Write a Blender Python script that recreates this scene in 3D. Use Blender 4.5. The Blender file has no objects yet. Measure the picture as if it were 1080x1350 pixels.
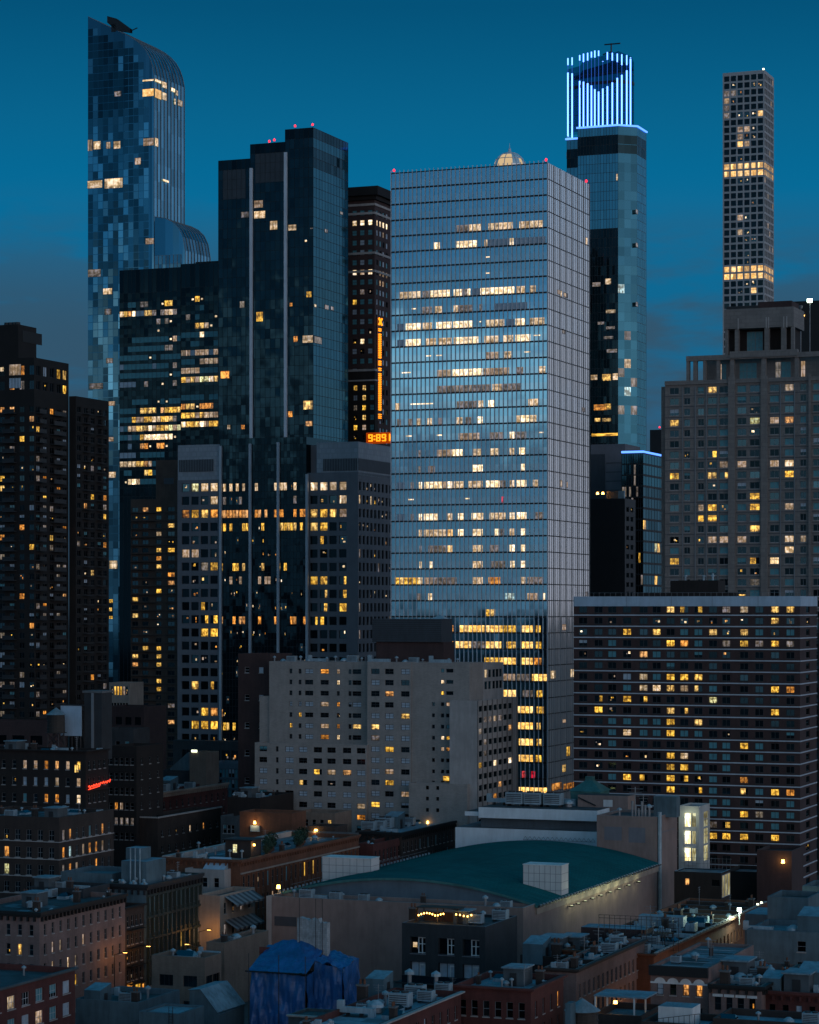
import bpy, math, random
from math import sin, cos, radians, pi, sqrt
from mathutils import Vector

R = random.Random(11)
sc = bpy.context.scene
COL = sc.collection

# ------------------------------------------------------------------ camera, sky, light, exposure
F, CX, HY, HC = 3300.0, 540.0, 803.0, 70.0      # focal length and horizon in photo pixels, eye height in metres
T = radians(21.5)                                # turn of the street grid
CT, ST = cos(T), sin(T)
cam = bpy.data.cameras.new('camera')
cam.sensor_fit = 'HORIZONTAL'
cam.sensor_width = 36.0
cam.lens = F / 1080.0 * 36.0
cam.shift_y = (HY - 675.0) / 1080.0
cam.clip_start, cam.clip_end = 1.0, 30000.0
camo = bpy.data.objects.new('camera', cam)
COL.objects.link(camo)
camo.location = (0, 0, HC)
camo.rotation_euler = (radians(90), 0, 0)
sc.camera = camo

sc.view_settings.view_transform = 'Standard'
sc.view_settings.look = 'None'
sc.view_settings.exposure = 0.25
sc.view_settings.gamma = 1.0
sc.cycles.use_denoising = True
sc.cycles.max_bounces = 6
sc.cycles.diffuse_bounces = 2
sc.cycles.glossy_bounces = 3
sc.cycles.sample_clamp_indirect = 3.0


class NT:
    """small helper round a node tree"""
    def __init__(s, tree):
        s.t = tree
        s.n = tree.nodes
        s.l = tree.links
        s.n.clear()

    def new(s, kind, **kw):
        nd = s.n.new(kind)
        for k, v in kw.items():
            setattr(nd, k, v)
        return nd

    def put(s, sock, val):
        if isinstance(val, (int, float)):
            sock.default_value = val
        elif isinstance(val, tuple):
            sock.default_value = (val[:3] + (1,)) if sock.type == 'RGBA' else val[:3]
        else:
            s.l.new(val, sock)

    def math(s, op, a, b=0.0, c=None, clamp=False):
        nd = s.new('ShaderNodeMath', operation=op, use_clamp=clamp)
        s.put(nd.inputs[0], a)
        s.put(nd.inputs[1], b)
        if c is not None:
            s.put(nd.inputs[2], c)
        return nd.outputs[0]

    def mix(s, fac, a, b, blend='MIX'):
        nd = s.new('ShaderNodeMix', data_type='RGBA', blend_type=blend)
        s.put(nd.inputs[0], fac)
        s.put(nd.inputs[6], a)
        s.put(nd.inputs[7], b)
        return nd.outputs[2]

    def vmath(s, op, a, b=(0, 0, 0)):
        nd = s.new('ShaderNodeVectorMath', operation=op)
        s.put(nd.inputs[0], a)
        s.put(nd.inputs[1], b)
        return nd.outputs[1] if op in ('DOT_PRODUCT', 'LENGTH') else nd.outputs[0]

    def scale(s, a, k):
        nd = s.new('ShaderNodeVectorMath', operation='SCALE')
        s.put(nd.inputs[0], a)
        s.put(nd.inputs[3], k)
        return nd.outputs[0]

    def ramp(s, fac, stops, interp='LINEAR'):
        nd = s.new('ShaderNodeValToRGB')
        cr = nd.color_ramp
        cr.interpolation = interp
        while len(cr.elements) < len(stops):
            cr.elements.new(0.5)
        for e, (p, c) in zip(cr.elements, stops):
            e.position = p
            e.color = c + (1,) if len(c) == 3 else c
        s.put(nd.inputs[0], fac)
        return nd.outputs[0]

    def step(s, v, a, b):
        nd = s.new('ShaderNodeMapRange', interpolation_type='SMOOTHSTEP')
        s.put(nd.inputs[0], v)
        nd.inputs[1].default_value = a
        nd.inputs[2].default_value = b
        return nd.outputs[0]

    def noise(s, vec, scale, detail=2.0, rough=0.5):
        nd = s.new('ShaderNodeTexNoise')
        s.put(nd.inputs['Vector'], vec)
        nd.inputs['Scale'].default_value = scale
        nd.inputs['Detail'].default_value = detail
        nd.inputs['Roughness'].default_value = rough
        return nd.outputs[0]


SUN_AZ = radians(150)            # the last glow of the sun lies behind the camera, to its right
world = bpy.data.worlds.new('World')
sc.world = world
world.use_nodes = True
w = NT(world.node_tree)
tc = w.new('ShaderNodeTexCoord').outputs['Generated']
sp = w.new('ShaderNodeSeparateXYZ')
w.put(sp.inputs[0], tc)
dx, dy, dz = sp.outputs
grad = w.ramp(w.math('MAXIMUM', dz, 0.0), [
    (0.0, (0.045, 0.090, 0.150)), (0.06, (0.026, 0.092, 0.170)), (0.105, (0.006, 0.108, 0.222)),
    (0.16, (0.001, 0.126, 0.270)), (0.19, (0.002, 0.106, 0.226)), (0.235, (0.001, 0.070, 0.158)), (0.5, (0.002, 0.120, 0.230)), (1.0, (0.002, 0.110, 0.205))])
# thin low cloud
cv = w.vmath('MULTIPLY', tc, (1.0, 1.0, 3.6))
cl = w.noise(w.vmath('ADD', cv, (9.2, 8.2, 6.4)), 11.0, 5.0, 0.55)
clm = w.math('MULTIPLY', w.step(cl, 0.36, 0.54), w.math('SUBTRACT', 1.0, w.step(dz, 0.105, 0.175)))
base = w.mix(w.math('MULTIPLY', clm, 0.85), grad, (0.030, 0.068, 0.108))
# afterglow behind the camera
gd = Vector((sin(SUN_AZ), cos(SUN_AZ), 0.10)).normalized()
dt = w.math('MAXIMUM', w.vmath('DOT_PRODUCT', tc, (gd.x, gd.y, gd.z)), 0.0)
gl = w.math('MULTIPLY', w.math('POWER', dt, 1.6), w.math('SUBTRACT', 1.0, w.math('MULTIPLY', w.step(dz, 0.02, 0.50), 0.96)))
glow = w.mix(w.step(dt, 0.2, 1.0), (0.40, 0.46, 0.55), (0.60, 0.53, 0.52))
base = w.mix(1.0, base, w.scale(glow, w.math('MULTIPLY', gl, 1.75)), 'ADD')
# paler sky low down to the right, well outside the picture
d2 = w.math('MAXIMUM', w.vmath('DOT_PRODUCT', tc, (sin(radians(88)), cos(radians(88)), 0.05)), 0.0)
g2_ = w.math('MULTIPLY', w.step(d2, 0.30, 0.80), w.math('SUBTRACT', 1.0, w.math('MULTIPLY', w.step(dz, 0.05, 0.50), 0.97)))
base = w.mix(1.0, base, w.scale((0.36, 0.36, 0.42, 1.0), w.math('MULTIPLY', g2_, 0.95)), 'ADD')
sky = w.new('ShaderNodeTexSky', sky_type='NISHITA', sun_disc=False)
sky.sun_elevation = radians(1.0)
sky.sun_rotation = SUN_AZ
skys = w.scale(sky.outputs[0], w.math('MULTIPLY', gl, 0.02))
base = w.mix(1.0, base, skys, 'ADD')
# a paler western sky mirrored by the glass that faces the camera
back = w.math('MULTIPLY', w.step(w.math('MULTIPLY', dy, -1.0), 0.1, 0.8), w.math('SUBTRACT', 1.0, w.math('MULTIPLY', w.step(dz, 0.10, 0.19), 0.75)))
cl2 = w.noise(cv, 3.1, 4.0, 0.6)
base = w.mix(w.math('MULTIPLY', back, w.step(cl2, 0.40, 0.66)), base, w.mix(1.0, base, (0.025, 0.095, 0.150), 'ADD'))
bandc = w.math('MULTIPLY', w.math('MULTIPLY', w.step(dz, 0.058, 0.086), w.math('SUBTRACT', 1.0, w.step(dz, 0.098, 0.122))), w.math('ADD', 0.7, w.math('MULTIPLY', w.step(cl2, 0.35, 0.6), 0.5)))
base = w.mix(1.0, base, w.scale((0.34, 0.40, 0.43, 1.0), w.math('MULTIPLY', back, bandc)), 'ADD')
base = w.mix(w.step(dz, -0.012, 0.004), (0.003, 0.004, 0.006), base)
bg = w.new('ShaderNodeBackground')
w.put(bg.inputs[0], base)
bg.inputs[1].default_value = 1.0
out = w.new('ShaderNodeOutputWorld')
w.l.new(bg.outputs[0], out.inputs[0])

sun = bpy.data.lights.new('sun', 'SUN')
sun.energy = 0.05
sun.angle = radians(40)
sun.color = (1.0, 0.84, 0.76)
suno = bpy.data.objects.new('sun', sun)
COL.objects.link(suno)
suno.rotation_euler = Vector((-sin(SUN_AZ), -cos(SUN_AZ), -0.35)).to_track_quat('-Z', 'Y').to_euler()

# ------------------------------------------------------------------ materials
M = {}


def new_mat(name):
    m = bpy.data.materials.new(name)
    m.use_nodes = True
    t = NT(m.node_tree)
    o = t.new('ShaderNodeOutputMaterial')
    M[name] = m
    return t, o


def pm(name, base, rough=0.75, metal=0.0, var=0.25, vs=0.22, emis=None, es=0.0, brick=None, ior=1.45):
    """a matt surface with uneven tone; brick = (width, row height) in metres laid out along the wall"""
    t, o = new_mat(name)
    b = t.new('ShaderNodeBsdfPrincipled')
    b.inputs['Roughness'].default_value = rough
    b.inputs['Metallic'].default_value = metal
    b.inputs['IOR'].default_value = ior
    c = base + (1,)
    if var:
        co = t.new('ShaderNodeTexCoord').outputs['Object']
        n1 = t.noise(co, vs, 4.0, 0.6)
        n2 = t.noise(t.vmath('MULTIPLY', co, (1.0, 1.0, 0.15)), vs * 6, 3.0, 0.6)
        n = t.math('ADD', t.math('MULTIPLY', n1, 0.6), t.math('MULTIPLY', n2, 0.4))
        k = t.math('ADD', 1.0 - var * 1.0, t.math('MULTIPLY', t.step(n, 0.3, 0.7), var * 2.0))
        if brick:
            uv = t.new('ShaderNodeTexCoord').outputs['UV']
            br = t.new('ShaderNodeTexBrick')
            t.put(br.inputs['Vector'], uv)
            br.inputs['Scale'].default_value = 1.0
            br.inputs['Brick Width'].default_value = brick[0]
            br.inputs['Row Height'].default_value = brick[1]
            br.inputs['Mortar Size'].default_value = brick[1] * 0.12
            br.inputs['Color1'].default_value = (0.88, 0.88, 0.88, 1)
            br.inputs['Color2'].default_value = (1.06, 1.05, 1.04, 1)
            br.inputs['Mortar'].default_value = (0.85, 0.85, 0.85, 1)
            cc = t.mix(1.0, base + (1,), br.outputs[0], 'MULTIPLY')
        else:
            cc = base + (1,)
        c = t.scale(cc, k)
    t.put(b.inputs['Base Color'], c)
    if emis:
        b.inputs['Emission Color'].default_value = emis + (1,)
        b.inputs['Emission Strength'].default_value = es
    t.l.new(b.outputs[0], o.inputs[0])


def glass(name, tint, refl, body, wob=0.0, rough=0.04, tone=0.5, wave=0.0, ior=1.5):
    """mirror-like curtain wall; seed (one colour per pane) tilts and tones each pane"""
    t, o = new_mat(name)
    at = t.new('ShaderNodeAttribute', attribute_name='seed').outputs['Vector']
    ge = t.new('ShaderNodeNewGeometry')
    nv = t.vmath('ADD', ge.outputs['Normal'], t.scale(t.vmath('SUBTRACT', at, (0.5, 0.5, 0.5)), wob))
    if wave:
        co = t.new('ShaderNodeTexCoord').outputs['Object']
        nn = t.new('ShaderNodeTexNoise')
        t.put(nn.inputs['Vector'], co)
        nn.inputs['Scale'].default_value = 0.16
        nn.inputs['Detail'].default_value = 1.5
        nv = t.vmath('ADD', nv, t.scale(t.vmath('SUBTRACT', nn.outputs['Color'], (0.5, 0.5, 0.5)), wave))
    nv = t.vmath('NORMALIZE', nv)
    sx = t.new('ShaderNodeSeparateXYZ')
    t.put(sx.inputs[0], at)
    k = t.math('ADD', 1.0 - tone * 0.5, t.math('MULTIPLY', sx.outputs[0], tone))
    g = t.new('ShaderNodeBsdfGlossy')
    g.inputs['Roughness'].default_value = rough
    t.put(g.inputs['Color'], t.scale(tint + (1,), k))
    t.put(g.inputs['Normal'], nv)
    d = t.new('ShaderNodeBsdfDiffuse')
    t.put(d.inputs['Color'], t.scale(body + (1,), k))
    fr = t.new('ShaderNodeFresnel')
    fr.inputs[0].default_value = ior
    fac = t.math('ADD', refl, t.math('MULTIPLY', fr.outputs[0], 1.0 - refl), clamp=True)
    mx = t.new('ShaderNodeMixShader')
    t.put(mx.inputs[0], fac)
    t.l.new(d.outputs[0], mx.inputs[1])
    t.l.new(g.outputs[0], mx.inputs[2])
    t.l.new(mx.outputs[0], o.inputs[0])


def lit(name, colr, st, contrast=1.0):
    """a lit room behind its pane: ceiling light, curtains, furniture, all from the pane's own uv and seed"""
    t, o = new_mat(name)
    b = t.new('ShaderNodeBsdfPrincipled')
    b.inputs['Base Color'].default_value = (0.02, 0.02, 0.02, 1)
    b.inputs['Roughness'].default_value = 0.1
    at = t.new('ShaderNodeAttribute', attribute_name='seed').outputs['Vector']
    uv = t.new('ShaderNodeTexCoord').outputs['UV']
    su = t.new('ShaderNodeSeparateXYZ')
    t.put(su.inputs[0], uv)
    ss = t.new('ShaderNodeSeparateXYZ')
    t.put(ss.inputs[0], at)
    off = t.vmath('ADD', t.vmath('MULTIPLY', uv, (3.1, 1.9, 1)), t.scale(at, 37.0))
    n = t.noise(off, 1.0, 2.5, 0.6)
    k = t.math('ADD', 1.0 - 0.75 * contrast, t.math('MULTIPLY', t.step(n, 0.36, 0.62), 1.05 * contrast))
    top = t.math('MULTIPLY', t.step(su.outputs[1], 0.62, 0.95), t.math('MULTIPLY', ss.outputs[1], 0.7))
    k = t.math('ADD', k, top)
    low = t.math('MULTIPLY', t.math('SUBTRACT', 1.0, t.step(su.outputs[1], 0.05, 0.42)), t.step(ss.outputs[2], 0.25, 0.6))
    n2 = t.noise(t.vmath('MULTIPLY', off, (2.2, 1.2, 1)), 1.4, 1.0)
    k = t.math('MULTIPLY', k, t.math('SUBTRACT', 1.0, t.math('MULTIPLY', t.math('MULTIPLY', low, t.step(n2, 0.42, 0.55)), 0.8 * contrast)))
    half = t.math('MULTIPLY', t.math('GREATER_THAN', ss.outputs[0], 0.8), t.math('GREATER_THAN', su.outputs[0], ss.outputs[1]))
    k = t.math('MULTIPLY', k, t.math('SUBTRACT', 1.0, t.math('MULTIPLY', half, 0.65)))
    cur = t.math('MULTIPLY', t.math('GREATER_THAN', ss.outputs[2], 0.55), t.math('LESS_THAN', t.math('PINGPONG', su.outputs[0], 0.5), 0.16))
    k = t.math('MULTIPLY', k, t.math('SUBTRACT', 1.0, t.math('MULTIPLY', cur, 0.5)))
    shade = t.math('MULTIPLY', t.math('GREATER_THAN', ss.outputs[1], 0.6), t.math('GREATER_THAN', su.outputs[1], t.math('ADD', 0.35, t.math('MULTIPLY', ss.outputs[0], 0.5))))
    k = t.math('MULTIPLY', k, t.math('SUBTRACT', 1.0, t.math('MULTIPLY', shade, 0.45)))
    k = t.math('MULTIPLY', k, t.math('ADD', 0.62, t.math('MULTIPLY', ss.outputs[0], 0.6)))
    wm = t.mix(t.step(n, 0.4, 0.7), (colr[0] * 0.95, colr[1] * 0.78, colr[2] * 0.6), (colr[0], colr[1] * 1.05, min(1, colr[2] * 1.5)))
    wm = t.mix(t.math('MULTIPLY', t.step(ss.outputs[2], 0.5, 1.0), 0.30), wm, (1.0, 0.80, 0.48))
    t.put(b.inputs['Emission Color'], wm)
    t.put(b.inputs['Emission Strength'], t.math('MULTIPLY', k, st))
    t.l.new(b.outputs[0], o.inputs[0])


def emit(name, colr, st):
    t, o = new_mat(name)
    e = t.new('ShaderNodeEmission')
    e.inputs[0].default_value = colr + (1,)
    e.inputs[1].default_value = st
    t.l.new(e.outputs[0], o.inputs[0])


glass('glass_dark', (0.35, 0.70, 0.82), 0.05, (0.004, 0.006, 0.008), wob=0.05, rough=0.05, tone=0.9)
glass('glass_black', (0.30, 0.65, 0.80), 0.01, (0.002, 0.003, 0.004), wob=0.02, rough=0.05, tone=0.4, ior=1.32)
glass('glass_teal', (0.22, 0.62, 0.78), 0.10, (0.002, 0.012, 0.018), wob=0.006, rough=0.05, tone=0.15, ior=1.36)
glass('glass_azure', (0.22, 0.72, 0.92), 0.26, (0.003, 0.020, 0.032), wob=0.006, rough=0.05, tone=0.2)
glass('glass_blue', (0.40, 0.82, 1.0), 0.52, (0.006, 0.02, 0.035), wob=0.003, rough=0.03, tone=0.07, wave=0.02)
glass('glass_vision', (0.52, 0.86, 1.0), 0.50, (0.014, 0.026, 0.038), wob=0.005, rough=0.03, tone=0.12, wave=0.02)
glass('glass_frit', (1.0, 0.98, 0.97), 0.42, (0.72, 0.68, 0.67), wob=0.012, rough=0.06, tone=0.12)
glass('glass_chamfer', (0.16, 0.58, 0.85), 0.07, (0.002, 0.018, 0.030), wob=0.02, rough=0.05, tone=0.5)
glass('glass_panel', (0.36, 0.80, 1.0), 0.26, (0.006, 0.02, 0.03), wob=0.03, rough=0.04, tone=1.6)
glass('glass_wave', (0.30, 0.65, 0.80), 0.02, (0.003, 0.005, 0.007), wob=0.02, rough=0.03, tone=0.3, wave=0.06, ior=1.38)
glass('glass_crown', (0.50, 0.80, 1.0), 0.20, (0.003, 0.016, 0.028), wob=0.02, rough=0.12, tone=0.3)
glass('glass_navy', (0.32, 0.76, 1.0), 0.24, (0.006, 0.02, 0.03), wob=0.03, rough=0.04, tone=0.5)
lit('lit_yellow', (1.0, 0.58, 0.06), 1.0)
lit('lit_orange', (1.0, 0.40, 0.05), 0.80)
lit('lit_white', (1.0, 0.80, 0.46), 1.55, 0.6)
lit('lit_warm', (1.0, 0.76, 0.42), 0.80, 0.75)
lit('lit_dim', (0.66, 0.58, 0.48), 0.26, 0.8)
lit('lit_tan', (0.92, 0.68, 0.42), 0.42, 0.6)
lit('lit_lime', (0.85, 0.90, 0.38), 0.95)
lit('lit_cool', (0.55, 0.85, 1.0), 0.8)
lit('lit_red', (1.0, 0.02, 0.06), 0.7)
lit('lit_lobby', (1.0, 0.60, 0.13), 1.7, 0.6)
lit('lit_gold', (1.0, 0.62, 0.20), 1.15, 0.35)
pm('blind', (0.07, 0.24, 0.29), 0.5, var=0.2, vs=0.8)
pm('blind_grey', (0.34, 0.42, 0.50), 0.5, var=0.2, vs=0.8)
pm('frame_white', (0.42, 0.44, 0.47), 0.5, var=0.1)
pm('frame_grey', (0.16, 0.18, 0.20), 0.5, var=0.1)
pm('frame_dark', (0.02, 0.022, 0.026), 0.5, var=0.1)
pm('band_white', (0.36, 0.41, 0.47), 0.6, var=0.12)
pm('fascia_blue', (0.30, 0.40, 0.50), 0.6, var=0.15)
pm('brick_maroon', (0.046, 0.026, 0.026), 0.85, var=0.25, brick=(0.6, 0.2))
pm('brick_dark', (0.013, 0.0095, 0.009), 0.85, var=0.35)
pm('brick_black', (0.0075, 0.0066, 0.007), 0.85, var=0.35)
pm('brick_red', (0.085, 0.025, 0.022), 0.85, var=0.3, brick=(0.5, 0.17))
pm('brick_orange', (0.125, 0.052, 0.030), 0.85, var=0.3, brick=(0.5, 0.17))
pm('brick_tan', (0.175, 0.13, 0.105), 0.85, var=0.22, brick=(0.5, 0.17))
pm('brick_brown', (0.036, 0.026, 0.023), 0.85, var=0.3, brick=(0.5, 0.17))
pm('brick_pink', (0.175, 0.120, 0.112), 0.85, var=0.25, brick=(0.5, 0.17))
pm('brick_beige', (0.265, 0.245, 0.232), 0.85, var=0.13, brick=(0.7, 0.22))
pm('stone_beige', (0.172, 0.164, 0.160), 0.85, var=0.13, brick=(2.2, 1.1))
pm('concrete_light', (0.36, 0.36, 0.37), 0.7, var=0.1)
pm('stone_pale', (0.30, 0.285, 0.28), 0.8, var=0.18)
pm('stone_cream', (0.25, 0.21, 0.18), 0.8, var=0.2)
pm('concrete', (0.10, 0.108, 0.116), 0.85, var=0.25)
pm('concrete_grey', (0.135, 0.14, 0.16), 0.8, var=0.12)
pm('concrete_dark', (0.026, 0.030, 0.035), 0.85, var=0.3)
pm('concrete_white', (0.50, 0.50, 0.50), 0.7, var=0.08)
pm('panel_grey', (0.26, 0.29, 0.33), 0.6, var=0.1, brick=(1.6, 1.6))
pm('louvre', (0.034, 0.044, 0.056), 0.6, var=0.2)
pm('metal_dark', (0.012, 0.013, 0.016), 0.5, var=0.2)
pm('metal_black', (0.005, 0.006, 0.007), 0.6, var=0.2)
pm('metal_grey', (0.20, 0.22, 0.24), 0.45, 0.3, var=0.3, vs=0.6)
pm('metal_pale', (0.24, 0.32, 0.37), 0.5, 0.1, var=0.3, vs=0.6)
pm('metal_fin', (0.50, 0.55, 0.62), 0.45, 0.0, var=0.1)
pm('white_paint', (0.55, 0.57, 0.58), 0.6, var=0.2)
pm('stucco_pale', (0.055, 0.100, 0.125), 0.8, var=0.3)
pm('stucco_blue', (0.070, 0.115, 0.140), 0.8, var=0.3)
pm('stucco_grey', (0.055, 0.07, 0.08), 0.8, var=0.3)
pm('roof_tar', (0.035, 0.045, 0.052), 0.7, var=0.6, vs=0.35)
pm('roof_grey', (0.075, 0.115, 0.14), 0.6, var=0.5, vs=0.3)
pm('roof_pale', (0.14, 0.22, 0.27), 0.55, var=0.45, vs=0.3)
t_, o_ = new_mat('crown_panel')
d_ = t_.new('ShaderNodeBsdfDiffuse')
d_.inputs['Color'].default_value = (0.004, 0.060, 0.110, 1)
r_ = t_.new('ShaderNodeBsdfTransparent')
r_.inputs['Color'].default_value = (0.75, 0.92, 1.0, 1)
x_ = t_.new('ShaderNodeMixShader')
x_.inputs[0].default_value = 0.62
t_.l.new(d_.outputs[0], x_.inputs[1])
t_.l.new(r_.outputs[0], x_.inputs[2])
t_.l.new(x_.outputs[0], o_.inputs[0])
pm('brick_umber', (0.066, 0.045, 0.036), 0.85, var=0.25, brick=(0.5, 0.17))
pm('roof_green', (0.006, 0.098, 0.104), 0.85, var=0.22, vs=0.08, ior=1.15)
pm('copper_green', (0.03, 0.12, 0.12), 0.6, var=0.3)
pm('panel_white', (0.66, 0.74, 0.80), 0.55, var=0.12, brick=(1.2, 8.0))
pm('panel_blue', (0.07, 0.105, 0.135), 0.6, var=0.2)
pm('wall_taupe', (0.205, 0.152, 0.138), 0.85, var=0.18)
pm('cast_iron', (0.020, 0.034, 0.032), 0.6, var=0.3)
pm('tarp_blue', (0.012, 0.080, 0.23), 0.36, var=0.3, vs=0.4)
pm('block_pale', (0.26, 0.29, 0.31), 0.85, var=0.3, vs=0.8, brick=(0.6, 0.3))
pm('wood_dark', (0.035, 0.030, 0.026), 0.85, var=0.4)
pm('asphalt', (0.045, 0.045, 0.048), 0.9, var=0.3, vs=0.1)
pm('pavement', (0.15, 0.145, 0.14), 0.9, var=0.25, vs=0.3)
pm('paint_line', (0.7, 0.68, 0.6), 0.8, var=0.2)
pm('foliage', (0.020, 0.040, 0.020), 0.8, var=0.5, vs=1.5)
pm('bark', (0.03, 0.024, 0.02), 0.9, var=0.3)
pm('stair_wall', (0.40, 0.42, 0.42), 0.8, var=0.15)
emit('beacon_red', (1.0, 0.025, 0.05), 2.4)
emit('led_line', (0.10, 0.27, 1.0), 2.0)
emit('led_blue', (0.11, 0.27, 1.0), 4.0)
emit('led_dim', (0.05, 0.20, 1.0), 0.5)
emit('led_amber', (1.0, 0.26, 0.01), 2.0)
emit('led_amber_dim', (1.0, 0.12, 0.005), 0.28)
emit('lamp_amber', (1.0, 0.50, 0.10), 9.0)
emit('lamp_white', (0.80, 1.0, 0.80), 10.0)
emit('lamp_faint', (0.95, 1.0, 0.62), 0.9)
emit('lamp_soft', (0.95, 1.0, 0.70), 2.6)
emit('neon_red', (1.0, 0.05, 0.02), 2.4)
emit('dome_light', (1.0, 0.72, 0.40), 0.55)

for n_ in M:
    if n_.startswith(('lit_', 'led_amber', 'lamp_', 'beacon', 'neon', 'led_line', 'dome')):
        M[n_].cycles.emission_sampling = 'NONE'      # too small to light the street; their own lamps do that

# ------------------------------------------------------------------ mesh helpers


def rs():
    return (R.random(), R.random(), R.random())


class MB:
    def __init__(s):
        s.v, s.f, s.m, s.uv, s.sd, s.mats = [], [], [], [], [], []

    def mi(s, name):
        if name not in s.mats:
            s.mats.append(name)
        return s.mats.index(name)

    def poly(s, pts, mat, uv=None, seed=None):
        n = len(s.v)
        s.v += [tuple(p) for p in pts]
        s.f.append(tuple(range(n, n + len(pts))))
        s.m.append(s.mi(mat))
        if uv is None:
            a = Vector(pts[1]) - Vector(pts[0])
            b = Vector(pts[2]) - Vector(pts[1])
            nn = a.cross(b)
            if abs(nn.z) > max(abs(nn.x), abs(nn.y)):
                uv = [(p[0], p[1]) for p in pts]
            else:
                uv = [((p[0] if abs(nn.y) > abs(nn.x) else p[1]), p[2]) for p in pts]
        s.uv += list(uv)
        s.sd += [seed or (0.5, 0.5, 0.5)] * len(pts)

    def box(s, x0, x1, y0, y1, z0, z1, mat, top=None, bottom=True, seed=None):
        s.poly([(x0, y0, z0), (x1, y0, z0), (x1, y0, z1), (x0, y0, z1)], mat, seed=seed)
        s.poly([(x1, y0, z0), (x1, y1, z0), (x1, y1, z1), (x1, y0, z1)], mat, seed=seed)
        s.poly([(x1, y1, z0), (x0, y1, z0), (x0, y1, z1), (x1, y1, z1)], mat, seed=seed)
        s.poly([(x0, y1, z0), (x0, y0, z0), (x0, y0, z1), (x0, y1, z1)], mat, seed=seed)
        s.poly([(x0, y0, z1), (x1, y0, z1), (x1, y1, z1), (x0, y1, z1)], top or mat, seed=seed)
        if bottom:
            s.poly([(x0, y1, z0), (x1, y1, z0), (x1, y0, z0), (x0, y0, z0)], mat, seed=seed)

    def cyl(s, cx, cy, z0, z1, r0, r1, mat, n=12, cap=True):
        ring = [(cos(2 * pi * i / n), sin(2 * pi * i / n)) for i in range(n)]
        for i in range(n):
            a, b = ring[i], ring[(i + 1) % n]
            if r1 < 1e-4:
                s.poly([(cx + a[0] * r0, cy + a[1] * r0, z0), (cx + b[0] * r0, cy + b[1] * r0, z0), (cx, cy, z1)], mat)
            else:
                s.poly([(cx + a[0] * r0, cy + a[1] * r0, z0), (cx + b[0] * r0, cy + b[1] * r0, z0),
                        (cx + b[0] * r1, cy + b[1] * r1, z1), (cx + a[0] * r1, cy + a[1] * r1, z1)], mat)
        if cap and r1 > 1e-4:
            s.poly([(cx + a[0] * r1, cy + a[1] * r1, z1) for a in ring], mat)

    def tube(s, p, q, r, mat, n=6):
        p, q = Vector(p), Vector(q)
        d = (q - p).normalized()
        u = d.orthogonal().normalized()
        v = d.cross(u)
        rg = [u * (r * cos(2 * pi * i / n)) + v * (r * sin(2 * pi * i / n)) for i in range(n)]
        for i in range(n):
            a, b = rg[i], rg[(i + 1) % n]
            s.poly([p + a, p + b, q + b, q + a], mat)
        s.poly([q + a for a in rg], mat)
        s.poly([p + a for a in reversed(rg)], mat)

    def obox(s, O, U, N, a0, a1, z0, z1, n0, n1, mat):
        """box in wall axes: along U, up, out along N"""
        O, U, N, Z = Vector(O), Vector(U), Vector(N), Vector((0, 0, 1))

        def P(a, z, n):
            return O + U * a + Z * z + N * n
        s.poly([P(a0, z0, n1), P(a1, z0, n1), P(a1, z1, n1), P(a0, z1, n1)], mat)
        s.poly([P(a1, z0, n1), P(a1, z0, n0), P(a1, z1, n0), P(a1, z1, n1)], mat)
        s.poly([P(a0, z0, n0), P(a0, z0, n1), P(a0, z1, n1), P(a0, z1, n0)], mat)
        s.poly([P(a0, z1, n1), P(a1, z1, n1), P(a1, z1, n0), P(a0, z1, n0)], mat)
        s.poly([P(a0, z0, n0), P(a1, z0, n0), P(a1, z0, n1), P(a0, z0, n1)], mat)

    def build(s, name, parent=None, smooth=False):
        me = bpy.data.meshes.new(name)
        me.from_pydata(s.v, [], s.f)
        for n in s.mats:
            me.materials.append(M[n])
        me.polygons.foreach_set('material_index', s.m)
        ul = me.uv_layers.new(name='UVMap')
        ul.data.foreach_set('uv', [c for p in s.uv for c in p])
        ca = me.color_attributes.new('seed', 'FLOAT_COLOR', 'CORNER')
        ca.data.foreach_set('color', [c for p in s.sd for c in (p[0], p[1], p[2], 1.0)])
        if smooth:
            me.polygons.foreach_set('use_smooth', [True] * len(s.f))
        me.update()
        o = bpy.data.objects.new(name, me)
        COL.objects.link(o)
        if parent:
            o.parent = parent
        return o


def tag(o, label=None, cat=None, group=None, kind=None):
    if label:
        o['label'] = label
    if cat:
        o['category'] = cat
    if group:
        o['group'] = group
    if kind:
        o['kind'] = kind
    return o


def empty(name, loc, label, cat, group=None, rot=-T):
    o = bpy.data.objects.new(name, None)
    o.empty_display_size = 2.0
    COL.objects.link(o)
    o.location = loc
    o.rotation_euler = (0, 0, rot)
    return tag(o, label, cat, group)


def at(px, D, z=0.0):
    return ((px - CX) / F * D, D, z)


def dup(root, loc, label, group=None, rotz=None):
    """a copy of a thing with copies of its parts and sub-parts"""
    r = root.copy()
    COL.objects.link(r)
    r.location = loc
    if rotz is not None:
        r.rotation_euler = (0, 0, rotz)
    r['label'] = label
    if group:
        r['group'] = group
    for ch in list(root.children):
        c = ch.copy()
        COL.objects.link(c)
        c.parent = r
        for g in ch.children:
            d = g.copy()
            COL.objects.link(d)
            d.parent = c
    return r


CODE = {'.': 'glass_dark', 'k': 'glass_black', 'b': 'blind', 'g': 'blind_grey', 'y': 'lit_yellow', 'o': 'lit_orange', 'w': 'lit_warm',
        'W': 'lit_white', 't': 'lit_dim', 'T': 'lit_tan', 'l': 'lit_lime', 'c': 'lit_cool', 'Y': 'lit_lobby', 'r': 'lit_red', 'G': 'lit_gold'}


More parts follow.
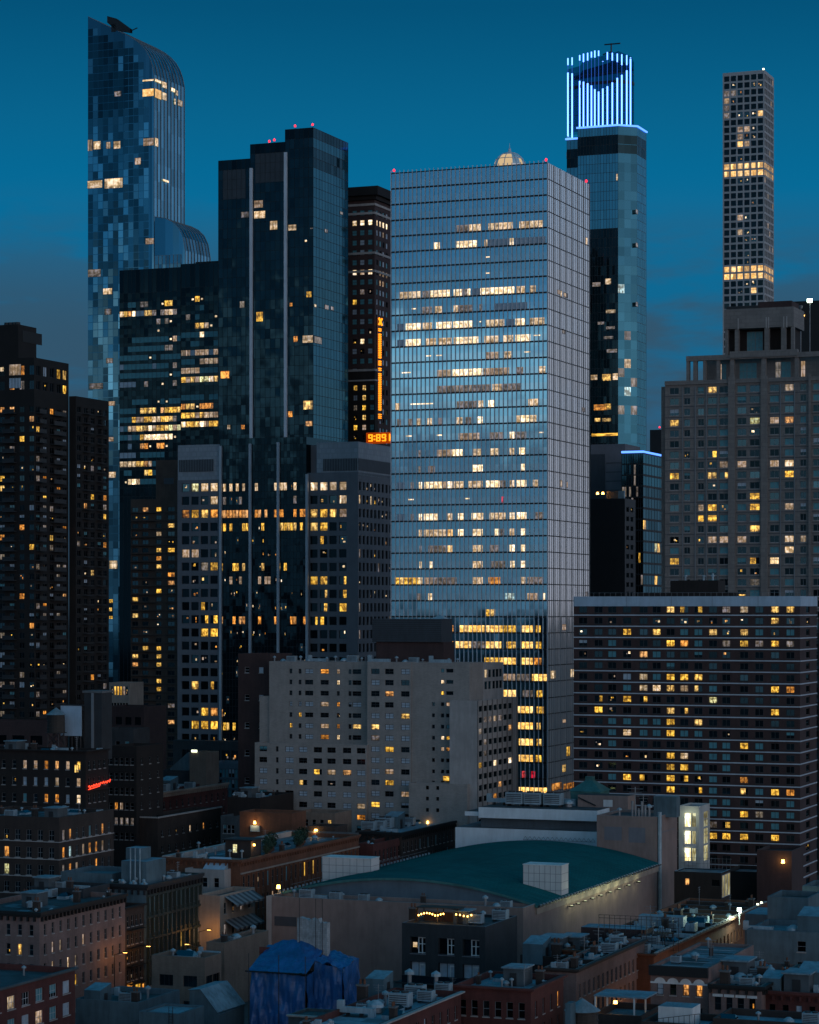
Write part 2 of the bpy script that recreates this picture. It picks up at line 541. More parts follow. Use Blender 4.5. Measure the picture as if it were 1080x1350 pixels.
class B:
    """one building: an Empty at the foot of its corner nearest the camera, local x along the street front
    (the building lies at x < 0), local y away from the camera, z up from the street"""

    def __init__(s, name, label, cat, xc, D, group=None):
        s.X, s.D = (xc - CX) / F * D, D
        s.e = empty(name, (s.X, D, 0), label, cat, group)
        s.wins = []
        s.vis = 1400

    def lx(s, px, y=0.0):
        k = (px - CX) / F
        return (k * (s.D + y * CT) - s.X - y * ST) / (CT + k * ST)

    def ly(s, px, x=0.0):
        k = (px - CX) / F
        return (k * (s.D - x * ST) - s.X - x * CT) / (ST - k * CT)

    def z(s, py, x=0.0, y=0.0):
        return HC + (HY - py) * (s.D - x * ST + y * CT) / F

    def px(s, p):
        X = s.X + p[0] * CT + p[1] * ST
        Y = s.D - p[0] * ST + p[1] * CT
        return CX + F * X / Y, HY - F * (p[2] - HC) / Y, Y

    def w(s, x, y, z=0.0):
        return (s.X + x * CT + y * ST, s.D - x * ST + y * CT, z)

    def part(s, mb, name, smooth=False, parent=None, label=None, kind=None):
        o = mb.build(name, parent or s.e, smooth)
        return tag(o, label, None, None, kind)

    def window(s, pts, code, st):
        s.wins.append((pts, code, st))

    def finish(s, name='window', most=100):
        ws = []
        for pts, code, st in s.wins:
            c = (Vector(pts[0]) + Vector(pts[2])) * 0.5
            x, y, Y = s.px(c)
            a = (Vector(pts[1]) - Vector(pts[0])).length * (pts[3][2] - pts[0][2]) / Y / Y
            vis = -5 < x < 1085 and y < s.vis
            ws.append((0 if vis else 1, -a, len(ws), pts, code, st))
        ws.sort(key=lambda q: q[:3])
        rest = MB()
        for i, q in enumerate(ws):
            if i < most:
                mb = MB()
                fb = MB() if -q[1] * F * F > 45 else None
                glaze(mb, q[3], q[4], q[5], fb)
                o = s.part(mb, name)
                if fb and fb.f:
                    s.part(fb, 'frame', parent=o)
            else:
                glaze(rest, q[3], q[4], q[5])
        if rest.f:
            s.part(rest, name, kind='stuff')
        s.wins = []


def glaze(mb, pts, code, st, fb=None):
    """one window: panes by code, a frame and glazing bars; st = (columns, rows, bar width, frame material)"""
    p0, p1, p2, p3 = [Vector(p) for p in pts]
    U = p1 - p0
    wd = U.length
    U.normalize()
    ht = (p3 - p0).length
    N = U.cross(Vector((0, 0, 1)))
    Z = Vector((0, 0, 1))
    sd = rs()

    def pane(a0, a1, b0, b1, c, n=0.0):
        q = [p0 + U * (wd * a) + Z * (ht * b) + N * n for a, b in ((a0, b0), (a1, b0), (a1, b1), (a0, b1))]
        mb.poly(q, CODE[c], [(a0, b0), (a1, b0), (a1, b1), (a0, b1)], sd)
    if code == 'p':
        k = R.uniform(0.4, 0.65)
        c = ('y', '.') if R.random() < 0.5 else ('.', 'y')
        pane(0, k, 0, 1, c[0])
        pane(k, 1, 0, 1, c[1])
    elif code == 'n':
        pane(0, 1, 0, 1, '.')
        a, b = R.uniform(0.1, 0.7), R.uniform(0.1, 0.6)
        pane(a, a + R.uniform(0.12, 0.3), b, b + R.uniform(0.15, 0.35), R.choice('yWwoT'), 0.01)
        if R.random() < 0.5:
            a, b = R.uniform(0.1, 0.7), R.uniform(0.1, 0.6)
            pane(a, a + R.uniform(0.1, 0.2), b, b + R.uniform(0.1, 0.2), R.choice('ytTo'), 0.014)
    elif code == 'v':      # blind half down over a dark room
        k = R.uniform(0.3, 0.6)
        pane(0, 1, 0, k, '.')
        pane(0, 1, k, 1, R.choice('bg'))
    else:
        pane(0, 1, 0, 1, code)
    nx, ny, bw, fm = st
    if fm:
        d0, d1 = 0.012, 0.05
        e = bw
        mb = fb or mb
        mb.obox(p0, U, N, 0, wd, 0, e, d0, d1, fm)
        mb.obox(p0, U, N, 0, wd, ht - e, ht, d0, d1, fm)
        mb.obox(p0, U, N, 0, e, e, ht - e, d0, d1, fm)
        mb.obox(p0, U, N, wd - e, wd, e, ht - e, d0, d1, fm)
        for i in range(1, nx):
            c = wd * i / nx
            mb.obox(p0, U, N, c - e / 2, c + e / 2, e, ht - e, d0, d1, fm)
        for i in range(1, ny):
            c = ht * i / ny
            mb.obox(p0, U, N, e, wd - e, c - e / 2, c + e / 2, d0 - 0.004, d1 - 0.004, fm)


def facade(mb, face, c, a0, a1, z0, z1, cols, rows, wall, depth=0.25, skip=None):
    """wall with real openings. face 'F' looks along -y at y=c, 'R' looks along +x at x=c"""
    def P(a, d, z):
        return (a, c + d, z) if face == 'F' else (c - d, a, z)
    cols = sorted((max(a0 + .05, p), min(a1 - .05, q)) for p, q in cols if q > a0 + .2 and p < a1 - .2)
    rows = sorted((p, q) for p, q in rows if p > z0 + .05 and q < z1 - .05)
    recs = []

    def W(x0, x1, y0, y1):
        if x1 - x0 > 1e-4 and y1 - y0 > 1e-4:
            mb.poly([P(x0, 0, y0), P(x1, 0, y0), P(x1, 0, y1), P(x0, 0, y1)], wall, [(x0, y0), (x1, y0), (x1, y1), (x0, y1)])
    zc = z0
    for j, (r0, r1) in enumerate(rows):
        W(a0, a1, zc, r0)
        ac = a0
        for i, (p, q) in enumerate(cols):
            if skip and skip(i, j):
                continue
            W(ac, p, r0, r1)
            ac = q
            mb.poly([P(p, 0, r0), P(q, 0, r0), P(q, depth, r0), P(p, depth, r0)], wall)
            mb.poly([P(p, depth, r1), P(q, depth, r1), P(q, 0, r1), P(p, 0, r1)], wall)
            mb.poly([P(p, 0, r0), P(p, depth, r0), P(p, depth, r1), P(p, 0, r1)], wall)
            mb.poly([P(q, depth, r0), P(q, 0, r0), P(q, 0, r1), P(q, depth, r1)], wall)
            recs.append((i, j, [P(p, depth, r0), P(q, depth, r0), P(q, depth, r1), P(p, depth, r1)]))
        W(ac, a1, r0, r1)
        zc = r1
    W(a0, a1, zc, z1)
    return recs, len(cols), len(rows)


def body(b, x0, x1, y0, y1, z0, z1, wall, roof='roof_tar', fr=None, ri=None, par=0.9, cop=None, depth=0.25, name='wall', rname='roof'):
    """box building volume. fr / ri = dict(cols, rows, code(i,j), st, skip)"""
    mb = MB()
    for face, sp, c, a0, a1 in (('F', fr, y0, x0, x1), ('R', ri, x1, y0, y1)):
        sp = sp or dict(cols=[], rows=[], code=None, st=None)
        recs, nc, nr = facade(mb, face, c, a0, a1, z0, z1, sp['cols'], sp['rows'], wall, sp.get('depth', depth), sp.get('skip'))
        for i, j, pts in recs:
            b.window(pts, sp['code'](i, nr - 1 - j), sp['st'])
        sl = sp.get('sill')
        if sl:
            for i, j, pts in recs:
                p, q = Vector(pts[0]), Vector(pts[1])
                U = (q - p).normalized()
                N = U.cross(Vector((0, 0, 1)))
                d = sp.get('depth', depth)
                mb.obox(p, U, N, -.08, (q - p).length + .08, -.16, -.003, d - .05, d + .09, sl)
    mb.poly([(x1, y1, z0), (x0, y1, z0), (x0, y1, z1), (x1, y1, z1)], wall)
    mb.poly([(x0, y1, z0), (x0, y0, z0), (x0, y0, z1), (x0, y1, z1)], wall)
    t = 0.35
    zr = z1 - par
    i0, i1, j0, j1 = x0 + t, x1 - t, y0 + t, y1 - t
    tm = cop or wall
    if par > 0.01:
        for q in ([(x0, y0), (x1, y0), (i1, j0), (i0, j0)], [(x1, y0), (x1, y1), (i1, j1), (i1, j0)],
                  [(x1, y1), (x0, y1), (i0, j1), (i1, j1)], [(x0, y1), (x0, y0), (i0, j0), (i0, j1)]):
            mb.poly([(p[0], p[1], z1) for p in q], tm)
        for (a, c) in (((i0, j0), (i1, j0)), ((i1, j0), (i1, j1)), ((i1, j1), (i0, j1)), ((i0, j1), (i0, j0))):
            mb.poly([(c[0], c[1], zr), (a[0], a[1], zr), (a[0], a[1], z1), (c[0], c[1], z1)], wall)
    b.part(mb, name)
    rb = MB()
    if par > 0.01:
        rb.poly([(i0, j0, zr), (i1, j0, zr), (i1, j1, zr), (i0, j1, zr)], roof)
    else:
        rb.poly([(x0, y0, z1), (x1, y0, z1), (x1, y1, z1), (x0, y1, z1)], roof)
    b.part(rb, rname)
    b.roofz = zr


def spread(a0, a1, n, wd):
    """n openings of width wd evenly set between a0 and a1"""
    s = (a1 - a0) / n
    return [(a0 + s * (i + .5) - wd / 2, a0 + s * (i + .5) + wd / 2) for i in range(n)]


def levels(ztop, step, h, zmin, sill=0.0):
    """rows of openings going down from ztop (head of the top row)"""
    out = []
    z = ztop
    while z - h > zmin:
        out.append((z - h, z))
        z -= step
    return out


def rnd_code(table, seed=1):
    rr = random.Random(seed)
    keys, wts = list(table.keys()), list(table.values())
    cache = {}

    def f(i, j):
        if (i, j) not in cache:
            cache[(i, j)] = rr.choices(keys, wts)[0]
        return cache[(i, j)]
    return f


def map_code(rows, dflt):
    def f(i, j):
        if 0 <= j < len(rows) and 0 <= i < len(rows[j]):
            return rows[j][i]
        return dflt(i, j)
    return f


def beacon(b, x, y, z, r=0.45):
    mb = MB()
    mb.cyl(x, y, z, z + 0.9, 0.08, 0.08, 'metal_dark', 6)
    mb.cyl(x, y, z + 0.9, z + 0.9 + r, r * .7, r, 'beacon_red', 8)
    mb.cyl(x, y, z + 0.9 + r, z + 0.9 + 2 * r, r, r * .4, 'beacon_red', 8)
    b.part(mb, 'beacon_lamp')


def curtain(b, face, c, a0, a1, z0, z1, na, zlines, mat, seedf=None, line='frame_dark', lw=0.12, lh=0.14, name='curtain_wall', depth=.06):
    """plain curtain wall of single panes with thin joints"""
    mb = MB()

    def P(a, z, n=0.0):
        return (a, c - n, z) if face == 'F' else (c + n, a, z)
    st = (a1 - a0) / na
    for j in range(len(zlines) - 1):
        for i in range(na):
            p, q = a0 + st * i, a0 + st * (i + 1)
            m = mat(i, j) if callable(mat) else mat
            mb.poly([P(p, zlines[j]), P(q, zlines[j]), P(q, zlines[j + 1]), P(p, zlines[j + 1])], m, [(0, 0), (1, 0), (1, 1), (0, 1)], rs() if not seedf else seedf(i, j))
    b.part(mb, name)
    if line:
        mb = MB()
        O, U, N = (P(0, 0), (1, 0, 0), (0, -1, 0)) if face == 'F' else (P(0, 0), (0, 1, 0), (1, 0, 0))
        if lw:
            for i in range(na + 1):
                a = a0 + st * i
                mb.obox(O, U, N, a - lw / 2, a + lw / 2, zlines[0], zlines[-1], 0.0, depth, line)
        if lh:
            for z in zlines[1:]:
                mb.obox(O, U, N, a0, a1, z - lh / 2, z + lh / 2, 0.0, depth * .7, line)
        b.part(mb, 'mullion')


def frange(a, b, step):
    n = max(1, int(round((b - a) / step)))
    return [a + (b - a) * i / n for i in range(n + 1)]


def pane_at(b, face, c, px0, px1, py0, py1, code, off=0.03, split=1):
    """a lit window in a curtain wall, given where it shows"""
    if face == 'F':
        a0, a1 = b.lx(px0, c), b.lx(px1, c)
        z0, z1 = b.z(py1, (a0 + a1) / 2, c), b.z(py0, (a0 + a1) / 2, c)
        pts = [(a0, c - off, z0), (a1, c - off, z0), (a1, c - off, z1), (a0, c - off, z1)]
    else:
        a0, a1 = b.ly(px0, c), b.ly(px1, c)
        z0, z1 = b.z(py1, c, (a0 + a1) / 2), b.z(py0, c, (a0 + a1) / 2)
        pts = [(c + off, a0, z0), (c + off, a1, z0), (c + off, a1, z1), (c + off, a0, z1)]
    b.window(pts, code, (split, 1, 0.09, 'frame_dark'))

# ------------------------------------------------------------------ far towers


def waterfall(b, prof, L, y0, ribs, mat_r, rib):
    """extrude a roof-to-wall profile [(x, z)...] (left to right, ending at the street) along y; ribs run down it"""
    sh, rb = MB(), MB()
    n = ribs
    for i in range(n):
        ya, yb = y0 + L * i / n, y0 + L * (i + 1) / n
        for (xa, za), (xb, zb) in zip(prof[:-1], prof[1:]):
            m = max(1, int(abs(za - zb) / 8))
            for k in range(m):
                t0, t1 = k / m, (k + 1) / m
                p = (xa + (xb - xa) * t0, za + (zb - za) * t0)
                q = (xa + (xb - xa) * t1, za + (zb - za) * t1)
                sh.poly([(q[0], ya, q[1]), (q[0], yb, q[1]), (p[0], yb, p[1]), (p[0], ya, p[1])], mat_r, None, rs())
    for i in range(n + 1):
        yc = y0 + L * i / n
        for (xa, za), (xb, zb) in zip(prof[:-1], prof[1:]):
            d = Vector((xb - xa, 0, zb - za)).normalized()
            nn = Vector((-d.z, 0, d.x)) * 0.25
            for (e0, e1) in ((-.12, .12),):
                a, c = Vector((xa, 0, za)), Vector((xb, 0, zb))
                A = [a + Vector((0, yc + e, 0)) for e in (e0, e1)]
                C = [c + Vector((0, yc + e, 0)) for e in (e0, e1)]
                rb.poly([C[0] + nn, C[1] + nn, A[1] + nn, A[0] + nn], rib)
                rb.poly([C[0], C[0] + nn, A[0] + nn, A[0]], rib)
                rb.poly([C[1] + nn, C[1], A[1], A[1] + nn], rib)
    b.part(sh, 'glass_side')
    b.part(rb, 'rib')


def front_of(b, prof, y, mat, back):
    mb = MB()
    x0 = prof[0][0]
    for (xa, za), (xb, zb) in zip(prof[:-1], prof[1:]):
        if xb > xa + 1e-3:
            mb.poly([(xa, y, 0), (xb, y, 0), (xb, y, zb), (xa, y, za)], mat, None, rs())
            mb.poly([(xb, back, 0), (xa, back, 0), (xa, back, za), (xb, back, zb)], mat, None, rs())
    mb.poly([(x0, back, 0), (x0, y, 0), (x0, y, prof[0][1]), (x0, back, prof[0][1])], mat)
    b.part(mb, 'glass_front')


def prof_z(prof, x):
    for (xa, za), (xb, zb) in zip(prof[:-1], prof[1:]):
        if xa <= x <= xb and xb > xa:
            return za + (zb - za) * (x - xa) / (xb - xa)
    return prof[-1][1]


# --- tall tower with the curved top and patchwork glass
b = B('glass_skyscraper', 'very tall blue glass tower with patchwork panes and a curved shoulder', 'skyscraper', 203, 1150)
W, L = -b.lx(116), b.ly(243)
pr = [(b.lx(px), b.z(py, b.lx(px))) for px, py in ((116, 22), (133, 30), (150, 38), (165, 45), (176, 51), (185, 58), (192, 66), (197, 75), (200.5, 85), (203, 98))] + [(0.0, 0.0)]
front_of(b, pr, 0.0, 'glass_navy', L)
waterfall(b, pr, L, 0.0, 9, 'glass_navy', 'frame_grey')
mb = MB()
pw = W / 13
zz = b.z(30)
rr = random.Random(5)
row = 0
sm = {}
while zz > 30:
    for i in range(13):
        if i >= 11 and row < 9 or (i == 12):
            continue
        x0, x1 = -W + pw * i, -W + pw * (i + 1)
        if zz > prof_z(pr, x1) - 3:
            continue
        key = (i // 1, (row + (i % 2)) // 2)
        if key not in sm:
            v = rr.random()
            dark = row < 11 and i < 9 and rr.random() < .78
            sm[key] = (0.02 + 0.10 * v if dark else 0.12 + 0.86 * v ** 1.8, rr.random(), rr.random())
        s_ = sm[key]
        mb.poly([(x0 + .1, -.06, zz - 3.25), (x1 - .1, -.06, zz - 3.25), (x1 - .1, -.06, zz), (x0 + .1, -.06, zz)], 'glass_panel', [(0, 0), (1, 0), (1, 1), (0, 1)], s_)
    zz -= 3.5
    row += 1
b.part(mb, 'patchwork_pane')
for q in (('F', 116, 122, 184, 199, 'T'), ('F', 123, 133, 186, 197, 'w'), ('F', 140, 146, 187, 196, 'T'), ('F', 150, 159, 186, 196, 'w'),
          ('F', 115.5, 135, 238, 248, 'w'), ('F', 138, 162, 235, 248, 'w'), ('F', 188, 203, 104.5, 107, 'W'), ('F', 188, 203, 117, 127, 'G'), ('F', 189, 203, 182, 192, 'T'),
          ('F', 178, 186, 208, 217, 'T'), ('F', 151, 160, 120, 127, 't'), ('F', 116, 133, 355, 365, 't'), ('F', 136, 148, 380, 388, 'w'), ('F', 138, 147, 407, 415, 't'),
          ('F', 140, 149, 472, 479, 't'), ('F', 118, 136, 505, 513, 't'), ('F', 142, 152, 529, 535, 'T'), ('F', 192, 203, 314, 322, 'T'), ('F', 143, 150, 576, 582, 'T'), ('F', 143, 153, 622, 630, 'w'), ('F', 144, 155, 739, 750, 'w'),
          ('F', 144, 149, 790, 795, 'y'), ('F', 144, 148, 801, 806, 'y'), ('F', 144, 149, 812, 816, 'y'),
          ('R', 203.5, 212, 105, 109, 'W'), ('R', 203.5, 212, 118, 130, 'G'), ('R', 213, 219, 122, 132, 'w'), ('R', 213, 219, 108, 116, 'w'), ('R', 225, 230, 116, 121, 'W'), ('R', 231, 234, 119, 126, 'w'),
          ('R', 229, 231, 130, 138, 'W'), ('R', 234, 240, 132, 140, 'w'), ('R', 203.5, 208, 182, 193, 'w'), ('R', 214, 222, 237, 240, 'W')):
    pane_at(b, *q[:1], 0.0, *q[1:5], q[5], off=0.32 if q[0] == 'R' else 0.12, split=2)
b.finish()
bt = b
# its lower wing
b = B('glass_skyscraper_wing', 'lower rounded glass wing stepping down beside the patchwork tower', 'tower wing', 244, 1138)
pr2 = [(b.lx(px), b.z(py, b.lx(px))) for px, py in ((204, 286), (218, 288), (228, 293), (236, 301), (241, 312), (244, 330))] + [(0.0, 0.0)]
L2 = b.ly(277)
front_of(b, pr2, 0.0, 'glass_navy', L2)
waterfall(b, pr2, L2, 0.0, 8, 'glass_navy', 'frame_grey')
curtain(b, 'F', -0.05, pr2[0][0], -2.0, 20, b.z(335), 7, frange(20, b.z(335), 4.0), 'glass_navy', line='frame_grey', lw=.35, lh=.1)
# roof crane
x, y = bt.lx(150), 0.8
t = empty('roof_crane', bt.w(x, y, prof_z(pr, x) + .2), 'black folded roof crane lying on the sloping top of the curved tower', 'crane')
mb = MB()
s = 1150 / F
mb.box(-1.2, 1.2, -1, 1, -1.5, 2.0, 'metal_dark')
t1 = mb.build('base', t)
mb = MB()
for (x0, z0, x1, z1, h0, h1) in ((-4.0 * s * 2.4, 13 * s, 4 * s, 5 * s, 3.0, 5.5), (4 * s, 5 * s, 25 * s, -5 * s, 5.5, 1.8)):
    A, Bq = Vector((x0, 0, z0)), Vector((x1, 0, z1))
    for yy in (-1.0, 1.0):
        mb.poly([(x0, yy, z0 - h0 / 2), (x1, yy, z1 - h1 / 2), (x1, yy, z1 + h1 / 2), (x0, yy, z0 + h0 / 2)], 'metal_dark')
    mb.poly([(x0, -1, z0 + h0 / 2), (x1, -1, z1 + h1 / 2), (x1, 1, z1 + h1 / 2), (x0, 1, z0 + h0 / 2)], 'metal_dark')
    mb.poly([(x0, 1, z0 - h0 / 2), (x1, 1, z1 - h1 / 2), (x1, -1, z1 - h1 / 2), (x0, -1, z0 - h0 / 2)], 'metal_dark')
mb.tube((25 * s, 0, -4.5 * s), (34 * s, 0, -1.5 * s), .25, 'metal_dark')
mb.build('jib', t)

# --- slender white grid tower
b = B('grid_skyscraper', 'extremely slender pale concrete grid tower with two lit bands', 'skyscraper', 1008, 1590)
W, L = -b.lx(953), b.ly(1020.5)
H = b.z(92)
st = 9.72 * 1590 / F
rows = levels(H - 2.2, st, st * .74, b.z(470))
fm = {1: '.n..nn', 2: 'ttn...', 3: 'Tn....', 4: 't.....', 5: 't.nnnG', 7: '..TTn.', 8: '..Tnn.', 9: '..GT..', 11: '..n...', 14: '..nn..', 17: '....n.', 18: '......',
      19: '..Tn..', 21: '..Tn..', 22: '...nn.', 24: '...n..', 25: '...n..', 28: '...nn.', 29: '..n.G.'}


def gc(i, j):
    if j in (12, 13, 26, 27):
        return 'G'
    return fm.get(j, '......')[i].replace('.', 'k')


rg = random.Random(3)
body(b, -W, 0, 0, L, 0, H, 'concrete_light', fr=dict(cols=spread(-W + .4, -.4, 6, W / 6 * .76), rows=rows, code=gc, st=(1, 1, .1, None), depth=.5),
     ri=dict(cols=spread(.4, L - .4, 6, L / 6 * .74), rows=rows, code=lambda i, j: 'G' if j in (12, 13, 26, 27) else ('T' if rg.random() < .05 else 'k'), st=(1, 1, .1, None), depth=.5), par=.5)
b.vis = 405
b.finish()
mb = MB()
mb.cyl(-.8, .8, H, H + 1.2, .6, .6, 'lamp_soft', 8)
b.part(mb, 'beacon_lamp')

# --- tower with the blue light crown
b = B('crown_skyscraper', 'tall teal glass tower with a crown of blue light strips', 'skyscraper', 835, 1100)
k = 1100 / F
xc = b.lx(815)                         # chamfered corner between front and side
yc = 6.0
L = b.ly(852)
W = -b.lx(743)
xs = b.lx(762)
Hb = b.z(165, xc)
zl = frange(20, Hb, 4.1)
mb = MB()
mb.poly([(xc, 0, 0), (0, yc, 0), (0, yc, Hb), (xc, 0, Hb)], 'glass_chamfer')
mb.poly([(0, L, 0), (-W, L, 0), (-W, L, Hb - 2), (0, L, Hb)], 'glass_black')
mb.poly([(-W, L, 0), (-W, 5, 0), (-W, 5, Hb - 2), (-W, L, Hb - 2)], 'glass_black')
mb.poly([(xs, 5, 0), (xs, 0, 0), (xs, 0, Hb), (xs, 5, Hb)], 'glass_black')
mb.poly([(xs, 0, Hb), (xc, 0, Hb), (0, yc, Hb), (0, L, Hb), (xs, L, Hb)], 'roof_tar')
mb.poly([(-W, 5, Hb - 6), (xs, 5, Hb - 6), (xs, L, Hb - 6), (-W, L, Hb - 6)], 'roof_tar')
b.part(mb, 'tower_shaft')
drk = b.z(306, xc)


def cm(i, j):
    z = zl[j]
    if Hb - 13 < z < Hb - 7:
        return 'glass_black'
    return 'glass_black' if z < drk else 'glass_azure'


curtain(b, 'F', -.04, xs, xc, 20, Hb, 14, zl, cm, name='front_curtain_wall')
curtain(b, 'F', 4.95, -W, xs, 20, Hb - 4.1, 4, zl[:-1], lambda i, j: 'glass_black' if Hb - 17 < zl[j] < Hb - 11 else 'glass_azure', name='wing_curtain_wall')
curtain(b, 'R', .04, yc, L, 20, Hb, 9, zl, lambda i, j: 'glass_black' if Hb - 13 < zl[j] < Hb - 7 else 'glass_azure', name='side_curtain_wall')
# chamfer panes
mb = MB()
for j in range(len(zl) - 1):
    for i in range(3):
        t0, t1 = i / 3, (i + 1) / 3
        nrm = Vector((yc, xc, 0)).normalized() * .05
        p = [Vector((xc + (0 - xc) * t0, yc * t0, zl[j])), Vector((xc + (0 - xc) * t1, yc * t1, zl[j]))]
        q = [p[0] + nrm + Vector((0, 0, .15)), p[1] + nrm + Vector((0, 0, .15)), p[1] + nrm + Vector((0, 0, zl[j + 1] - zl[j] - .1)), p[0] + nrm + Vector((0, 0, zl[j + 1] - zl[j] - .1))]
        v = R.random()
        m = 'glass_black' if Hb - 13 < zl[j] < Hb - 7 else 'glass_chamfer'
        if zl[j] < b.z(330) and v < .12:
            m = R.choice(['lit_dim', 'lit_warm', 'lit_cool', 'lit_dim'])
        mb.poly(q, m, [(0, 0), (1, 0), (1, 1), (0, 1)], rs())
b.part(mb, 'corner_curtain_wall')
for q in ((763, 766, 202, 211, 'w'), (747, 751, 200, 209, 't')):
    pane_at(b, 'F', 5.0, *q)
for q in ((812.5, 815, 229, 238, 'w'), (781, 792, 372, 378, 't'), (798, 806, 367, 375, 'w'), (799, 812, 408, 413, 'w'), (788, 797, 424, 428, 't'), (799, 811, 430, 434, 't'), (796, 809, 443, 447, 't'), (800, 814, 460, 465, 't'),
          (779, 788, 494, 501, 'w'), (794, 806, 493, 502, 'y'), (808, 815, 492, 501, 'w'), (783, 800, 533, 541, 'o'), (797, 806, 532, 540, 'y'), (784, 792, 551, 556, 'y'), (794, 806, 551, 556, 'y'), (780, 815, 571, 575, 'y')):
    pane_at(b, 'F', 0.0, *q, off=.12)
for q in ((838, 841, 276, 282, 't'), (838, 841, 320, 326, 't'), (838, 841, 398, 404, 't')):
    pane_at(b, 'R', 0.0, *q, off=.12)
b.finish()
# crown: a glazed screen with light strips
zt = b.z(70, xc)
mb = MB()
c0, c1, cy = b.lx(764), b.lx(812), 9.0
cR = b.lx(833, 10)
ins = 2.2
crn = [(b.lx(748, 9), 9.0, b.z(78)), (b.lx(765, 7), 7.0, b.z(76)), (b.lx(768, ins), ins, b.z(74)), (xc - .5, ins, zt + 1.5), (-ins - .6, yc + 1.0, zt - .5), (-ins - .6, yc + 4.5, zt - 2)]
zt_in = Hb + 9
for (xa, ya, za), (xb2, yb2, zb2) in zip(crn[:-1], crn[1:]):
    mb.poly([(xa, ya, Hb), (xb2, yb2, Hb), (xb2, yb2, zb2), (xa, ya, za)], 'crown_panel')
    mb.poly([(xb2, yb2 + .3, Hb), (xa, ya + .3, Hb), (xa, ya + .3, za), (xb2, yb2 + .3, zb2)], 'crown_panel')
mb.poly([(crn[-1][0], crn[-1][1], Hb), (crn[0][0], L - 6, Hb), (crn[0][0], L - 6, crn[0][2] - 1), (crn[-1][0], crn[-1][1], zt - 2)], 'crown_panel')
mb.poly([(crn[0][0], L - 6, Hb), (crn[0][0], 9, Hb), (crn[0][0], 9, crn[0][2]), (crn[0][0], L - 6, crn[0][2] - 1)], 'crown_panel')
mb.poly([(p[0], p[1], p[2] - 4) for p in crn] + [(crn[0][0], L - 6, crn[0][2] - 4)], 'roof_tar')
b.part(mb, 'crown')
mb = MB()
for (xa, ya, za), (xb2, yb2, zb2) in zip(crn[:-1], crn[1:]):
    A, Bv = Vector((xa, ya, 0)), Vector((xb2, yb2, 0))
    U = (Bv - A).normalized()
    N = U.cross(Vector((0, 0, 1)))
    mb.obox(A, U, N, 0, (Bv - A).length, b.z(106), b.z(102), 0.02, .25, 'metal_black')
    for zz in frange(Hb + 3, b.z(80), 4.0)[:-1]:
        mb.obox(A, U, N, 0, (Bv - A).length, zz, zz + .18, 0.02, .16, 'frame_dark')
b.part(mb, 'crown_band')
for px, top, gap in ((749.5, 77, (86, 96)), (755, 76, (86, 97)), (765, 73, (80, 107)), (770, 71, (82, 108)), (775.5, 70, (80, 110)), (780.5, 68.5, (76, 113)), (785, 67, (76, 118)), (790, 67, (74, 121)),
                     (795.5, 81, (81.5, 117)), (801.5, 69, (79, 114)), (808, 70, (80, 109)), (814.5, 71, (82, 103)), (820.5, 72, (86, 99)), (827, 73, (86, 93)), (832, 76, (77, 78))):
    # place on the crown line that shows at this pixel
    for (xa, ya, za), (xb2, yb2, zb2) in zip(crn[:-1], crn[1:]):
        pa, pb = b.px((xa, ya, Hb))[0], b.px((xb2, yb2, Hb))[0]
        if pa - .6 <= px <= pb + .6:
            t_ = (px - pa) / (pb - pa)
            x, y = xa + (xb2 - xa) * t_, ya + (yb2 - ya) * t_
            break
    mb = MB()
    o = .5
    bot = Hb + (0.2 if px > 760 else -3)
    for z0, z1, m, r in ((bot, b.z(gap[1], x, y), 'led_blue', .30), (b.z(gap[1], x, y), b.z(gap[0], x, y), 'led_dim', .07), (b.z(gap[0], x, y), b.z(top, x, y), 'led_blue', .24)):
        if z1 > z0:
            mb.box(x - r, x + r, y - o - .25, y - o, z0, z1, m)
    b.part(mb, 'light_strip')
mb = MB()
zc_ = Hb + .05
e = .5
for A, C in (((xs - .5, -.5), (xc, -.5)), ((xc, -.5), (.4, yc - .3)), ((.4, yc - .3), (.4, L))):
    A3, C3 = Vector((A[0], A[1], zc_)), Vector((C[0], C[1], zc_))
    mb.tube(A3, C3, .40, 'led_line', 6)
mb.tube((-W - .5, 4.4, Hb - 3.6), (xs - .5, 4.4, Hb - 3.6), .40, 'led_line', 6)
b.part(mb, 'cornice_light')
mb = MB()
mx, my = b.lx(806, 12), 12
zb = b.z(76, mx, my)
mb.tube((mx, my, zb - 6), (mx, my, b.z(57, mx, my)), .35, 'metal_dark')
mb.tube((b.lx(797, 12), my, b.z(58, mx, my)), (b.lx(818, 12), my, b.z(58, mx, my)), .3, 'metal_dark')
mb.tube((b.lx(795, 12), my, b.z(71, mx, my)), (mx, my, b.z(68, mx, my)), .3, 'metal_dark')
b.part(mb, 'roof_mast')

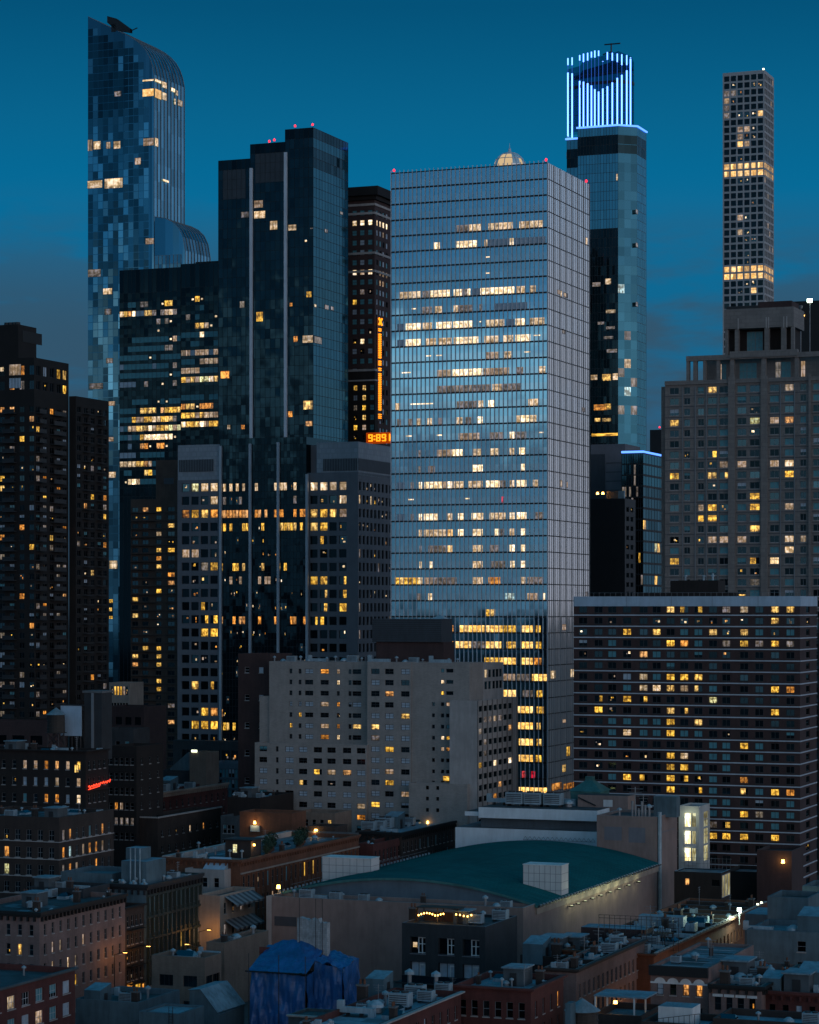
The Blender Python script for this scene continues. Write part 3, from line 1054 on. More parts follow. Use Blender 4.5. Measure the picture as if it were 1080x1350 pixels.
# --- domed building far behind the big glass tower
b = B('domed_building', 'building with a glowing glass dome behind the big glass tower', 'building', 690, 900)
k = 900 / F
cx_, cy_ = b.lx(672, 4), 4.0
zc_ = b.z(217, cx_, cy_)
body(b, cx_ - 9, cx_ + 9, cy_ - 9, cy_ + 9, 0, zc_ - 2.5, 'concrete_grey')
mb, rb = MB(), MB()
r = 21.5 * k
n, m = 24, 8
for j in range(m):
    t0, t1 = (pi / 2) * j / m, (pi / 2) * (j + 1) / m
    for i in range(n):
        a0, a1 = 2 * pi * i / n, 2 * pi * (i + 1) / n

        def S(a, t_, q=r):
            return (cx_ + q * cos(a) * cos(t_), cy_ + q * sin(a) * cos(t_), zc_ - 1.5 + q * sin(t_))
        pts = [S(a0, t0), S(a1, t0), S(a1, t1), S(a0, t1)]
        if j == m - 1:
            pts = pts[:3]
        mb.poly(pts, 'dome_light' if (16 <= i <= 19 and j < 5) or (i in (13, 14, 22) and j < 3) else 'glass_frit', None, rs())
        if i % 3 == 0:
            rb.tube(S(a0, t0, r * 1.01), S(a0, t1, r * 1.01), .16, 'metal_fin', 5)
for j in (0, 3, 6):
    t0 = (pi / 2) * j / m
    for i in range(n):
        rb.tube(S(2 * pi * i / n, t0, r * 1.01), S(2 * pi * (i + 1) / n, t0, r * 1.01), .14, 'metal_fin', 5)
b.part(mb, 'dome')
b.part(rb, 'dome_rib')
mb = MB()
mb.cyl(cx_, cy_, zc_ - 1.5 + r, zc_ + r, .7, .4, 'metal_fin', 8)
mb.cyl(cx_, cy_, zc_ + r, zc_ + r + 2, .15, .05, 'metal_fin', 6)
b.part(mb, 'finial')
mb = MB()
mb.cyl(cx_, cy_, zc_ - 2.6, zc_ - 1.3, r * 1.05, r * 1.05, 'concrete_grey', 24)
b.part(mb, 'drum')

# --- dark glass tower in three steps with two white light fins
b = B('stepped_glass_tower', 'dark glass tower rising in three steps with thin white vertical fins', 'tower', 413, 950)
L = b.ly(459)
x1, x2, x3 = b.lx(376), b.lx(330), b.lx(288)
H1, H2, H3 = b.z(168), b.z(187, x1), b.z(209, x2)
for xa, xb, H, nm in ((x1, 0, H1, 'tall_step'), (x2, x1, H2, 'middle_step'), (x3, x2, H3, 'low_step')):
    mb = MB()
    mb.box(xa, xb - .002, 0.05, L, 0, H, 'glass_black', 'roof_tar', False)
    b.part(mb, nm)
nf = {'n': 0}
for xa, xb, H, na in ((x1, 0, H1, 6), (x2, x1, H2, 7), (x3, x2, H3, 7)):
    zl = frange(20, H, 3.75)
    grey = (H - 18, H - 6)

    def gm(i, j, zl=zl, na=na, H=H):
        if H < H1 - 1 and H - 17 < zl[j] < H - 7 and 1 <= i <= na - 2 + (H == H2):
            return 'louvre'
        if zl[j] > H - 6:
            return 'glass_black'
        return 'glass_wave'
    curtain(b, 'F', 0.0, xa, xb, 20, H, na, zl, gm, name='front_curtain_wall', line='metal_black', lw=.10, lh=.12)
zl = frange(20, H1, 3.75)
curtain(b, 'R', 0.0, 0.05, L, 20, H1, 12, zl, lambda i, j: 'glass_black' if zl[j] > H1 - 6 or (zl[j] > H1 - 17 and i < 10 and zl[j] < H1 - 8) else 'glass_teal', name='side_curtain_wall', line='metal_black', lw=.06, lh=.16)
for xa, zt in ((x1 + .4, b.z(201, x1)), (x2 + .6, b.z(222, x2))):
    mb = MB()
    mb.box(xa - .55, xa + .55, -.9, -.01, 0, zt, 'metal_fin')
    b.part(mb, 'fin')
for q in ((335, 347, 264, 274, 'T'), (335, 350, 278, 288, 'w'), (318, 329, 279, 287, 't'), (356, 366, 291, 303, 'w'), (380, 391, 296, 304, 'w'), (404, 411, 384, 392, 'y'), (316, 323, 397, 406, 't'), (338, 347, 411, 424, 'y'),
          (387, 393, 443, 451, 'o'), (399, 413, 442, 452, 'w'), (380, 386, 542, 550, 'o'), (400, 413, 528, 540, 'y'), (403, 412, 555, 562, 'o'), (318, 323, 560, 566, 'o'), (300, 304, 560, 566, 'w'), (402, 405, 316, 319, 'W'), (382, 386, 399, 404, 'o'),
          (291, 303, 489, 499, 'o'), (409, 413, 300, 302, 't')):
    pane_at(b, 'F', 0.0, *q, off=.10, split=2)
for q in ((414, 417, 401, 405, 'W'), (428, 432, 302, 307, 't'), (414, 424, 444, 453, 't'), (428, 433, 402, 408, 't'), (436, 440, 404, 409, 't'), (448, 452, 279, 283, 't')):
    pane_at(b, 'R', 0.0, *q, off=.10, split=1)
b.finish()
for x, y, H in ((-.6, .8, H1), (x1 + .8 + 3, .8, H1), (x1 - 5, 1, H2), (x1 - 8, 3, H2)):
    beacon(b, x, y, H)

# --- dark brick tower with the light column and number sign
b = B('brick_clock_tower', 'dark red brick tower with a jutting roof and an amber light column', 'tower', 494, 1000)
k = 1000 / F
L = b.ly(517)
W = -b.lx(455)
H = b.z(262)
Hc = b.z(246)
st = 13.05 * k
rows = levels(b.z(276), st, st * .55, b.z(600))
cols = [(b.lx(c - 3), b.lx(c + 3)) for c in (467.5, 477.5, 488)]
rows_f = ['bbb', 'WWW', 'bbb', 'bgb', 'bgb', 'bgb', 'WTW', 'bbb', 'btn', 'ybb', 'gbb', 'bgb', 'bbn', 'nWb', 'gng', 'bbb', 'gnn', 'bgb', 'ngn', 'bb.', 'yyb', 'g0b'.replace('0', 'y'), 'tyb', 'nyb', 'ytb', 'bbb']
wf = map_code(rows_f, rnd_code({'b': 3, '.': 2, 'n': 1, 'g': 1}, 4))
wr = rnd_code({'b': 5, 'g': 4, '.': 4, 'T': .4}, 9)
body(b, -W, 0, 0, L, 0, H, 'brick_maroon', fr=dict(cols=cols, rows=rows, code=wf, st=(1, 2, .12, 'frame_dark')),
     ri=dict(cols=[(b.ly(a), b.ly(c)) for a, c in ((496.5, 498.5), (500.5, 503), (504.5, 507), (509, 511.5))], rows=rows, code=lambda i, j: 'W' if j == 1 else ('T' if j == 6 and i > 0 else wr(i, j)), st=(1, 1, .12, None)), par=.3)
mb = MB()
mb.box(-W - 1, 2.2, -2.2, L + 1, Hc - 3.5, Hc, 'brick_black')
mb.box(-W, 1.0, -1.0, L, H - .3, Hc - 3.5, 'brick_black')
b.part(mb, 'jutting_roof')
mb = MB()
for py in (269, 280.5, 333, 357):
    z = b.z(py)
    mb.box(-W, .25, -.25, L, z - .45, z + .45, 'stone_pale')
b.part(mb, 'string_course')
# shoulder block at the foot with its own cornice
mb = MB()
xa, xb = b.lx(464, -3), b.lx(494.5, -3)
z1 = b.z(489, xb, -3)
recs, nc, nr = facade(mb, 'F', -3.0, xa - 6, xb, 0, z1, [(b.lx(c - 2.6, -3), b.lx(c + 2.6, -3)) for c in (468.5, 480, 490.5)], levels(b.z(508), st, st * .55, b.z(600)), 'brick_dark', .25)
cd = map_code(['yyb', 'gyb', 'tyb', 'nyb', 'yTb', 'n.b'], wf)
for i, j, p in recs:
    b.window(p, cd(i, nr - 1 - j), (2, 2, .12, 'frame_dark'))
mb.poly([(xb, -3, 0), (xb, 0, 0), (xb, 0, z1), (xb, -3, z1)], 'brick_dark')
mb.box(xa - 6.3, xb + .3, -3.4, 0, z1, z1 + .9, 'stone_pale')
mb.box(xa - 6.3, xb + .3, -3.3, 0, b.z(503), b.z(501), 'stone_pale')
b.part(mb, 'shoulder')
b.vis = 590
b.finish()
t = empty('light_column', b.w(.6, b.ly(500.5, .6), b.z(540)), 'tall amber bar of lights with a cross on top up the brick tower', 'light sign')
mb = MB()
zb, zt = 0.0, b.z(428) - b.z(540)
gapz = lambda py: b.z(py) - b.z(540)
z = zb
while z < zt - 1:
    py = 540 - (z / k)
    if not (482 < py < 485 or 472 < py < 475 or 490 < py < 491.5 or 437 < py < 439):
        mb.box(-.2, .5, -.85, .85, z, z + .40, 'led_amber')
    z += .72
mb.build('light_bar', t)
mb = MB()
for s in (-1, 1):
    mb.tube((.4, -1.5 * s, zt + 0.3), (.4, 1.5 * s, zt + 2.8), .42, 'led_amber', 6)
mb.build('cross_light', t)
mb = MB()
mb.box(-.55, -.22, -2.0, 2.0, -14 * k, zt + 4, 'metal_dark')
for i in range(3):
    mb.box(-.2, .5, -1.0, 1.0, -(6 + 2.4 * i) * k, -(5 + 2.4 * i) * k, 'led_amber')
mb.build('back_plate', t)
# number sign
D_ = 905
t = empty('number_sign', at(500, D_, HC + (HY - 577) * D_ / F), 'amber glowing number sign reading 9:89 above the grey office wing', 'sign')
kk = D_ / F
mb = MB()
mb.box(-19 * kk, 22 * kk, .3, 1.2, -7.5 * kk, 7.0 * kk, 'led_amber_dim')
mb.build('sign_board', t)
SEG = {'9': 'abcdfg', '8': 'abcdefg', ':': ':', 'K': 'K'}


def digit(mb, ch, x, w_, h, th, m):
    if ch == ':':
        for zc in (-h * .22, h * .22):
            mb.box(x - th * .6, x + th * .6, -.1, .3, zc - th * .6, zc + th * .6, m)
        return
    if ch == 'K':
        mb.box(x - w_ / 2, x - w_ / 2 + th, -.1, .3, -h / 2, h / 2, m)
        mb.tube((x - w_ / 2 + th, .1, 0), (x + w_ / 2, .1, h / 2), th / 2, m)
        mb.tube((x - w_ / 2 + th, .1, 0), (x + w_ / 2, .1, -h / 2), th / 2, m)
        return
    for s_ in SEG[ch]:
        if s_ in 'agd':
            zc = {'a': h / 2 - th / 2, 'g': 0, 'd': -h / 2 + th / 2}[s_]
            mb.box(x - w_ / 2 + th * .3, x + w_ / 2 - th * .3, -.12, .3, zc - th / 2, zc + th / 2, m)
        else:
            xc_ = x + (w_ / 2 - th / 2) * (1 if s_ in 'bc' else -1)
            z0, z1_ = (0, h / 2) if s_ in 'bf' else (-h / 2, 0)
            mb.box(xc_ - th / 2, xc_ + th / 2, -.1, .3, z0 + th * .3, z1_ - th * .3, m)


for ch, px in (('9', -12.5), (':', -7), ('8', -1.5), ('9', 6.5), ('K', 17)):
    mb = MB()
    digit(mb, ch, px * kk, 6.0 * kk, 9.5 * kk, 1.5 * kk, 'led_amber')
    mb.build('numeral', t)

# --- green-black office block with ribbon windows
b = B('ribbon_office_block', 'dark green glass office block with ribbon windows lit in yellow rows', 'office building', 300, 1000)
xm, xl = b.lx(238), b.lx(157)
Hl, Hr = b.z(352, xm), b.z(345)
mb = MB()
mb.box(xl, xm, .6, 40, 0, Hl, 'brick_black', 'roof_tar', False)
mb.box(xm, 0, .05, 40, 0, Hr, 'brick_black', 'roof_tar', False)
mb.box(b.lx(252), b.lx(282), 4, 20, Hr, b.z(341), 'metal_black')
b.part(mb, 'office_shaft')
k = 1000 / F
FS = 11.85 * k
LEFT = ['...............', '..bb.tt...nyy..', 'wyoWggyyt.tTWt.', '.........t.tn..', '.v...vv..n.....', '...bbbbbbbbbnTb'[:15], '..bbbbbbbbbtt..', 'bbbbbbbnb.bbbbb', 'gbbbbbbbgbbb.t.', 'bbbbbbbbbbbbnbb',
        'gggg..t...n..t.', '...............', '...bbbb..nbnbbb', 'bbbb.yyyy.oyyyy', 'bbbyTTyywwyYyt.', 'gbTTyyyWTyyylTl', 'bbgbbyWWWWWWWn.', '..g..oon.oon...', 'gggg.bbbbbb....', 'wwwwyyoTbbbbbb.', '.bb...yyb.bb...', '.nWWwbbbbbbb...', '...............', '...............']
RIGHT = ['..........', '..nyn.....', '....b.....', '.t.b...nT.', '...yyTn.r.', 'bbbbWbbbbb', '..bb...bbb', 'TTgTTTgTTT', 'bbb.TTwTyT', 'TTTTbbbbbb', 'yTyTllWyyy', '..........', 'bbbbb.bbbb', 'oyynooo.oy', 'yyyTywTToW', 'WyyyWTyyWW', '..........']
for nm, xa, xb, H, na, y, rowsx, z0 in (('left', xl, xm, Hl, 15, .55, LEFT, b.z(391, xl, 0)), ('right', xm + .3, 0, Hr, 10, 0, RIGHT, b.z(388, 0, 0))):
    zt0 = H - 9.5
    zs = [zt0 - FS * j for j in range(0, 24)]
    pw = (xb - xa) / na
    for j, zt in enumerate(zs[:len(rowsx)]):
        mb = MB()
        for i in range(na):
            c = rowsx[j][i] if i < len(rowsx[j]) else '.'
            h0, h1 = zt - FS * .62, zt
            if c == 'v':
                c = '.'
            p = [(xa + pw * i + .06, y - .02, h0), (xa + pw * (i + 1) - .06, y - .02, h0), (xa + pw * (i + 1) - .06, y - .02, h1), (xa + pw * i + .06, y - .02, h1)]
            if c == 'n':
                mb.poly(p, 'glass_black', [(0, 0), (1, 0), (1, 1), (0, 1)], rs())
                q = [(xa + pw * (i + .3), y - .04, h0 + .6), (xa + pw * (i + .75), y - .04, h0 + .6), (xa + pw * (i + .75), y - .04, h0 + 1.3), (xa + pw * (i + .3), y - .04, h0 + 1.3)]
                mb.poly(q, 'lit_white', [(0, 0), (1, 0), (1, 1), (0, 1)], rs())
            else:
                mb.poly(p, CODE[c] if c != '.' else 'glass_black', [(0, 0), (1, 0), (1, 1), (0, 1)], rs())
        b.part(mb, 'window_band')
    curtain(b, 'F', y, xa, xb, 10, H, na, [10] + [z for z in reversed(zs) if z > 12] + [H], 'glass_black', name='spandrel', line='frame_dark', lw=.10, lh=.12, depth=.09)

# ------------------------------------------------------------------ the big glass tower in the middle
b = B('glass_office_tower', 'big pale blue glass office tower with rows of lit offices', 'office tower', 722, 692)
W, L = -b.lx(516), b.ly(777)
H = b.z(214)
k = 692 / F
FH = 21.4 * k
core = MB()
core.box(-W + .3, -.3, .3, L - .3, 0, H - 1.5, 'metal_dark', 'roof_tar', False)
b.part(core, 'core')
Z7 = lambda zx: (zx - 30) / (820.0 - 30)
SEG_ = {3: [(365, 490, 't'), (430, 490, 'w'), (525, 648, 'w'), (680, 795, 'w')],
        4: [(365, 470, 'W'), (250, 280, 'W'), (505, 520, 'w'), (632, 652, 'W'), (520, 630, 'g'), (655, 810, 'g')], 5: [(510, 535, 'n')], 6: [(510, 535, 'n')],
        7: [(70, 180, 'w'), (190, 232, 't'), (232, 330, 'W'), (350, 390, 'W'), (390, 420, 't'), (420, 434, 'W'), (440, 485, 'g'), (485, 655, 'W'), (665, 710, 'w'), (735, 762, 'w')],
        8: [(135, 160, 'n'), (190, 240, 't'), (255, 290, 'w'), (350, 370, 'w'), (370, 445, 't'), (480, 495, 't'), (560, 720, 'g')],
        9: [(60, 95, 'g'), (105, 185, 'W'), (192, 240, 'w'), (262, 340, 'W'), (347, 445, 'W'), (480, 492, 'n'), (515, 605, 'w'), (615, 655, 'g'), (660, 710, 'W'), (732, 805, 'w')],
        10: [(60, 100, 'g'), (105, 185, 'W'), (210, 260, 'w'), (275, 340, 'w'), (350, 365, 'w'), (365, 475, 'W'), (505, 575, 'w'), (600, 650, 'w'), (660, 735, 'W'), (750, 785, 'n')],
        11: [(210, 235, 'n'), (262, 290, 'n'), (515, 575, 'T'), (605, 640, 'w'), (705, 735, 'n')],
        12: [(85, 130, 'n'), (265, 340, 'T'), (345, 495, 'W'), (500, 630, 'T'), (665, 700, 't'), (780, 810, 'w')],
        13: [(265, 540, 't'), (545, 590, 'w'), (590, 690, 't')],
        14: [(50, 75, 'w'), (130, 245, 'n'), (365, 470, 't'), (475, 500, 'w'), (525, 555, 'W'), (725, 775, 'w')],
        15: [(60, 80, 't'), (115, 140, 't'), (160, 185, 'w'), (215, 240, 'w'), (270, 290, 't'), (365, 395, 'w'), (410, 440, 't'), (473, 497, 'W'), (665, 685, 'w'), (685, 750, 'W'), (750, 765, 'w')],
        16: [(105, 135, 'n'), (265, 290, 'n'), (375, 480, 'T'), (530, 600, 't'), (632, 655, 'W'), (655, 715, 't'), (780, 800, 'n')],
        17: [(170, 185, 't'), (265, 345, 'T'), (345, 395, 'W'), (450, 490, 'w'), (535, 580, 'w'), (632, 655, 'w'), (680, 712, 'W')],
        18: [(170, 185, 't'), (220, 255, 't'), (447, 497, 'W'), (685, 710, 'W')],
        19: [(60, 100, 'g'), (130, 145, 't'), (172, 188, 'W'), (200, 290, 'W'), (295, 318, 'T'), (320, 343, 'W'), (350, 400, 'w'), (425, 497, 'w'), (510, 582, 'W'), (585, 612, 't'), (632, 655, 'w'), (668, 715, 'W'), (748, 775, 'w')],
        20: [(118, 146, 'n'), (410, 430, 'n'), (592, 603, 'r')],
        21: [(60, 100, 'g'), (130, 145, 't'), (172, 188, 'W'), (198, 270, 'W'), (320, 343, 'w'), (372, 400, 'W'), (440, 500, 'W'), (530, 612, 'w'), (632, 657, 'W'), (668, 715, 'W'), (760, 800, 't')],
        22: [(172, 188, 'w'), (198, 310, 'w'), (320, 345, 'G'), (372, 400, 'W'), (445, 497, 'W'), (557, 580, 'W'), (585, 605, 't'), (632, 655, 'w'), (685, 712, 'W')],
        23: [(175, 187, 't'), (220, 310, 't'), (320, 343, 'G'), (445, 497, 'w'), (530, 580, 't'), (632, 657, 'W'), (685, 712, 'W')],
        24: [(175, 187, 'W'), (225, 242, 'W'), (448, 497, 'w'), (540, 610, 't'), (635, 657, 'W'), (685, 712, 'W')],
        25: [(48, 170, 'y'), (170, 190, 'W'), (200, 245, 'T'), (250, 365, 't'), (445, 497, 'w'), (525, 585, 'o'), (690, 712, 'w'), (720, 800, 't')],
        26: [(165, 185, 't'), (220, 240, 'W'), (610, 655, 'c'), (720, 770, 'T'), (795, 808, 'W')]}
PX = lambda p: (p - 516) / 206.0
LOW = {27: [(642, 654, 'y')], 28: [(590, 599, 'o'), (607, 640, 'Y'), (642, 661, 'Y'), (661, 681, 'y'), (689, 703, 'Y'), (707, 713, 'y')],
       29: [(596, 599, 'o'), (601, 622, 'Y'), (622, 640, 't'), (642, 662, 'Y'), (669, 681, 'y'), (689, 703, 'Y'), (707, 714, 'y')], 30: [(640, 662, 'y'), (662, 681, 'Y'), (689, 703, 'Y'), (705, 714, 'o')],
       31: [(664, 680, 'T'), (682, 700, 't'), (702, 722, 'Y')], 32: [(663, 682, 'Y'), (690, 703, 't'), (708, 716, 'y')], 33: [(683, 703, 'Y'), (708, 717, 'y')], 34: [(684, 703, 'Y'), (708, 713, 'y')], 35: [(685, 703, 'Y'), (708, 714, 'y')],
       36: [(685, 703, 'Y'), (707, 714, 'y')], 37: [(689, 694, 'r'), (701, 706, 'r')], 38: [(685, 722, 'Y')]}
NP = 36
pw = W / NP
sp = MB()
nfl = int(H / FH)
rnd_seed = [rs() for _ in range(NP)]
for j in range(nfl):
    zt, zb = H - FH * j, H - FH * (j + 1)
    if zb < 1:
        break
    vz = zb + FH * .46                       # head of the vision glass
    segs = [(Z7(a), Z7(c), q) for a, c, q in SEG_.get(j, [])] + [(PX(a), PX(c), q) for a, c, q in LOW.get(j, [])]
    solid = j < 3
    for i in range(NP):
        x0, x1 = -W + pw * i, -W + pw * (i + 1)
        sp.poly([(x0, 0, zb + FH if solid and False else vz), (x1, 0, vz), (x1, 0, zt - .22), (x0, 0, zt - .22)], 'glass_blue', [(0, 0), (1, 0), (1, 1), (0, 1)], rs())
    bk = sorted(set([i / NP for i in range(NP + 1)] + [min(1, max(0, v)) for s in segs for v in s[:2]]))
    mb = MB()
    for f0, f1 in zip(bk[:-1], bk[1:]):
        if f1 - f0 < 1e-4:
            continue
        fm_ = (f0 + f1) / 2
        code = None
        for si, (a, c, q) in enumerate(segs):
            if a <= fm_ <= c:
                code, sg = q, (a, c)
        x0, x1 = -W + W * f0, -W + W * f1
        p = [(x0, .0, zb + .22), (x1, .0, zb + .22), (x1, .0, vz), (x0, .0, vz)]
        if code is None or code == 'n':
            mb.poly(p, 'glass_vision', [(0, 0), (1, 0), (1, 1), (0, 1)], rs())
            if code == 'n':
                mb.poly([(x0, -.02, vz - .55), (x1, -.02, vz - .55), (x1, -.02, vz - .25), (x0, -.02, vz - .25)], 'lit_white', None, rs())
        else:
            u0, u1 = (fm_ - sg[0]) / (sg[1] - sg[0]), 0
            n_ = (f0 * NP) % 1.0, 0
            mb.poly(p, CODE[code], [(f0 * NP, 0), (f1 * NP, 0), (f1 * NP, 1), (f0 * NP, 1)], (R.random() * .7, R.random(), R.random()))
    b.part(mb, 'window_band')
b.part(sp, 'spandrel_glass')
mb = MB()
for j in range(nfl):
    z = H - FH * j
    mb.box(-W, 0.02, -.30, .05, z - .22, z + (.02 if j else .0), 'metal_dark')
b.part(mb, 'floor_joint')
mb = MB()
for i in range(NP + 1):
    x = -W + pw * i
    if i % 2 == 0 or True:
        mb.box(x - .075, x + .075, -.34, -.055, 8, H + .6, 'metal_fin')
b.part(mb, 'fin')
# side wall: pale fritted glass, three strips to each fin
NR = 21
pr_ = L / NR
mb, jn, fn = MB(), MB(), MB()
for j in range(nfl):
    zt, zb = H - FH * j, H - FH * (j + 1)
    for i in range(NR):
        mb.poly([(0.0, pr_ * i, zb), (0.0, pr_ * (i + 1), zb), (0.0, pr_ * (i + 1), zt), (0.0, pr_ * i, zt)], 'glass_frit', None, rs())
    jn.box(0.0, .06, 0.02, L, zb - .13, zb + .13, 'metal_dark')
for i in range(NR + 1):
    big = i % 3 == 0
    wd = .13 if big else .06
    fn.box(0.0, .20 if big else .09, pr_ * i - wd, pr_ * i + wd, 8, H, 'frame_grey' if big else 'frame_dark')
b.part(mb, 'side_glass')
b.part(jn, 'side_joint')
b.part(fn, 'side_mullion')
mb = MB()
mb.box(-W, 0, L, L + .3, 0, H, 'metal_dark')
mb.box(-W - .02, -W + .28, .3, L, 0, H, 'metal_dark')
b.part(mb, 'rear_wall')
for q in ((772, 774.5, 313, 323, 'w'), (735, 738, 382, 388, 'T'), (738.5, 741, 383, 391, 'w'), (743, 748, 386, 392, 'T'), (738, 741.5, 633, 642, 'T'), (746.5, 748.5, 635, 643, 'T'), (741, 747, 823, 831, 'T'), (726, 732, 884, 895, 'w'), (752, 757, 882, 893, 'w'),
          (746.5, 752, 984, 997, 'y'), (741, 746, 1008, 1018, 'y'), (727, 740, 1032, 1042, 'o'), (743, 757, 1032, 1040, 'o'), (742, 747, 948, 953, 'T'), (772, 775, 780, 786, 't'), (768, 771, 537, 543, 't'), (741, 745, 434, 440, 't')):
    pane_at(b, 'R', 0.0, *q, off=.03)
b.finish()
for x, y in ((-.6, .6), (-W + .6, .6), (-.6, L - 1)):
    beacon(b, x, y, H - .4, .38)

# ------------------------------------------------------------------ grey office with dark glass bays (in front of the stepped tower)
b = B('grey_office_building', 'grey concrete office with square windows and a dark glass middle bay', 'office building', 472, 800)
k = 800 / F
L = b.ly(520)
x290, x405, x235 = b.lx(291), b.lx(405), b.lx(234)
Hr, Hl = b.z(622), b.z(632, x290)
FS = 17.85 * k
RW = ['wwTT', '.nnw', 'yyyT', 'yy.n', '.p.n', '.n..', '...n', 'yy.p', '.p.p', '.p.y', 'pp..', '...n', '.n..', '.n..']
LW = ['nlww', '..nw', 'oyyo', '.n..', '.n.n', 'TT.n', '.nty', '.nn.', '.n..', '..pn', 'nnpp', '..yy', '.n.n', '.nnn', '....', '.y.p', '....', '.nyo', '.yyy', '.n.n', '..n.']
kd = lambda i, j: '.'
kb = lambda rows_: [r_.replace('.', 'k') for r_ in rows_]
rf = rnd_code({'k': 20, 'n': 2, 't': 1}, 12)


def rside(i, j):
    if j == 0:
        return 'n' if i < 5 else 'k'
    if j == 1:
        return 'w' if i in (0, 3) else 'n' if i < 7 else 'k'
    if j == 2:
        return 'n' if i in (6, 7) else 'k'
    if j == 3:
        return 'n' if i < 5 else 'k'
    return rf(i, j)


rows = levels(b.z(634.5), FS, 11.2 * k, 20)
body(b, x405, 0, 0, L, 0, Hr, 'concrete_grey', fr=dict(cols=[(b.lx(c - 4.9), b.lx(c + 4.9)) for c in (413.8, 426.7, 439, 452)], rows=rows, code=map_code(kb(RW), kd), st=(1, 1, .1, 'frame_dark'), depth=.4),
     ri=dict(cols=[(b.ly(472 + 5 * i + 1.5), b.ly(472 + 5 * i + 4.4)) for i in range(9)], rows=rows, code=rside, st=(1, 1, .1, None), depth=.4), name='right_wing')
rows = levels(b.z(636.5, x290), FS, 11.2 * k, 15)
body(b, x235, x290, 0, 24, 0, Hl, 'concrete_grey', fr=dict(cols=[(b.lx(c - 4.9), b.lx(c + 4.9)) for c in (244.6, 257, 269.5, 282)], rows=rows, code=map_code(kb(LW), kd), st=(1, 1, .1, 'frame_dark'), depth=.4), name='left_wing')
# penthouses
for xa, xb, yt, yl0, yl1, la, lb, ys, nm in ((x235, x290 - .1, 585.5, 605, 621, b.lx(236), b.lx(281), 24, 'left_penthouse'), (b.lx(417), 0, 582, 604, 620, b.lx(426), -.3, L, 'right_penthouse')):
    mb = MB()
    zt, z0 = b.z(yt, xb), (Hl if nm[0] == 'l' else Hr) - 1
    mb.box(xa, xb, .3, ys, z0, zt, 'panel_grey', 'roof_grey', False)
    mb.box(la, lb, .12, .35, b.z(yl1, xb), b.z(yl0, xb), 'louvre')
    for i in range(22):
        x = la + (lb - la) * i / 21
        mb.box(x - .06, x + .06, .02, .12, b.z(yl1, xb), b.z(yl0, xb), 'frame_grey')
    if nm[0] == 'r':
        mb.box(-.05, .12, .4, ys, b.z(yl1, xb), b.z(yl0, xb), 'louvre')
        mb.box(b.lx(405), xa, 3, ys, z0, zt - .6, 'concrete_grey', 'roof_grey', False)
    b.part(mb, nm)
# glass bay
z9 = b.z(578, b.lx(330))
bay = MB()
bay.box(x290, x405, -.6, 24, 0, z9, 'glass_black', 'roof_tar', False)
b.part(bay, 'glass_bay')
na = 27
pwb = (x405 - x290) / na
band = {0: ('w', .35), 1: ('t', .15), 2: ('o', .32), 3: ('y', .40), 6: ('y', .4), 7: ('T', .3), 9: ('n', .3), 10: ('o', .25), 14: ('n', .2), 17: ('o', .2), 18: ('y', .25)}
zt = b.z(637, b.lx(350))
for j in range(21):
    z1_ = zt - FS * j
    c, pr0 = band.get(j, ('n', .14))
    for i in range(na):
        q = c if R.random() < pr0 else None
        if j == 2 and i < 9:
            q = 'o'
        if q is None:
            if R.random() < .06:
                q = 'n'
            else:
                continue
        x0 = x290 + pwb * i
        pts = [(x0 + .06, -.64, z1_ - 10 * k), (x0 + pwb - .06, -.64, z1_ - 10 * k), (x0 + pwb - .06, -.64, z1_), (x0 + .06, -.64, z1_)]
        b.window(pts, q, (1, 1, .08, None))
curtain(b, 'F', -.61, x290 + .02, x405 - .02, 10, z9, na, frange(10, z9, FS / 2), 'glass_wave', name='bay_curtain_wall', line='metal_black', lw=.08, lh=.1, depth=.02)
for px, pt in ((291, 588), (330, 585), (367, 583), (405, 625)):
    mb = MB()
    x = b.lx(px, -1)
    mb.box(x - .38, x + .38, -1.5, -.62, 0, b.z(pt, x, -1), 'band_white')
    b.part(mb, 'pilaster')
b.vis = 985
b.finish()
# podium
mb = MB()
xa, xb = b.lx(228, -6), b.lx(332, -6)
zp = b.z(978, xb, -6)
recs, nc, nr = facade(mb, 'F', -6.0, xa, xb, 0, zp, [(b.lx(p0, -6), b.lx(p1, -6)) for p0, p1 in ((240, 250), (273, 290), (292, 303), (305, 316))], [(b.z(1004, xb, -6), b.z(990, xb, -6))], 'concrete_dark', .4)
for (i, j, p), c in zip(recs, '.nnn'):
    b.window(p, c, (2, 1, .1, 'frame_dark'))
mb.box(xa, xb, -5.99, -.7, zp - .5, zp, 'concrete_dark', 'roof_tar')
b.part(mb, 'podium')
b.finish()

# ------------------------------------------------------------------ slim brown tower left of it
b = B('brown_apartment_tower', 'slim brown apartment tower with scattered orange windows', 'apartment tower', 236, 850)
k = 850 / F
xs_, xl = b.lx(205.5), b.lx(171)
st = 10.82 * k
cf = rnd_code({'.': 8, 'n': 2.2, 't': 1.2, 'y': .9, 'o': 1.0, 'w': .5}, 21)
top = {0: 'o', }
AP = {0: '.oy.', 2: '...y', 3: 'n.w.', 5: '..yy', 6: '..o.', 7: 'n.y.', 8: '...o', 9: '.n.o', 10: '.nyn', 11: 'y...', 13: 'y.nn', 14: '..n.', 15: '.n..', 17: '.yy.', 18: 'y.y.', 19: 'o.y.', 21: '..y.', 22: '..y.', 24: '...t', 26: '...o', 30: '....'}
cc = lambda i, j: AP.get(j, '....')[i] if j in AP else ('n' if cf(i, j) in 'no' else '.')
rows = levels(b.z(668), st, st * .55, 12)
colx = [178, 191.5, 208, 225.5]
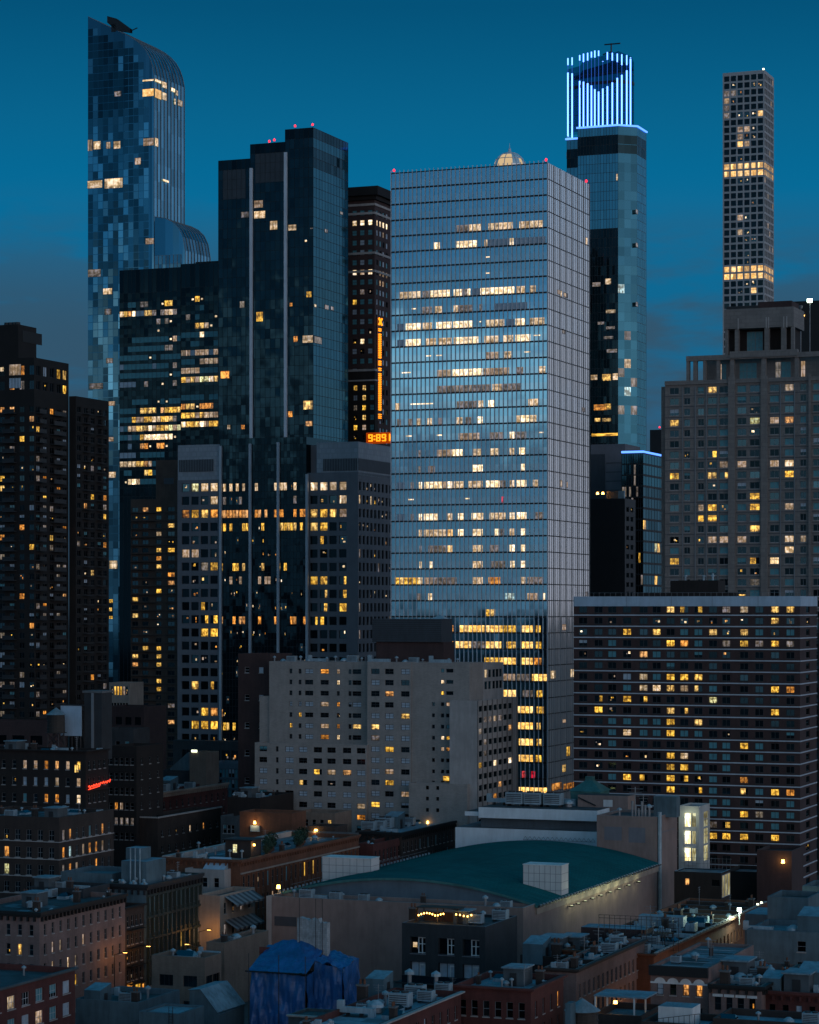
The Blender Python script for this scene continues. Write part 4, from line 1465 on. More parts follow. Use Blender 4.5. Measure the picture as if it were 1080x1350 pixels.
body(b, xs_, 0, 0, 18, 0, b.z(606), 'brick_umber', fr=dict(cols=[(b.lx(c - 4.6), b.lx(c + 4.6)) for c in colx[2:]], rows=rows, code=lambda i, j: cc(i + 2, j), st=(2, 1, .1, 'frame_dark')), name='tall_half')
body(b, xl, xs_, .8, 18, 0, b.z(657), 'brick_umber', fr=dict(cols=[(b.lx(c - 4, .8), b.lx(c + 4, .8)) for c in colx[:2]], rows=rows, code=cc, st=(2, 1, .1, 'frame_dark')), name='low_half')
mb = MB()
for j in range(0, 60):
    z = b.z(674) - st * j
    if z > 12:
        mb.box(xl - .02, .02, -.12, .79, z - .55, z - .40, 'brick_dark')
b.part(mb, 'string_course')
mb = MB()
mb.box(b.lx(216), b.lx(229), -.06, .05, b.z(638), b.z(630), 'louvre')
b.part(mb, 'louvre')
b.vis = 1000
b.finish()

# ------------------------------------------------------------------ big dark apartment block at the left edge
b = B('dark_apartment_block', 'huge almost black brick apartment block with balconies and few lit windows', 'apartment building', 45, 640)
k = 640 / F
L = b.ly(90.5)
xl = b.lx(-70)
st = 13.0 * k
H = b.z(471)
tb = {'.': 14, 'k': 8, 'v': 3.5, 'n': 4.2, 'o': 1.5, 'y': 1.2, 't': 2.2, 'g': .6}
rows = levels(b.z(535), st, st * .62, b.z(985))
colsF = [(b.lx(c), b.lx(c + 7)) for c in range(-66, 40, 13)]
colsR = [(b.ly(c), b.ly(c + 5.4)) for c in (48, 57, 66, 75, 83)]
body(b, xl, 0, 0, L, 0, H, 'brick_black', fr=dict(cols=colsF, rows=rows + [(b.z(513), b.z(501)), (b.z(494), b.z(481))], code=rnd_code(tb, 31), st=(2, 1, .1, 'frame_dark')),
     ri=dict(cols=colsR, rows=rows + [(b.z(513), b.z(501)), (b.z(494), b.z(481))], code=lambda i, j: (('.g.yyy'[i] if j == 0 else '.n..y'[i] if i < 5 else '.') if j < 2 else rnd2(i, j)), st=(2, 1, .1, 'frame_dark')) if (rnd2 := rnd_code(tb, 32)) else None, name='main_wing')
for q in ((12, 28, 480, 495, 'T'), (12, 28, 498, 512, 'g'), (0, 5, 484, 490, 'W')):
    pane_at(b, 'F', 0.0, *q, off=.05, split=4)
mb = MB()
mb.box(b.lx(-40, 3), b.lx(24, 3), 3, b.ly(48, b.lx(24, 3)), H - 1, b.z(426, 0, 3), 'brick_black', 'roof_tar', False)
xx = b.lx(24, 3)
mb.box(xx - .05, xx + .1, 5, 15, b.z(448, 0, 3), b.z(433, 0, 3), 'metal_black')
for px in (4, 9, 14, 18):
    x = b.lx(px, 3)
    mb.cyl(x, 5, b.z(426, 0, 3), b.z(422, 0, 3), .8, .7, 'metal_dark', 8)
b.part(mb, 'penthouse')
# balconies
rest, nb = MB(), 0
for j, (z0, z1) in enumerate(rows):
    for face, a0, a1 in (('F', b.lx(6), b.lx(22)), ('R', b.ly(47), b.ly(56)), ('R', b.ly(66), b.ly(82))):
        mb = MB() if nb < 99 else rest
        if face == 'F':
            mb.box(a0, a1, -1.3, -.01, z0 - .3, z0 - .1, 'concrete_dark')
            mb.box(a0, a1, -1.3, -1.24, z0 - .1, z0 + .8, 'metal_dark')
        else:
            mb.box(.01, 1.3, a0, a1, z0 - .3, z0 - .1, 'concrete_dark')
            mb.box(1.24, 1.3, a0, a1, z0 - .1, z0 + .8, 'metal_dark')
        if nb < 99:
            b.part(mb, 'balcony')
        nb += 1
# rear wing stepping out to the right
y0w, x1w = L + .2, b.lx(100, L + .2)
Lw = b.ly(143.5, x1w)
Hw = b.z(522, x1w, L)
rows2 = levels(b.z(535, x1w, L), st, st * .62, b.z(985, x1w, L))
rw2 = rnd_code({'.': 16, 'k': 8, 'v': 3, 'n': 2.4, 'o': 1.2, 'y': 1.2, 't': 1.2}, 33)
body(b, 0.02, x1w, y0w, Lw, 0, Hw, 'brick_black', ri=dict(cols=[(b.ly(c, x1w), b.ly(c + 5, x1w)) for c in (102, 111, 120, 129, 136.5)], rows=rows2, code=rw2, st=(2, 1, .1, 'frame_dark')), name='rear_wing')
mb = rest
for j, (z0, z1) in enumerate(rows2):
    for a, c in ((109, 118), (127, 135)):
        mb.box(x1w + .01, x1w + 1.2, b.ly(a, x1w), b.ly(c, x1w), z0 - .3, z0 - .12, 'concrete_dark')
        mb.box(x1w + 1.15, x1w + 1.2, b.ly(a, x1w), b.ly(c, x1w), z0 + .6, z0 + .66, 'metal_dark')
b.part(mb, 'balcony', kind='stuff')
b.vis = 985
b.finish()

# ------------------------------------------------------------------ brick slab with white bands, right
b = B('banded_brick_apartment', 'long brown brick apartment slab with white floor bands and pale roof fascia', 'apartment building', 1055, 600)
k = 600 / F
W, L = -b.lx(757), b.ly(1077)
H = b.z(787)
st = 15.12 * k
AM = ["......ypp.tw.yy", "..n..n.nnnnn.yn", "n..y.y.bbynybnb", "v.b...yob.tytyt", "n.bnob..v.n....", "......v........", "..ngwbyyy......", "...bwwyTpb...yo", ".pnyp....l.....", ".yn...yp.....y.", "..bbbby.y......",
      "n.bwbbybb.n...v", ".nb......bbyb..", "...nn.yw.bb.b..", ".n....yyb.b....", "..byp.ypnb.o...", "......y.pb.pbyo", ".........bb.v.b", ".........bbytbb", ".........tp.bb.", ".........yyy.y.", "..............."]
cxs = [768.6, 789, 807, 826.7, 848.4, 865.7, 884, 902, 920.7, 940, 957.5, 981, 1001, 1021.8, 1042]
rows = levels(b.z(799.2), st, 8.9 * k, 2)
RD = rnd_code({'.': 10, 'n': 1.2, 'o': .4}, 41)
body(b, -W, 0, 0, L, 0, H - .02, 'brick_maroon', fr=dict(cols=[(b.lx(c - 5.6), b.lx(c + 5.6)) for c in cxs], rows=rows, code=map_code(AM, kd), st=(2, 1, .11, 'frame_dark'), sill='metal_dark'),
     ri=dict(cols=[(b.ly(1063), b.ly(1068))], rows=rows, code=RD, st=(1, 1, .1, 'frame_dark')), par=.4)
for j in range(len(rows) - 1):
    z = rows[j][1] - 12.0 * k
    mb = MB()
    mb.box(-W - .1, .12, -.12, -.004, z - .14, z + .14, 'band_white')
    mb.box(.004, .12, -.004, L, z - .14, z + .14, 'band_white')
    b.part(mb, 'floor_band')
mb = MB()
mb.box(-W - .15, .15, -.16, -.003, b.z(799.2), H + .2, 'fascia_blue')
mb.box(.003, .15, -.003, L, b.z(799.2), H + .2, 'fascia_blue')
b.part(mb, 'fascia')
mb = MB()
for f in (.0, .24, .44, .62, .82):
    x = -W * (1 - f)
    mb.box(x - .05, x + .05, -.185, -.162, b.z(799.2), H + .2, 'frame_grey')
b.part(mb, 'fascia_joint')
mb = MB()
for i in range(40):
    x = -W + W * (i + .5) / 40
    mb.tube((x, .4, H), (x, .4, H + 1.1), .03, 'metal_grey', 5)
mb.tube((-W, .4, H + 1.1), (0, .4, H + 1.1), .03, 'metal_grey', 5)
b.part(mb, 'roof_railing')
mb = MB()
mb.box(b.lx(884, 6), b.lx(947, 6), 6, 13, H - .5, b.z(765, b.lx(940), 6), 'brick_dark', 'roof_tar')
mb.box(b.lx(840, 5), b.lx(970, 5), 5, 14, H - .5, b.z(781, b.lx(940), 6), 'brick_dark', 'roof_tar')
b.part(mb, 'bulkhead')
for px in (904, 928, 940):
    mb = MB()
    x = b.lx(px, 8)
    mb.cyl(x, 8, b.z(765, x, 8) - .2, b.z(756 if px == 940 else 760, x, 8), .25, .25, 'metal_pale', 8)
    mb.cyl(x, 8, b.z(760, x, 8), b.z(758.5, x, 8), .5, .4, 'metal_pale', 8)
    b.part(mb, 'vent_pipe')
b.vis = 1145
b.finish()
pane_at(b, 'F', -.1, 974, 984, 783, 786, 'y')
b.finish('roof_light')

# ------------------------------------------------------------------ beige hotel tower with open crown, right edge
b = B('beige_hotel_tower', 'beige stone tower with bay windows and an open pillared crown', 'hotel tower', 1150, 690)
k = 690 / F
xl = b.lx(877)
x905 = b.lx(905)
H = b.z(500, b.lx(1000))
L = 30
st = 14.45 * k
cxs = [(889, 6), (905.8, 4), (924, 4), (939, 6), (954.5, 6), (978, 6), (995, 6.5), (1021, 6), (1040.5, 6), (1059, 4), (1078, 6), (1096, 6), (1118, 5)]
HM = {0: '...y....n', 2: '......n', 3: '......wTy', 4: 'y.....n..', 7: '.n.p.....', 8: '...pTtt..', 9: 'y..yp...y'.replace('t', 'T'), 10: '...n.bb..', 11: '......o.t', 12: '..Tyn.y.t', 13: '..yy.....', 14: '......y..', 15: '.........', 16: 'y.wTw...wT', 17: '...n....T', 18: 'y.....y.b'.replace('b', '.'), 19: '......n..'}
hd = rnd_code({'.': 10, 'b': 5, 'v': 2.5, 'k': 4}, 51)
hl = rnd_code({'.': 10, 'b': 4, 'y': .8, 't': .8}, 52)
HM = {0: '...y....T', 1: '.........', 2: '......n..', 3: 'y.....lTo', 4: '......n..', 6: '.n.p.....', 7: '...nTT.Tw', 8: 'y..yp...y', 9: '...n.....', 10: '......y..', 11: '..Tyn.y.T', 12: '..yy.....', 13: '......y..', 14: 'n.nTTT..wT', 15: '........w', 16: 'y.....pW.', 17: '.....nn..', 18: '......t..'}


def hcode(i, j):
    r_ = HM.get(j, '')
    if i < len(r_) and r_[i] != '.':
        return r_[i]
    return hd(i, j)


rows = levels(b.z(507.5, b.lx(1000)), st, 9.0 * k, 8)
body(b, xl, 0, 0, L, 0, H, 'stone_beige', fr=dict(cols=[(b.lx(c - h), b.lx(c + h)) for c, h in cxs], rows=rows, code=hcode, st=(2, 1, .09, 'frame_grey'), sill='stone_pale', depth=.35), ri=dict(cols=spread(1, L - 1, 6, 2.2), rows=rows, code=hl, st=(2, 1, .09, 'frame_grey'), depth=.35), roof='roof_grey')
mb = MB()
for r0, r1 in rows:
    z = r0 - 2.6 * k
    mb.box(xl - .02, 0, -.05, -.003, z - .09, z + .09, 'louvre')
b.part(mb, 'string_course')
mb = MB()
for c in (900.5, 917, 931.5, 947, 1029.5, 1048):
    x = b.lx(c)
    mb.box(x - .12, x + .12, -.28, -.006, 0, H - 1.5, 'frame_grey')
for a, c in ((961, 970), (1004, 1013), (1067, 1070)):
    mb.box(b.lx(a), b.lx(c), -.9, -.006, 0, H + 1.0, 'stone_beige')
b.part(mb, 'pier')
mb = MB()
mb.box(xl, 0.0, -.5, -.01, b.z(504, b.lx(1000)), H + .3, 'stone_beige')
mb.box(b.lx(872, 4), xl, 4, L, 0, H - .8, 'stone_beige', 'roof_grey', False)
b.part(mb, 'cornice')
# first crown level: posts, beams, glass set back
z1 = b.z(468, b.lx(1000))
mb = MB()
for a, c in ((905, 909), (914, 919), (927, 931), (945, 949), (963, 968), (1004, 1010), (1048, 1053), (1085, 1090), (1120, 1125)):
    mb.box(b.lx(a), b.lx(c), 0.0, 1.3, H, z1 - .6, 'stone_beige')
mb.box(x905, 0, -.3, 1.6, z1 - 1.0, z1 + .4, 'stone_beige')
mb.box(b.lx(963), b.lx(1052), -.7, 1.6, z1 - .6, z1 + 1.2, 'stone_beige')
b.part(mb, 'lower_colonnade')
mb = MB()
mb.box(b.lx(931, 4), -3, 5, 24, H - 1, z1, 'stone_beige', 'roof_grey', False)
b.part(mb, 'lower_pavilion')
for a, c, q in ((946, 952, 'T'), (952, 958, 'b'), (975, 985, 'b'), (985, 998, 'b'), (1022, 1030, 't'), (1030, 1043, 'b'), (1056, 1062, 'T')):
    x0, x1_ = b.lx(a, 4.9), b.lx(c, 4.9)
    b.window([(x0, 4.95, H + .4), (x1_, 4.95, H + .4), (x1_, 4.95, z1 - 1.6), (x0, 4.95, z1 - 1.6)], q, (2, 2, .09, 'frame_grey'))
# upper crown level
z2 = b.z(432, b.lx(1000), 3)
z3 = b.z(406, b.lx(1000), 3)
mb = MB()
xa, xb = b.lx(955, 3), b.lx(1047, 3)
for a, c in ((956, 960), (969, 974), (1008, 1014), (1030, 1036), (1043, 1047)):
    mb.box(b.lx(a, 3), b.lx(c, 3), 3, 4.4, z1, z2, 'stone_beige')
mb.box(xa, xb, 2.8, 16, z2, z3, 'stone_beige', 'roof_grey')
for a in (973, 1010, 1013, 1033, 1037):
    mb.box(b.lx(a, 3), b.lx(a + 1.5, 3), 2.7, 2.795, b.z(427, 0, 3), b.z(412, 0, 3), 'stone_pale')
b.part(mb, 'upper_colonnade')
mb = MB()
mb.box(b.lx(958, 7), b.lx(1046, 7), 7, 16, z1, z2, 'brick_dark', None, False)
mb.box(b.lx(1000, 5), b.lx(1044, 5), 5, 14, z3, b.z(397, b.lx(1020), 5), 'brick_maroon', 'roof_tar')
mb.box(b.lx(958, 4), b.lx(1000, 4), 4, 4.1, z3, b.z(403, b.lx(980), 4), 'metal_dark')
b.part(mb, 'upper_pavilion')
for a, c in ((985, 996), (996, 1006)):
    x0, x1_ = b.lx(a, 6.9), b.lx(c, 6.9)
    b.window([(x0, 6.95, z1 + .5), (x1_, 6.95, z1 + .5), (x1_, 6.95, z2 - .6), (x0, 6.95, z2 - .6)], 'b', (2, 3, .09, 'frame_grey'))
b.vis = 790
b.finish()

# dark tower shell with lamps behind the hotel
b = B('dark_rooftop_block', 'black flat topped block behind the beige crown at the right edge', 'building', 1100, 860)
body(b, b.lx(1046), 0, 0, 20, 0, b.z(395), 'metal_black')
mb = MB()
mb.box(b.lx(1047), b.lx(1061), -.3, -.05, b.z(415), b.z(413.5), 'lamp_amber')
b.part(mb, 'light_tube')
for i, (px, pt, pb) in enumerate(((1068, 397, 500), (1056, 405, 470))):
    D_ = 835
    zb, zt = HC + (HY - pb) * D_ / F, HC + (HY - pt) * D_ / F
    t = empty('floodlight_mast', at(px, D_, 0), 'tall thin mast with a blazing white floodlight beside the beige crown' if i == 0 else 'thin unlit mast beside the beige crown, left of the floodlight', 'light mast')
    mb = MB()
    mb.tube((0, 0, 0), (0, 0, zt), .16, 'metal_grey')
    mb.build('mast', t)
    mb = MB()
    mb.cyl(0, 0, zt - .5, zt + .6, .5, .8, 'lamp_soft' if i == 0 else 'metal_grey', 10)
    if i == 0:
        mb.cyl(0, -.2, zt - .3, zt + .7, .9, .9, 'lamp_white', 10)
    mb.build('lamp_head', t)

# ------------------------------------------------------------------ dark buildings between the glass tower and the hotel
b = B('blank_dark_tower', 'blank black tower with lamps on its flat roof by the glass tower', 'tower', 824, 770)
zt = b.z(657)
rb_ = rnd_code({'.': 10, 'n': 2}, 61)
body(b, b.lx(770), 0, 0, b.ly(838), 0, zt, 'metal_dark', ri=dict(cols=[(b.ly(826), b.ly(829.5)), (b.ly(831.5), b.ly(835))], rows=levels(b.z(668), 2.9, 1.5, b.z(800)), code=rb_, st=(1, 1, .08, 'frame_dark')))
for px in (788, 795):
    mb = MB()
    x = b.lx(px, 1)
    mb.tube((x, 1, zt), (x, 1, zt + 1.4), .07, 'metal_dark')
    mb.cyl(x, 1, zt + 1.4, zt + 2.1, .45, .3, 'lamp_amber', 8)
    b.part(mb, 'roof_lamp')
mb = MB()
mb.box(b.lx(800, 2), b.lx(815, 2), 2, 5, zt - .6, b.z(647, 0, 2), 'brick_tan')
mb.box(b.lx(815.2, 2), b.lx(823, 2), 1.9, 3, zt - .6, b.z(647, 0, 2), 'metal_pale')
b.part(mb, 'bulkhead')
b.vis = 790
b.finish()
b = B('grey_slab_building', 'grey blue flat fronted building below the blue crowned tower', 'building', 824, 930)
body(b, b.lx(779), 0, 0, 20, 0, b.z(585), 'concrete_grey')
mb = MB()
mb.box(b.lx(779), b.lx(798), -.2, -.02, 0, b.z(598), 'louvre')
for py in (610, 622, 634, 646):
    mb.box(b.lx(799), 0, -.06, -.004, b.z(py) - .15, b.z(py) + .15, 'louvre')
b.part(mb, 'blank_panel')
b = B('blue_edged_glass_block', 'low dark glass block with a bright blue light line along its roof', 'building', 848, 900)
L = b.ly(874)
zt = b.z(597)
mb = MB()
mb.box(b.lx(820), -.02, .02, L, 0, zt, 'glass_black', 'roof_tar', False)
b.part(mb, 'block')
zl = frange(15, zt, 4.0)


def bm(i, j):
    v = R.random()
    z = zl[j]
    if z > b.z(660):
        return 'lit_dim' if v < .3 and z < b.z(612) else 'glass_teal'
    return R.choice(['lit_dim', 'lit_warm', 'lit_dim', 'lit_yellow']) if v < .1 else 'glass_black'


curtain(b, 'F', 0, b.lx(820), 0, 15, zt, 9, zl, bm, line='metal_black', lw=.2, lh=.5)
curtain(b, 'R', 0, .02, L, 15, zt, 7, zl, lambda i, j: ('glass_teal' if zl[j] > b.z(655) else ('lit_lime' if j % 3 == 1 and R.random() < .14 else ('lit_yellow' if R.random() < .05 else 'glass_black'))), line='metal_black', lw=.2, lh=.8, name='side_curtain_wall')
mb = MB()
mb.tube((b.lx(820), -.4, zt + .4), (.3, -.4, zt + .4), .40, 'led_line')
mb.tube((.3, -.4, zt + .4), (.3, L, zt + .4), .40, 'led_line')
b.part(mb, 'cornice_light')
b = B('distant_dark_building', 'small dark block with a red beacon left of the beige tower', 'building', 884, 1250)
body(b, b.lx(857), 0, 0, 20, 0, b.z(566), 'metal_dark')
beacon(b, b.lx(869), 1, b.z(566))

# ------------------------------------------------------------------ ground and streets
GX = at(0, 0)


def grid(u, v, z=0.0):
    return (u * CT + v * ST, -u * ST + v * CT, z)


def sheet(name, rects, z, mat):
    mb = MB()
    for u0, u1, v0, v1 in rects:
        mb.poly([grid(u0, v0, z), grid(u1, v0, z), grid(u1, v1, z), grid(u0, v1, z)], mat, [(u0, v0), (u1, v0), (u1, v1), (u0, v1)])
    return tag(mb.build(name), kind='structure')


sheet('ground', [(-9000, 9000, -9000, 9000)], -0.02, 'asphalt')
sheet('road', [(-213, -205, 100, 1500), (-110.5, -100.5, 100, 1500)], 0.004, 'asphalt')
mb = MB()
for u0, u1 in ((-215, -213), (-205, -202.4), (-112, -110.5), (-100.5, -98)):
    n = len(mb.v)
    p = [grid(u0, 100), grid(u1, 100), grid(u1, 1500), grid(u0, 1500)]
    for q in ([(0, 1), 0], [(1, 2), 0], [(2, 3), 0], [(3, 0), 0]):
        a, c = p[q[0][0]], p[q[0][1]]
        mb.poly([(a[0], a[1], -.02), (c[0], c[1], -.02), (c[0], c[1], .13), (a[0], a[1], .13)], 'pavement')
    mb.poly([(a[0], a[1], .13) for a in p], 'pavement')
tag(mb.build('pavement'), kind='structure')
sheet('road_marking', [(-209.1, -208.9, 100 + 12 * i, 105 + 12 * i) for i in range(60)] + [(-105.6, -105.4, 100 + 12 * i, 105 + 12 * i) for i in range(60)], 0.008, 'paint_line')


def point(parent, loc, watts, colr, rad=0.3):
    l = bpy.data.lights.new('lamp_light', 'POINT')
    l.energy = watts
    l.color = colr
    l.shadow_soft_size = rad
    o = bpy.data.objects.new('lamp_light', l)
    COL.objects.link(o)
    o.parent = parent
    o.location = loc
    return o


# ------------------------------------------------------------------ rooftop fittings (copied about)
PROTO = {}


def proto(kind):
    if kind in PROTO:
        return PROTO[kind]
    t = bpy.data.objects.new(kind, None)
    COL.objects.link(t)
    t['category'] = kind.replace('_', ' ')
    if kind == 'vent_pipe':
        m = MB()
        m.cyl(0, 0, -.3, 1.1, .16, .16, 'metal_grey', 8)
        m.build('pipe', t)
        m = MB()
        m.cyl(0, 0, 1.1, 1.3, .36, .36, 'metal_pale', 8)
        m.cyl(0, 0, 1.3, 1.5, .36, .02, 'metal_pale', 8)
        m.build('cap', t)
    elif kind == 'chimney':
        m = MB()
        m.box(-.55, .55, -.4, .4, -.4, 1.9, 'brick_brown')
        m.box(-.65, .65, -.5, .5, 1.9, 2.1, 'concrete')
        m.build('stack', t)
        for s in (-.25, .25):
            m = MB()
            m.cyl(s, 0, 2.1, 2.7, .16, .13, 'brick_orange', 8)
            m.build('chimney_pot', t)
    elif kind == 'air_conditioner':
        m = MB()
        m.box(-1.1, 1.1, -.7, .7, .3, 1.7, 'metal_pale')
        for i in range(5):
            m.box(-.95, .95, -.73, -.701, .5 + i * .22, .6 + i * .22, 'louvre')
        m.build('casing', t)
        for s in (-.5, .5):
            m = MB()
            m.cyl(s, 0, 1.7, 1.86, .42, .42, 'metal_dark', 12)
            m.build('fan', t)
        m = MB()
        for x in (-.9, .9):
            m.box(x - .08, x + .08, -.7, .7, -.3, .3, 'metal_dark')
        m.build('skid', t)
    elif kind == 'skylight':
        m = MB()
        m.box(-1.2, 1.2, -.8, .8, -.3, .5, 'metal_pale')
        m.build('curb', t)
        m = MB()
        m.poly([(-1.2, -.8, .5), (1.2, -.8, .5), (1.0, 0, 1.05), (-1.0, 0, 1.05)], 'glass_teal')
        m.poly([(1.2, .8, .5), (-1.2, .8, .5), (-1.0, 0, 1.05), (1.0, 0, 1.05)], 'glass_teal')
        m.poly([(1.2, -.8, .5), (1.2, .8, .5), (1.0, 0, 1.05)], 'glass_teal')
        m.poly([(-1.2, .8, .5), (-1.2, -.8, .5), (-1.0, 0, 1.05)], 'glass_teal')
        m.build('glazing', t)
    elif kind == 'roof_hut':
        m = MB()
        m.box(-1.5, 1.5, -2.0, 2.0, -.4, 2.5, 'stucco_grey')
        m.build('wall', t)
        m = MB()
        m.box(-1.75, 1.75, -2.25, 2.25, 2.5, 2.68, 'roof_pale')
        m.build('roof', t)
        m = MB()
        m.box(-.5, .5, -2.05, -2.005, -.3, 1.9, 'metal_dark')
        m.build('door', t)
    elif kind == 'pale_roof_hut':
        m = MB()
        m.box(-1.4, 1.4, -1.8, 1.8, -.4, 2.3, 'stucco_pale')
        m.poly([(-1.4, -1.8, 2.3), (1.4, -1.8, 2.3), (1.4, 1.8, 3.0), (-1.4, 1.8, 3.0)], 'roof_pale')
        m.poly([(1.4, -1.8, 2.3), (1.4, 1.8, 2.3), (1.4, 1.8, 3.0)], 'stucco_pale')
        m.poly([(-1.4, 1.8, 2.3), (-1.4, -1.8, 2.3), (-1.4, 1.8, 3.0)], 'stucco_pale')
        m.poly([(1.4, 1.8, 2.3), (-1.4, 1.8, 2.3), (-1.4, 1.8, 3.0), (1.4, 1.8, 3.0)], 'stucco_pale')
        m.build('wall', t)
        m = MB()
        m.box(1.402, 1.44, -.5, .5, -.3, 1.7, 'metal_dark')
        m.build('door', t)
    elif kind == 'roof_duct':
        m = MB()
        m.box(-2.2, 2.2, -.35, .35, .4, 1.0, 'metal_pale')
        m.box(1.5, 2.2, -.35, .35, -.3, .4, 'metal_pale')
        m.box(-2.2, -1.5, -.35, .35, 1.0, 1.7, 'metal_pale')
        m.build('duct', t)
        m = MB()
        for x in (-1.0, .6):
            m.box(x - .05, x + .05, -.5, .5, -.3, .4, 'metal_dark')
        m.build('support', t)
    elif kind == 'aerial':
        m = MB()
        m.tube((0, 0, -.3), (0, 0, 3.4), .05, 'metal_grey', 5)
        m.build('mast', t)
        m = MB()
        for i, l in enumerate((.9, .7, .5)):
            m.tube((-l, 0, 3.2 - i * .4), (l, 0, 3.2 - i * .4), .03, 'metal_grey', 4)
        m.build('bar', t)
    elif kind == 'fan_drum':
        m = MB()
        m.cyl(0, 0, -.3, .5, .55, .55, 'metal_grey', 12)
        m.build('drum', t)
        m = MB()
        m.cyl(0, 0, .5, .75, .8, .75, 'metal_pale', 12)
        m.cyl(0, 0, .75, 1.1, .75, .25, 'metal_pale', 12)
        m.build('hood', t)
    elif kind == 'water_tank':
        m = MB()
        m.cyl(0, 0, 2.6, 6.2, 1.95, 1.9, 'wood_dark', 20)
        for z in (2.9, 3.6, 4.3, 5.0, 5.7):
            m.cyl(0, 0, z, z + .1, 1.99, 1.99, 'metal_dark', 20)
        m.build('barrel', t)
        m = MB()
        m.cyl(0, 0, 6.2, 6.25, 2.25, 2.2, 'metal_grey', 20)
        m.cyl(0, 0, 6.25, 7.7, 2.2, .02, 'metal_grey', 20)
        m.build('conical_roof', t)
        for x in (-1.2, 1.2):
            for y in (-1.2, 1.2):
                m = MB()
                m.tube((x * 1.15, y * 1.15, -.4), (x, y, 2.6), .12, 'metal_dark')
                m.build('leg', t)
        m = MB()
        for a, c in (((-1.3, -1.3), (1.3, -1.3)), ((1.3, -1.3), (1.3, 1.3)), ((1.3, 1.3), (-1.3, 1.3)), ((-1.3, 1.3), (-1.3, -1.3))):
            m.tube((a[0], a[1], .2), (c[0], c[1], 2.3), .06, 'metal_dark', 5)
            m.tube((c[0], c[1], .2), (a[0], a[1], 2.3), .06, 'metal_dark', 5)
        m.box(-1.7, 1.7, -1.7, 1.7, 2.45, 2.6, 'metal_dark')
        m.build('brace', t)
    elif kind == 'roof_shrub':
        m = MB()
        m.cyl(0, 0, -.3, .5, .3, .38, 'brick_orange', 10)
        m.build('pot', t)
        m = MB()
        for i in range(4):
            a = i * 1.6
            m.tube((0, 0, .4), (.35 * cos(a), .35 * sin(a), 1.5), .03, 'bark', 4)
        m.build('stem', t)
        m = MB()
        q = random.Random(8)
        for i in range(260):
            d = Vector((q.gauss(0, 1), q.gauss(0, 1), q.gauss(0, 1))).normalized() * (q.random() ** .4)
            c = Vector((0, 0, 1.5)) + Vector((d.x * .9, d.y * .9, d.z * 1.0))
            u = Vector((q.uniform(-1, 1), q.uniform(-1, 1), q.uniform(-1, 1))).normalized() * .15
            v = u.orthogonal().normalized() * .09
            m.poly([c - u, c + v, c + u, c - v], 'foliage')
        m.build('foliage', t)
    PROTO[kind] = t
    t['used'] = 0
    return t


def fit(kind, host, x, y, z, label, group=None, s=1.0, turn=0.0):
    """stand a roof fitting on a building's roof at local (x, y, z)"""
    t = proto(kind)
    loc = host.w(x, y, z)
    g = group or None
    if t['used'] == 0:
        t.location = loc
        t.rotation_euler = (0, 0, -T + turn)
        t['label'] = label
        if g:
            t['group'] = g
        o = t
    else:
        o = dup(t, loc, label, g, -T + turn)
        if not g and 'group' in o:
            del o['group']
    t['used'] = 1
    o.scale = (s, s, s)
    return o


# ------------------------------------------------------------------ low buildings
DK = {'.': 10, 'v': 2, 'k': 3, 'n': .6, 't': .4}
DIM = {'.': 10, 'k': 5, 'n': .5}


def low(name, label, cat, xc, D, xl, xr, py, wall, roof='roof_tar', nf=0, nr=0, fh=3.3, wh=1.7, ww=1.0, tab=DK, seed=1, cor=None, corh=.8, L=None, par=.9, sill='stone_pale', frame='frame_grey', first=1.7, vis=1400, base=0.0, fcode=None, rcode=None, st=(1, 2), zmin=None):
    b = B(name, label, cat, xc, D)
    W = -b.lx(xl)
    L = L or b.ly(xr)
    H = b.z(py)
    rows = levels(H - first, fh, wh, zmin if zmin is not None else max(1.0, H - fh * 6.5))
    sty = (st[0], st[1], .07, frame)
    fr = dict(cols=spread(-W + .5, -.5, nf, ww), rows=rows, code=fcode or rnd_code(tab, seed), st=sty, sill=sill) if nf else None
    ri = dict(cols=spread(.6, L - .6, nr, ww), rows=rows, code=rcode or rnd_code(tab, seed + 100), st=sty, sill=sill) if nr else None
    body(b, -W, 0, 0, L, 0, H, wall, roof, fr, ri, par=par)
    if cor:
        mb = MB()
        for o, z0, z1 in ((.28, H - corh * .55, H - corh * .3), (.62, H - corh * .3, H + .06)):
            mb.box(-W - .02, o, -o, -.004, z0, z1, cor)
            mb.box(.004, o, -.004, L, z0, z1, cor)
        b.part(mb, 'cornice')
        if corh > 1.0:
            mb = MB()
            y = .4
            while y < L - .2:
                mb.box(.004, .5, y, y + .3, H - corh, H - corh * .5 - .01, cor)
                y += 1.3
            x = -W + .2
            while x < -.3:
                mb.box(x, x + .3, -.5, -.004, H - corh, H - corh * .5 - .01, cor)
                x += 1.3
            b.part(mb, 'bracket')
    b.vis = vis
    b.W, b.L, b.H = W, L, H
    b.finish()
    return b


EXTRA = []
